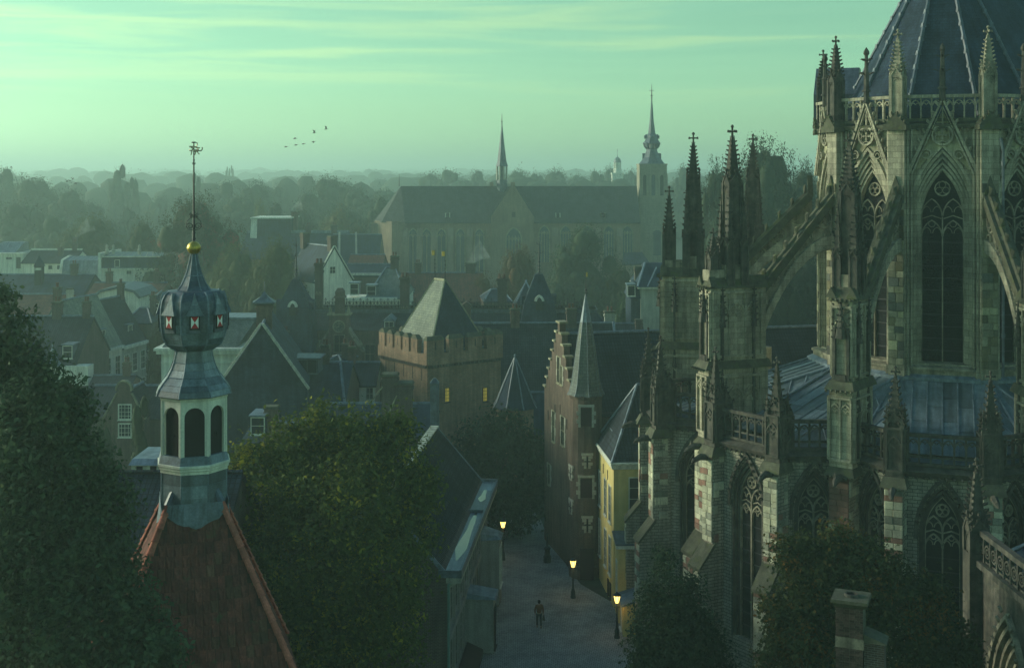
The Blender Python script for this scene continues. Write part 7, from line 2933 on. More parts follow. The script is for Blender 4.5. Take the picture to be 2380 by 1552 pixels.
# ------------------------------------------------------------------ brick chimney and cloister wing, bottom right
CD = 47.0
ck_ = CD / F
t = thing('brick_chimney', 'square brick chimney stack with weathered stone cap among the trees below the church', 'chimney', (px(1978, CD), CD, 0), R(-22))
zc_ = pz(1384, CD)
w_ = .50
b = MB()
b.box(-w_ + .012, w_ - .012, -w_ + .012, w_ - .012, 0, zc_ - .2)
b.build('mortar_core', MORTAR, t)
bm_ = MB()
bm_.add([(-.5, -1, -.5), (.5, -1, -.5), (.5, -1, .5), (-.5, -1, .5), (-.5, 1, -.5), (.5, 1, -.5), (.5, 1, .5), (-.5, 1, .5)], [(0, 1, 2, 3), (1, 5, 6, 2), (0, 3, 7, 4), (3, 2, 6, 7), (0, 4, 5, 1)])
BM = bm_.mesh('brick', BRICK_ONE)
cnt = 0
z = zc_ - .32
row = 0
while z > zc_ - 3.2:
    if abs((zc_ - z) - 1.62) > .2:
        for face in range(4):
            Mf = Matrix.Rotation(face * math.pi / 2, 4, 'Z')
            n = 5 if (row + face) % 2 else 4
            edges = [-w_] + [-w_ + .1 * ((row + face) % 2) + (2 * w_ - .1 * ((row + face) % 2) * 2) * i / 4 for i in range(1, 4)] + [w_]
            if (row + face) % 2:
                edges = [-w_, -w_ + .12] + [-w_ + .12 + (2 * w_ - .24) * i / 4 for i in range(1, 5)] + [w_]
            for a, c in zip(edges, edges[1:]):
                if face in (0, 3) and cnt < 298:
                    cnt += 1
                    inst(BM, 'brick', t, Mf @ Matrix.Translation(((a + c) / 2, -w_, z)) @ Matrix.Diagonal((c - a - .016, .012 + rnd.random() * .008, .075, 1)))
                elif face in (1, 2):
                    pass
    z -= .096
    row += 1
b = MB()
b.box(-w_ - .02, w_ + .02, -w_ - .02, w_ + .02, zc_ - 1.83, zc_ - 1.44)
b.build('stone_band', STONE_CARVED, t)
b = MB()
b.frus(0, 0, zc_ - .28, zc_ - .12, w_ + .06, w_ + .16, 4)
b.frus(0, 0, zc_ - .12, zc_, w_ + .19, w_ + .17, 4)
b.build('cap', STONE_MOSS, t)
b = MB()
b.lathe([(.28, zc_), (.26, zc_ + .1), (.2, zc_ + .1), (.19, zc_ + .01)], 12, .02, 0)
b.build('flue_rim', STONE_DARK, t)
b = MB()
b.box(w_ + .02, w_ + .75, -.4, .45, 0, zc_ - 1.55)
sc = b.build('side_stack', BRICK_DARK, t)
b = MB()
b.hexa([(w_ + .01, -.5, zc_ - 1.55), (w_ + .85, -.5, zc_ - 1.55), (w_ + .85, .55, zc_ - 1.55), (w_ + .01, .55, zc_ - 1.55), (w_ + .01, -.45, zc_ - 1.25), (w_ + .8, -.45, zc_ - 1.5), (w_ + .8, .5, zc_ - 1.5), (w_ + .01, .5, zc_ - 1.25)])
b.build('side_cap', STONE_MOSS, sc)

pl, pr_ = Vector((px(2275, 60), 60, 0)), Vector((px(2520, 49), 49, 0))
Mc, hc = face_frame(pl, pr_)
t = thing('cloister_wing', 'dark gothic cloister wing with pierced parapet and moulded arch at the lower right corner', 'cloister', Mc.translation, Mc.to_euler().z)
b = MB()
ap = arch(2.0, 6.4, 3.9, 9, -1.7)
wall_with_arch(b, -hc, hc, 0, 12.4, ap, 1, 0, .4)
b.box(-hc, hc, 1.3, 6, 0, 12.3)
b.build('wall', STONE_DARK, t)
b = MB()
for q, w_2, y0, y1 in ((1.12, .2, -.25, .05), (1.0, .2, -.1, .3), (.88, .18, .1, .5), (.76, .16, .25, .7), (.64, .16, .45, .9)):
    b.sweep([(-1.7 - 2 * q, 1)] + arch(2 * q, 6.4, 3.9 * q, 9, -1.7) + [(-1.7 + 2 * q, 1)], w_2, y0, y1)
for s in (-1, 1):
    crockets(b, (-1.7 + s * 2.3, -.25, 7.2), (-1.7 + s * .2, -.25, 11.2), 7, (s, -.5, .5), .16)
b.build('arch_moulding', STONE_CARVED, t)
traceried_window(Matrix.Translation((-1.7, 0, 0)), 1.2, 1, 6.4, 2.3, .85, t, mull=.1)
b = MB()
b.box(-hc, hc, -.3, .3, 12.0, 12.3)
b.box(-hc, hc, -.15, .2, 13.5, 13.75)
n = 14
for i in range(n):
    x = -hc + 2 * hc * (i + .5) / n
    b.box(x - hc / n - .05, x - hc / n + .05, -.08, .12, 12.3, 13.5)
    b.sweep(circle(x, 12.9, hc / n * .75, 9), .09, -.06, .1, closed=True)
    b.sweep(circle(x, 12.9, hc / n * .35, 7), .06, -.05, .08, closed=True)
b.build('pierced_parapet', STONE_DARK, t)
b = MB()
b.box(-hc - .5, -hc + .4, -.6, .4, 0, 12.6)
pinnacle(b, -hc - .05, -.1, 12.4, 13.6, 17.2, .8, 8, .13)
pinnacle(b, hc * .22, -.1, 13.2, 13.9, 16.6, .5, 6, .1)
b.build('corner_pinnacle', STONE_DARK, t)
b = MB()
b.slab([(-hc + .5, .5, 12.3), (hc, .5, 12.3), (hc, 5, 15.5), (-hc + 3, 5, 15.5)], .15)
b.slab([(-hc + .5, 8, 12.3), (-hc + .5, .5, 12.3), (-hc + 3, 5, 15.5)], .15)
b.build('roof', SLATE, t)
b = MB()
b.tube([(-hc + .5, .5, 12.4), (-hc + 3, 5, 15.6)], .1, 5)
b.build('hip_lead', LEAD, t)

# more stacks on the roofs of the town
for nm, lst in (('near_row_house', ((.1, 5.5, 1.0), (.42, 5.5, .8))), ('long_roofed_hall', ((.3, 6, 1.0),)), ('brown_roofed_house', ((.35, 6, .9), (-.3, 6, .9))), ('cream_row_house', ((-.45, 3.5, .8),)), ('grey_row_house', ((.45, 3.5, .8),)), ('flat_dormer_house', ((.05, 5.5, .8),)),
                ('cream_back_house', ((-.3, 4, .8),)), ('dark_roofed_wing', ((.2, 8, 1.1), (-.2, 8, 1.0))), ('red_tiled_house', ((-.35, 7, 1.0),)), ('hipped_slate_house', ((.1, 6, 1.1),)), ('white_terrace', ((.35, 5, .9),)), ('blue_roofed_range', ((.1, 8, 1.2), (.35, 8, 1.2))), ('low_slate_house', ((.3, 3, .7),))):
    h_ = bpy.data.objects[nm]
    r_o = [c for c in h_.children if c.name.startswith('roof')][0]
    xs_ = [v.co.x for v in r_o.data.vertices]
    zm_ = max(v.co.z for v in r_o.data.vertices)
    for f, y, w in lst:
        chimney(h_, (min(xs_) + max(xs_)) / 2 + f * (max(xs_) - min(xs_)), y, zm_ - 1.2, zm_ + 1.5, w, w * .8, BRICK_DARK if f > 0 else BRICK, 2)

# small roofs squeezed in between
for (nm, lb, x0, x1, d, D, ye, yr, rg, wm, rm, hp, rz) in (
        ('small_slate_house', 'small slate roofed house between the dark gable and the clock gable', 612, 668, 128, 7, 835, 800, 'x', BRICK, SLATE, 0, 6),
        ('small_slate_house', 'low slate roof at the foot of the left pointed manor tower', 742, 800, 136, 7, 850, 826, 'x', BRICK, PANTILE, 1.5, -4),
        ('narrow_gable_house', 'narrow brick gable between the white mansard house and the turret', 345, 380, 178, 9, 712, 688, 'y', BRICK, SLATE, 0, 10),
        ('garden_house', 'low dark roofed house between the rounded gable and the row houses', 205, 300, 128, 7, 905, 872, 'x', BRICK_DARK, PANTILE, 0, 8),
        ('lead_roofed_house', 'grey lead roofed extension right of the cream mansion', 548, 610, 132, 7, 800, 770, 'x', BRICK, LEAD_DARK, 1.2, 0),
        ('far_slate_house', 'low slate house in front of the red tiled roof, left of the keep roof', 862, 938, 178, 8, 690, 668, 'x', BRICK, SLATE, 1.5, -6),
        ('far_slate_house', 'low slate house between the manor chimneys and the rusty tree', 1125, 1190, 186, 8, 700, 672, 'x', BRICK, SLATE, 1.5, 5),
        ('white_edge_house', 'small house with white edged flat roof below the bluish range', 600, 668, 228, 8, 628, 606, 'x', PLASTER, SLATE, 2, 0),
        ('brick_end_house', 'brick house with slate roof left of the white gabled house', 668, 730, 205, 8, 640, 612, 'x', BRICK, PANTILE, 0, 4)):
    t, W, ze, zr = house(nm, lb, x0, x1, d, D, ye, yr, rg, wm, rm, hp, .25, rz)
    if rg == 'x':
        for i in range(max(2, int(W / 1.8))):
            win(t, None, -W / 2 + W * (i + .5) / max(2, int(W / 1.8)), ze - 2.2, .85, 1.4, -.02, WHITE, 2, 2)
        chimney(t, W * .3, D / 2, zr - 1, zr + 1.2, .8, .7, BRICK_DARK, 2)
    else:
        win(t, None, 0, ze - .9, .8, 1.3, -.02, WHITE, 2, 2)
        win(t, None, -W * .22, ze - 3.2, .8, 1.4, -.02, WHITE, 2, 2)
        win(t, None, W * .22, ze - 3.2, .8, 1.4, -.02, WHITE, 2, 2)
# ------------------------------------------------------------------ trees


def icosphere():
    import bmesh
    bm = bmesh.new()
    bmesh.ops.create_icosphere(bm, subdivisions=2, radius=1)
    v = np.array([tuple(q.co) for q in bm.verts])
    f = np.array([[q.index for q in p.verts] for p in bm.faces])
    bm.free()
    return v, f


ICO = icosphere()


def crown_mesh(name, lobes, n, leaf, m, seed, inner=.25, flat=.6, clump=0.0, core=0.0, spread=1.9):
    """leaf-sized faces scattered over and inside a set of lobes: (x, y, z, rx, ry, rz)"""
    rs = np.random.RandomState(seed)
    L = np.array(lobes, float)
    area = (L[:, 3] * L[:, 4] + L[:, 3] * L[:, 5] + L[:, 4] * L[:, 5])
    idx = rs.choice(len(L), n, p=area / area.sum())
    d = rs.normal(size=(n, 3))
    d /= np.linalg.norm(d, axis=1)[:, None]
    if clump:
        # gather the leaves into sprays
        k = max(8, int(n / clump))
        cd = rs.normal(size=(k, 3))
        cd /= np.linalg.norm(cd, axis=1)[:, None]
        ci = rs.randint(0, k, n)
        idx = rs.choice(len(L), k, p=area / area.sum())[ci]
        cr = (1.16 - .36 * rs.rand(k) ** 1.1)[ci]
        off = rs.normal(size=(n, 3))
        base = cd[ci] * cr[:, None] * L[idx, 3:6]
        pos = L[idx, :3] + base + off * leaf * spread
        d = cd[ci]
        ins = rs.rand(n) < inner
        r2 = rs.rand(n) ** .5 * .9
        pos[ins] = (L[idx, :3] + d * r2[:, None] * L[idx, 3:6])[ins]
    else:
        r = np.where(rs.rand(n) < inner, rs.rand(n) ** .5 * .9, .88 + .2 * rs.rand(n) ** 1.5)
        pos = L[idx, :3] + d * r[:, None] * L[idx, 3:6]
    nrm = d * .7 + rs.normal(size=(n, 3)) * flat + np.array([0, 0, .35])
    nrm /= np.linalg.norm(nrm, axis=1)[:, None]
    a = np.cross(nrm, rs.normal(size=(n, 3)))
    a /= np.linalg.norm(a, axis=1)[:, None]
    b = np.cross(nrm, a)
    s = leaf * (.4 + 1.0 * rs.rand(n) ** 1.3)[:, None]
    fold = nrm * s * .25
    v = np.empty((n, 4, 3))
    v[:, 0] = pos - a * s
    v[:, 1] = pos - b * s * .55 + fold
    v[:, 2] = pos + a * s
    v[:, 3] = pos + b * s * .55 + fold
    V = v.reshape(-1, 3)
    li = np.arange(n * 4, dtype=np.int32)
    tot = np.full(n, 4, dtype=np.int32)
    if core:
        # the dense inside of each lobe, lumpy
        iv, itri = ICO
        cv, ct = [], []
        o = n * 4
        for q in L:
            w = iv * (core * (1 + .22 * (rs.rand(len(iv), 1) - .5)))
            cv.append(q[:3] + w * q[3:6])
            ct.append(itri + o)
            o += len(iv)
        V = np.concatenate([V] + cv)
        tri = np.concatenate(ct).reshape(-1)
        li = np.concatenate([li, tri.astype(np.int32)])
        tot = np.concatenate([tot, np.full(len(tri) // 3, 3, dtype=np.int32)])
    me = bpy.data.meshes.new(name)
    me.vertices.add(len(V))
    me.vertices.foreach_set('co', V.reshape(-1))
    me.loops.add(len(li))
    me.loops.foreach_set('vertex_index', li)
    me.polygons.add(len(tot))
    st = np.concatenate([[0], np.cumsum(tot)[:-1]]).astype(np.int32)
    me.polygons.foreach_set('loop_start', st)
    me.polygons.foreach_set('loop_total', tot)
    me.materials.append(m)
    me.update(calc_edges=True)
    return me


def make_lobes(seed, n, w, h, z0, round_=.55, up=.5):
    """lobes filling an oak-like outline: width w, from z0 to z0+h"""
    r_ = random.Random(seed)
    out = [(0, 0, z0 + h * .45, w * .30, w * .30, h * .36)]
    for i in range(n):
        a = r_.uniform(0, 2 * math.pi)
        f = r_.random()
        z = z0 + h * (.18 + .68 * f)
        wid = math.sin(math.pi * (.15 + .8 * f) ** .8) ** .7
        rr = w * .5 * wid * r_.uniform(.4, .92)
        s = w * r_.uniform(.07, .17)
        out.append((rr * math.cos(a), rr * math.sin(a), z, s, s, s * r_.uniform(.75, 1.1)))
    s = w * .16
    out.append((w * r_.uniform(-.1, .1), 0, z0 + h - s * .8, s, s, s))
    return out


def trunk_mesh(name, h, r, w, seed, nb=9):
    r_ = random.Random(seed)
    b = MB()
    b.tube([(0, 0, 0), (r_.uniform(-.2, .2), r_.uniform(-.2, .2), h * .35), (0, 0, h * .62), (.2, 0, h * .9)], [r, r * .75, r * .45, r * .1], 8)
    for i in range(nb):
        z = h * r_.uniform(.28, .65)
        a = r_.uniform(0, 2 * math.pi)
        e = Vector((math.cos(a) * w * r_.uniform(.25, .42), math.sin(a) * w * r_.uniform(.25, .42), z + h * r_.uniform(.12, .3)))
        p = Vector((0, 0, z))
        b.tube([p, p.lerp(e, .5) + Vector((0, 0, h * .05)), e], [r * .4, r * .24, r * .05], 5)
        for q in range(2):
            f = e + Vector((r_.uniform(-1, 1) * w * .12, r_.uniform(-1, 1) * w * .12, r_.uniform(0, 1) * w * .12))
            b.tube([p.lerp(e, .6), f], [r * .16, r * .03], 4)
    return b.mesh(name, BARK)


LF_DARK = mat_leaf('dark_leaves', (0.032, 0.058, 0.032), (0.085, 0.125, 0.06), (0.085, 0.10, 0.02), .25)
LF_MID = mat_leaf('green_leaves', (0.060, 0.092, 0.022), (0.125, 0.165, 0.034), (0.40, 0.35, 0.03), .52, .9)
LF_YEW = mat_leaf('yew_needles', (0.020, 0.040, 0.020), (0.05, 0.08, 0.035), (0.06, 0.06, 0.02), .2)
LF_AUT = mat_leaf('turning_leaves', (0.034, 0.052, 0.020), (0.075, 0.092, 0.030), (0.24, 0.12, 0.025), .5, .6)
LF_TOWN = mat_leaf('town_leaves', (0.055, 0.070, 0.026), (0.085, 0.095, 0.032), (0.17, 0.125, 0.03), .42, .2, .5)
LF_RED = mat_leaf('red_topped_leaves', (0.045, 0.062, 0.032), (0.06, 0.08, 0.036), (0.24, 0.055, 0.04), .42, .22, .2)
LF_RUST = mat_leaf('rusty_leaves', (0.085, 0.062, 0.032), (0.12, 0.08, 0.038), (0.15, 0.075, 0.03), .4, .2, .3)
LF_COURT = mat_leaf('very_dark_leaves', (0.010, 0.020, 0.014), (0.018, 0.032, 0.02), (0.03, 0.035, 0.02), .2)  # darkest leaf green, for the trees behind the flying buttress
LF_FAR = mat_leaf('far_leaves', (0.035, 0.055, 0.030), (0.055, 0.075, 0.036), (0.10, 0.10, 0.03), .3, .08, .5)


def big_tree(name, label, loc, lobes, n, leaf, m, h, r, w, seed, group=None, clump=14, inner=.25, spread=2.1):
    t = thing(name, label, 'tree', loc, 0, group)
    inst(crown_mesh('crown', lobes, n, leaf, m, seed, inner, clump=clump, spread=spread), 'crown', t)
    inst(trunk_mesh('trunk', h, r, w, seed), 'trunk', t)
    return t


# left: a dark tree that fills the corner
D1 = 41.0
lob = []
r_ = random.Random(5)
for (xv, yv, rv, dd) in ((-20, 700, 45, 3), (10, 800, 80, 2), (20, 930, 110, 2), (95, 905, 70, 1), (60, 1030, 130, 0), (150, 985, 72, 0), (180, 945, 40, 1), (130, 1120, 110, -.5), (20, 1180, 150, 0), (235, 1130, 60, 0), (245, 1190, 62, -.5), (170, 1260, 110, -1),
                         (40, 1350, 180, -1), (240, 1300, 80, -1.2), (285, 1390, 70, -1.5), (200, 1430, 130, -2), (320, 1470, 80, -2), (80, 1540, 190, -2), (290, 1560, 120, -2.5), (370, 1540, 55, -2), (-60, 1000, 150, 2), (-40, 860, 90, 2), (-5, 660, 22, 3)):
    d = D1 + dd
    p = at(xv, yv, d)
    q = rv * d / F
    lob.append((p.x - px(40, D1), p.y - D1, p.z, q, q * .9, q))
    for k in range(4):
        a, e = r_.uniform(0, 6.28), r_.uniform(-.9, 1.2)
        s = q * r_.uniform(.28, .42)
        lob.append((p.x - px(40, D1) + q * .85 * math.cos(a) * math.cos(e), p.y - D1 + q * .7 * math.sin(a) * math.cos(e), p.z + q * .85 * math.sin(e), s, s, s))
big_tree('shadowy_tree', 'large dark green tree filling the lower left corner', (px(40, D1), D1, 0), lob, 75000, .105, LF_DARK, 24, .5, 8, 21, clump=22, inner=.2)

# centre: the round tree between the red roof and the street house
D2 = 59.0
lob = []
for (xv, yv, rv, dd) in ((760, 1090, 130, 2), (690, 1040, 70, 1), (830, 1020, 75, 1), (760, 975, 50, 1), (880, 1010, 55, 1), (930, 1060, 70, 1), (600, 1090, 60, 0), (640, 1150, 110, 0), (800, 1180, 150, -1), (930, 1160, 90, 0), (970, 1110, 45, 0), (985, 1165, 38, 0), (600, 1250, 80, 0),
                         (700, 1300, 150, -1.5), (860, 1300, 140, -2), (950, 1250, 60, -.5), (620, 1380, 100, -1), (760, 1430, 150, -2), (900, 1420, 90, -2), (940, 1350, 45, -1), (700, 1520, 130, -2), (850, 1530, 110, -2.5), (600, 1480, 60, -1), (950, 1500, 40, -1), (660, 990, 30, 1), (935, 985, 26, 1), (570, 1060, 35, 0), (1000, 1110, 24, 0)):
    d = D2 + dd
    p = at(xv, yv, d)
    q = rv * d / F * .86
    lob.append((p.x - px(770, D2), p.y - D2, p.z, q, q * .9, q))
    for k in range(5):
        a, e = r_.uniform(0, 6.28), r_.uniform(-.9, 1.3)
        s = q * r_.uniform(.25, .4)
        lob.append((p.x - px(770, D2) + q * .9 * math.cos(a) * math.cos(e), p.y - D2 + q * .75 * math.sin(a) * math.cos(e), p.z + q * .9 * math.sin(e), s, s, s))
big_tree('round_tree', 'big round green tree with yellowing leaves between the red roof and the street house', (px(770, D2), D2, 0), lob, 80000, .12, LF_MID, 17, .45, 9, 31, clump=22, inner=.2, spread=2.6)

# lower right: a yew-like tree and a turning tree in front of the church
D3 = 63.0
lob = []
for (xv, yv, rv, dd) in ((1545, 1320, 28, 1), (1550, 1380, 50, 0), (1600, 1420, 50, 0), (1530, 1450, 60, 0), (1570, 1500, 90, -.5), (1620, 1500, 60, -.5), (1520, 1540, 60, -1), (1640, 1560, 60, -1), (1590, 1580, 110, -1), (1605, 1365, 22, .5), (1548, 1290, 10, 1)):
    d = D3 + dd
    p = at(xv, yv, d)
    q = rv * d / F
    lob.append((p.x - px(1570, D3), p.y - D3, p.z, q, q * .8, q * 1.1))
    for k in range(4):
        a, e = r_.uniform(0, 6.28), r_.uniform(-.6, 1.4)
        s = q * r_.uniform(.25, .4)
        lob.append((p.x - px(1570, D3) + q * .9 * math.cos(a) * math.cos(e), p.y - D3 + q * .7 * math.sin(a) * math.cos(e), p.z + q * math.sin(e), s, s, s * 1.3))
big_tree('yew_tree', 'dark upright tree in front of the striped church buttresses', (px(1570, D3), D3, 0), lob, 26000, .11, LF_YEW, 8.5, .3, 3, 41, clump=18, inner=.15)
D4 = 57.0
lob = []
for (xv, yv, rv, dd) in ((1830, 1290, 42, 1), (1860, 1260, 24, 1), (1890, 1330, 70, 1), (1960, 1280, 55, 1), (1935, 1260, 28, 1), (2000, 1320, 60, 1), (1850, 1400, 70, 0), (2040, 1340, 70, 0), (1960, 1400, 90, 0), (2090, 1370, 70, 0), (2150, 1400, 60, 0), (2080, 1450, 100, -.5), (1830, 1470, 60, 0), (1870, 1520, 80, -1), (2180, 1460, 70, -.5),
                         (2110, 1540, 110, -1), (2210, 1530, 60, -1), (1960, 1530, 90, -1), (1790, 1400, 24, 1), (1800, 1530, 45, 0), (2250, 1560, 50, -1)):
    d = D4 + dd
    p = at(xv, yv, d)
    q = rv * d / F * .9
    lob.append((p.x - px(1990, D4), p.y - D4, p.z, q, q * .8, q))
    for k in range(4):
        a, e = r_.uniform(0, 6.28), r_.uniform(-.7, 1.3)
        s = q * r_.uniform(.25, .42)
        lob.append((p.x - px(1990, D4) + q * .9 * math.cos(a) * math.cos(e), p.y - D4 + q * .7 * math.sin(a) * math.cos(e), p.z + q * .9 * math.sin(e), s, s, s))
big_tree('turning_tree', 'dark tree with rusty leaves behind the brick chimney under the church windows', (px(1990, D4), D4, 0), lob, 50000, .115, LF_AUT, 12, .4, 6, 51, clump=18, inner=.2)

# the dark tree hanging over the far end of the street
D5 = 106.0
lob = []
for (xv, yv, rv, dd) in ((1110, 1040, 50, 1), (1170, 1020, 60, 1), (1230, 1050, 45, 1), (1090, 1110, 50, 0), (1160, 1110, 80, 0), (1230, 1130, 55, 0), (1190, 1190, 60, 0), (1120, 1180, 50, 0), (1250, 1090, 30, 0), (1150, 1000, 30, 1)):
    d = D5 + dd
    p = at(xv, yv, d)
    q = rv * d / F
    lob.append((p.x - px(1165, D5), p.y - D5, p.z, q, q, q))
big_tree('street_tree', 'dark tree overhanging the far end of the cobbled street', (px(1165, D5), D5, 0), lob, 18000, .2, LF_YEW, 9, .35, 6, 61, clump=12)

# prototypes for the trees of the town and the distance: crown about 1 wide, 1 high, standing on its trunk
PROTO = []
for i in range(5):
    lb = make_lobes(100 + i, 40, 1.0, .86, .14)
    PROTO.append(crown_mesh('crown', lb, 15000, .0125, LF_TOWN, 200 + i, .12, clump=10, core=.66))
BIGP = []
for i in range(3):
    lb = make_lobes(700 + i, 60, 1.0, .88, .12)
    BIGP.append(crown_mesh('crown', lb, 42000, .0085, LF_FAR, 800 + i, .12, clump=12, core=.62))
POP = [crown_mesh('crown', [(0, 0, .15 + .75 * k / 7, .5 * (1 - .75 * abs(k / 7 - .3)) * .9, .5 * (1 - .75 * abs(k / 7 - .3)) * .9, .13) for k in range(8)], 6000, .013, LF_FAR, 300, .1, core=.85)]
POPL = [(random.Random(k).uniform(-.18, .18), random.Random(k + 50).uniform(-.18, .18), .12 + .84 * k / 15, .3 * (1 - .7 * abs(k / 15 - .3)), .3 * (1 - .7 * abs(k / 15 - .3)), .1) for k in range(16)]
POP.append(crown_mesh('crown', POPL, 8000, .012, LF_FAR, 301, .1, clump=8, core=.85))
SMALLP = []
for i in range(4):
    SMALLP.append(crown_mesh('crown', make_lobes(400 + i, 32, 1.0, .86, .14), 6000, .0145, LF_FAR, 500 + i, .1, clump=6, core=.72))
TRK = trunk_mesh('trunk', .8, .03, .7, 9, 6)


def tree(name, label, x, y_top, d, w, m=None, protos=None, base=0.0, group=None, trunk=True, rz=None, squash=1.0):
    """tree whose crown tops out at row y_top; w is its width in photo units"""
    h = pz(y_top, d) - base
    ww = w * d / F
    t = thing(name, label, 'tree', (px(x, d), d, base), 0, group)
    protos = protos or (BIGP if d < 270 and w > 80 else PROTO)
    me = protos[rnd.randrange(len(protos))]
    o = inst(me, 'crown', t)
    rz = rnd.uniform(0, 6.28) if rz is None else rz
    o.rotation_euler = (0, 0, rz)
    o.scale = (ww, ww * squash, h)
    m = m or LF_TOWN
    if True:
        o.material_slots[0].link = 'OBJECT'
        o.material_slots[0].material = m
    if trunk:
        k = inst(TRK, 'trunk', t)
        k.rotation_euler = (0, 0, rz)
        k.scale = (ww, ww, h)
    return t


tree('maple_tree', 'broad tree with red tinged top behind the turret spike', 455, 462, 218, 235, LF_RED, rz=.4)
tree('autumn_tree', 'yellowish tree below the red topped tree, right of the golden ball', 545, 575, 196, 175, LF_TOWN, rz=1.2)
tree('autumn_tree', 'brown green tree standing left of the left pointed manor tower', 640, 560, 186, 150, LF_TOWN, rz=2.2)
tree('autumn_tree', 'yellow green tree under the left pale smoke plume', 215, 505, 262, 200, LF_TOWN, rz=.2)
tree('autumn_tree', 'olive tree between the white mansard house and the red topped tree', 330, 515, 250, 110, LF_TOWN, rz=3)
tree('autumn_tree', 'low olive tree behind the chimney with the pyramid cap', 610, 650, 175, 110, LF_TOWN, rz=4)
tree('rusty_tree', 'rusty brown tree in front of the transept gable of the long church', 1205, 575, 212, 130, LF_RUST, rz=1)
tree('rusty_tree', 'rusty tree between the red tiled roof and the right pointed tower', 1120, 640, 200, 90, LF_RUST, rz=2)
tree('church_tree', 'large green tree in front of the right half of the long church', 1360, 530, 232, 190, LF_FAR, rz=0)
tree('church_tree', 'green tree beside the foot of the pale lantern tower', 1440, 620, 205, 110, LF_FAR, rz=2)
tree('church_tree', 'dark tree right of the manor roof below the grey walled house', 1455, 690, 165, 80, LF_DARK, rz=5)
tree('tall_tree', 'tall full tree rising behind the church pinnacles', 1770, 334, 200, 260, LF_FAR, rz=.9)
tree('tall_tree', 'lower tree left of the tall one, seen between the church pinnacles', 1665, 388, 208, 130, LF_FAR, rz=2.4)
tree('tall_tree', 'tree at the right of the tall one against the choir wall', 1870, 385, 215, 130, LF_FAR, rz=3.1)
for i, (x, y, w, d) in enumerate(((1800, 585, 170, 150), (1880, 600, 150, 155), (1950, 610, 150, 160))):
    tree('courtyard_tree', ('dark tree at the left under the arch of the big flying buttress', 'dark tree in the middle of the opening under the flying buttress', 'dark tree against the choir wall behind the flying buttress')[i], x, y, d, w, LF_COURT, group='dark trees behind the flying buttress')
tree('row_tree', 'orange brown tree at the end of the row houses, left of the turret', 362, 765, 150, 60, LF_RUST, rz=1)
tree('garden_tree', 'dark conifer beside the brick house with the rounded gable', 325, 935, 104, 70, LF_YEW, POP, rz=1)
tree('garden_tree', 'small green tree below the rounded gable house', 235, 985, 97, 110, LF_DARK, rz=2)
tree('garden_tree', 'greenish shrubby tree at the foot of the row houses', 150, 880, 118, 80, LF_DARK, rz=3)
# mid distance wood edges
spec = ((10, 388, 430, 110), (80, 412, 400, 150), (160, 440, 380, 130), (40, 470, 330, 170), (130, 500, 310, 140), (-30, 430, 420, 120), (215, 470, 420, 90),
        (370, 455, 480, 80), (430, 448, 470, 80), (520, 420, 450, 120), (590, 425, 440, 110), (560, 455, 380, 140), (650, 430, 500, 60), (640, 470, 360, 90), (700, 478, 330, 90), (760, 412, 430, 130), (830, 435, 420, 120), (720, 445, 400, 90),
        (800, 480, 340, 150), (880, 455, 350, 90), (960, 440, 520, 100), (900, 440, 520, 110), (1290, 395, 640, 90), (1240, 402, 620, 90), (1340, 405, 650, 80), (1200, 396, 600, 80), (1110, 395, 640, 90), (1050, 392, 620, 110), (1000, 402, 640, 90),
        (1390, 395, 600, 80), (1420, 388, 640, 60), (1465, 396, 640, 70), (1580, 402, 520, 80), (1590, 385, 560, 60), (1630, 430, 420, 90), (300, 480, 380, 80), (250, 510, 330, 100), (480, 480, 340, 110))
MARKS = ((-20, 'the left edge of the picture'), (120, 'the flat white house'), (205, 'the left smoke wisp'), (290, 'the misty poplars'), (440, 'the turret spike'), (545, 'the far thin poplars'), (625, 'the mansard building'), (720, 'the flock of birds'), (820, 'the white gabled house'),
         (921, 'the left ridge end of the long church'), (1040, 'the first dormer of the church roof'), (1166, 'the ridge spire'), (1300, 'the second dormer of the church roof'), (1437, 'the domed tower'), (1520, 'the lantern tower'), (1613, 'the tall church pinnacles'))
USED = {}


def belt_label(x, y, d, w):
    mxx, name = min(MARKS, key=lambda q: abs(q[0] - x))
    rel = 'straight behind' if abs(mxx - x) < 9 else ('just left of' if x < mxx else 'just right of')
    size = 'small' if w < 85 else ('broad' if w > 125 else 'medium')
    tone = 'pale' if d > 560 else ('dim' if d > 415 else 'darker')
    s = f'{size} {tone} misty tree {rel} {name}'
    if s in USED:
        s = s.replace('misty tree', 'lower misty tree')
    USED[s] = 1
    return s


for i, (x, y, d, w) in enumerate(spec):
    tree('wood_tree', belt_label(x, y, d, w), x, y, d, w * 1.15, LF_FAR, SMALLP + PROTO[:2], group='trees in the belt beyond the town', trunk=d < 450)
tree('pale_tree', 'small pale yellow green tree in the mist left of the mansard building', 605, 468, 330, 60, mat_leaf('pale_leaves', (0.11, 0.13, 0.045), (0.14, 0.15, 0.05), (0.18, 0.17, 0.04), .4, .2))
tree('pale_tree', 'low golden tree in the mist between the mansard building and the church', 790, 485, 320, 120, mat_leaf('golden_leaves', (0.10, 0.095, 0.035), (0.13, 0.11, 0.04), (0.18, 0.14, 0.03), .4, .2))
for (x, y, w), lb in zip(((277, 392, 52), (300, 420, 40), (315, 418, 34), (262, 425, 40)), ('tallest poplar standing out in the mist left of the spike', 'lower poplar just right of the tallest one in the mist', 'rightmost poplar of the misty clump', 'leftmost low poplar of the misty clump')):
    tree('poplar_tree', lb, x, y, 470, w, LF_FAR, POP, group='poplars left of the turret spike', trunk=False)
tree('poplar_tree', 'single dark cypress shaped tree just right of the spike', 457, 408, 500, 34, LF_FAR, POP, trunk=False)
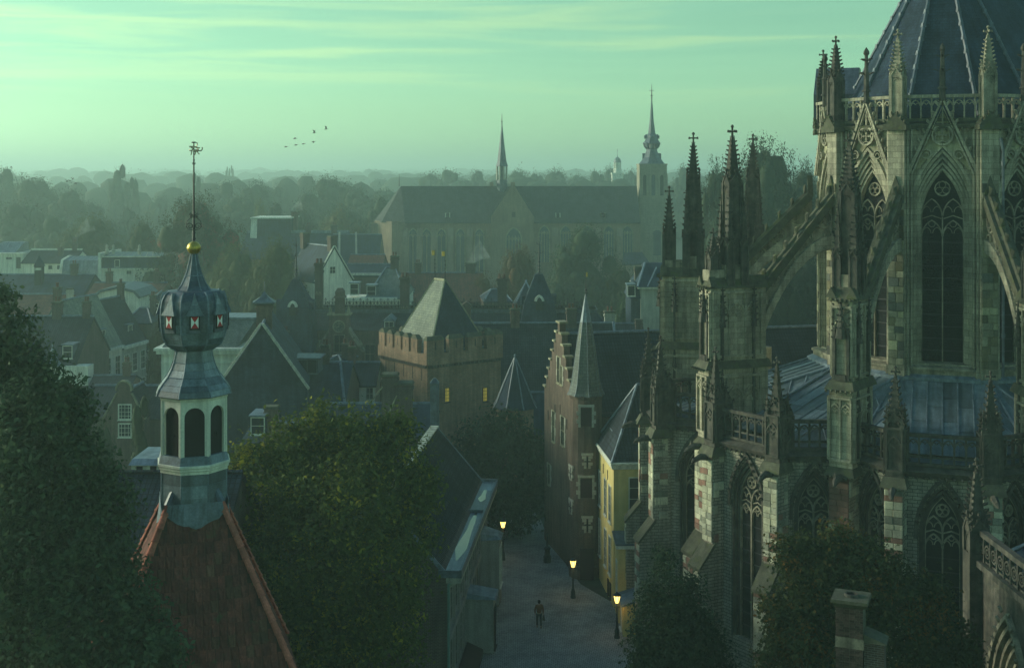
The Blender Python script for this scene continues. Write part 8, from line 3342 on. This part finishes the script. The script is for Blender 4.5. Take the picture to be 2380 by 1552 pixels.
for (x, y), lb in zip(((527, 393), (540, 390), (533, 396)), ('left one of the thin far poplars on the horizon', 'tallest and rightmost of the thin far poplars on the horizon', 'shortest, middle one of the thin far poplars on the horizon')):
    tree('poplar_tree', lb, x, y, 900, 14, LF_FAR, POP, group='far thin poplars', trunk=False)
# distant ridges of wood: one mass each
rows_ = ((560, 428, 24, -300, 2500, 70), (820, 417, 18, -300, 2500, 70), (1200, 407, 12, -400, 2600, 60), (1750, 400, 9, -400, 2600, 50), (2500, 396, 7, -500, 2700, 45), (3500, 395, 4, -500, 2700, 40))
for ri, (d, yb, amp, xa, xb, sp) in enumerate(rows_):
    k = d / F
    lb = []
    x = xa
    q = random.Random(70 + ri)
    while x < xb:
        ph_ = math.sin(x * .011 + ri * 2) * .6 + math.sin(x * .027 + ri) * .4
        top = yb - amp * ph_ * .8 + q.uniform(-amp, amp) * .5
        w = q.uniform(.35, .75) * sp
        zt_ = pz(top, d)
        hh = max(4, zt_ * .5)
        lb.append((px(x, d), d + q.uniform(-15, 15), zt_ - hh * .5, w * k, w * k * .6, hh * .55))
        lb.append((px(x, d), d + 10, max(2, zt_ * .3), sp * k, 8, zt_ * .35))
        x += sp * q.uniform(.45, .8)
    nn = (26000, 22000, 20000, 16000, 12000, 9000)[ri]
    me = crown_mesh('distant_woods', lb, nn, .00055 * d, LF_FAR, 90 + ri, .0, clump=4, core=.86)
    o = inst(me, 'distant_woods', None)
    tag(o, 'hazy line of woods towards the horizon', 'woods', kind='stuff')

# ------------------------------------------------------------------ birds and smoke
FEATHER = mat('feathers', (0.10, 0.09, 0.08), rough=.9, streak=0)


def bird(x, y, d, s, up, group, label):
    t = thing('bird', label, 'bird', at(x, y, d), R(rnd.uniform(-25, 25)), group)
    b = MB()
    b.tube([(-s * .55, 0, -.02), (-s * .25, 0, 0), (s * .1, 0, .02), (s * .4, 0, .03), (s * .62, 0, .05)], [s * .05, s * .11, s * .11, s * .04, s * .03], 6)
    b.build('body', FEATHER, t)
    for q in (-1, 1):
        b = MB()
        b.slab([(-s * .15, q * s * .05, .04), (s * .15, q * s * .05, .04), (s * .08, q * s * .5, .04 + up * s * .55), (-s * .18, q * s * .5, .04 + up * s * .5)], .02)
        b.slab([(-s * .18, q * s * .5, .04 + up * s * .5), (s * .08, q * s * .5, .04 + up * s * .55), (-s * .2, q * s * .95, .04 + up * s * .75)], .02)
        b.build('wing', FEATHER, t)


for i, (x, y, up) in enumerate(((665, 342, .15), (688.6, 338, .2), (705.6, 335, -.3), (729, 330, -.6), (686, 323, .3), (730.6, 309.6, 1.1), (758, 301, 1.2))):
    bird(x, y, 150, .42, up, 'birds flying over the town', ('leftmost bird of the loose line above the town', 'second bird from the left, gliding low in the line', 'third bird from the left in the lower row', 'bird with drooping wings at the right of the lower row', 'bird at the left of the upper row', 'bird with raised wings in the middle of the upper row', 'highest and rightmost bird of the line')[i])
for i, (x, y, up) in enumerate(((156, 423, 1), (163, 421, .3), (169, 417.5, .9), (176, 426, -.8))):
    bird(x, y, 170, .36, up, 'small flock over the left woods', ('leftmost bird of the small flock before the left woods', 'second bird of the small flock, wings level', 'highest bird of the small flock before the left woods', 'lowest, rightmost bird of the small flock, wings down')[i])


def smoke(p0, p1, r0, r1, dens):
    """wisp of smoke: a closed drifting body filled with thin, broken volume"""
    p0, p1 = Vector(p0), Vector(p1)
    b = MB()
    n = 8
    pts = [p0.lerp(p1, i / n) + Vector((0, 0, math.sin(i / n * 3) * r0 * .6)) for i in range(n + 1)]
    b.tube(pts, [r0 + (r1 - r0) * (i / n) for i in range(n + 1)], 10)
    ma = bpy.data.materials.new('chimney_smoke')
    ma.use_nodes = True
    n_, l_ = ma.node_tree.nodes, ma.node_tree.links
    n_.clear()
    o = n_.new('ShaderNodeOutputMaterial')
    v = n_.new('ShaderNodeVolumePrincipled')
    v.inputs['Color'].default_value = (.95, .98, .95, 1)
    g = n_.new('ShaderNodeNewGeometry')
    nz = n_.new('ShaderNodeTexNoise')
    nz.inputs['Scale'].default_value = 1.3 / r1
    nz.inputs['Detail'].default_value = 4
    l_.new(g.outputs['Position'], nz.inputs['Vector'])
    mr = n_.new('ShaderNodeMapRange')
    mr.inputs['From Min'].default_value = .42
    mr.inputs['From Max'].default_value = .7
    mr.inputs['To Max'].default_value = dens
    l_.new(nz.outputs['Fac'], mr.inputs['Value'])
    l_.new(mr.outputs[0], v.inputs['Density'])
    l_.new(v.outputs[0], o.inputs['Volume'])
    ob = b.build('smoke', ma)
    tag(ob, 'pale wisp of smoke drifting from a chimney', 'smoke', kind='stuff')


smoke(at(175, 550, 246), at(212, 522, 246), .35, 1.6, .22)
smoke(at(676, 492, 271), at(702, 478, 271), .35, 1.4, .22)
smoke(at(1090, 612, 203), at(1128, 580, 203), .35, 1.9, .22)
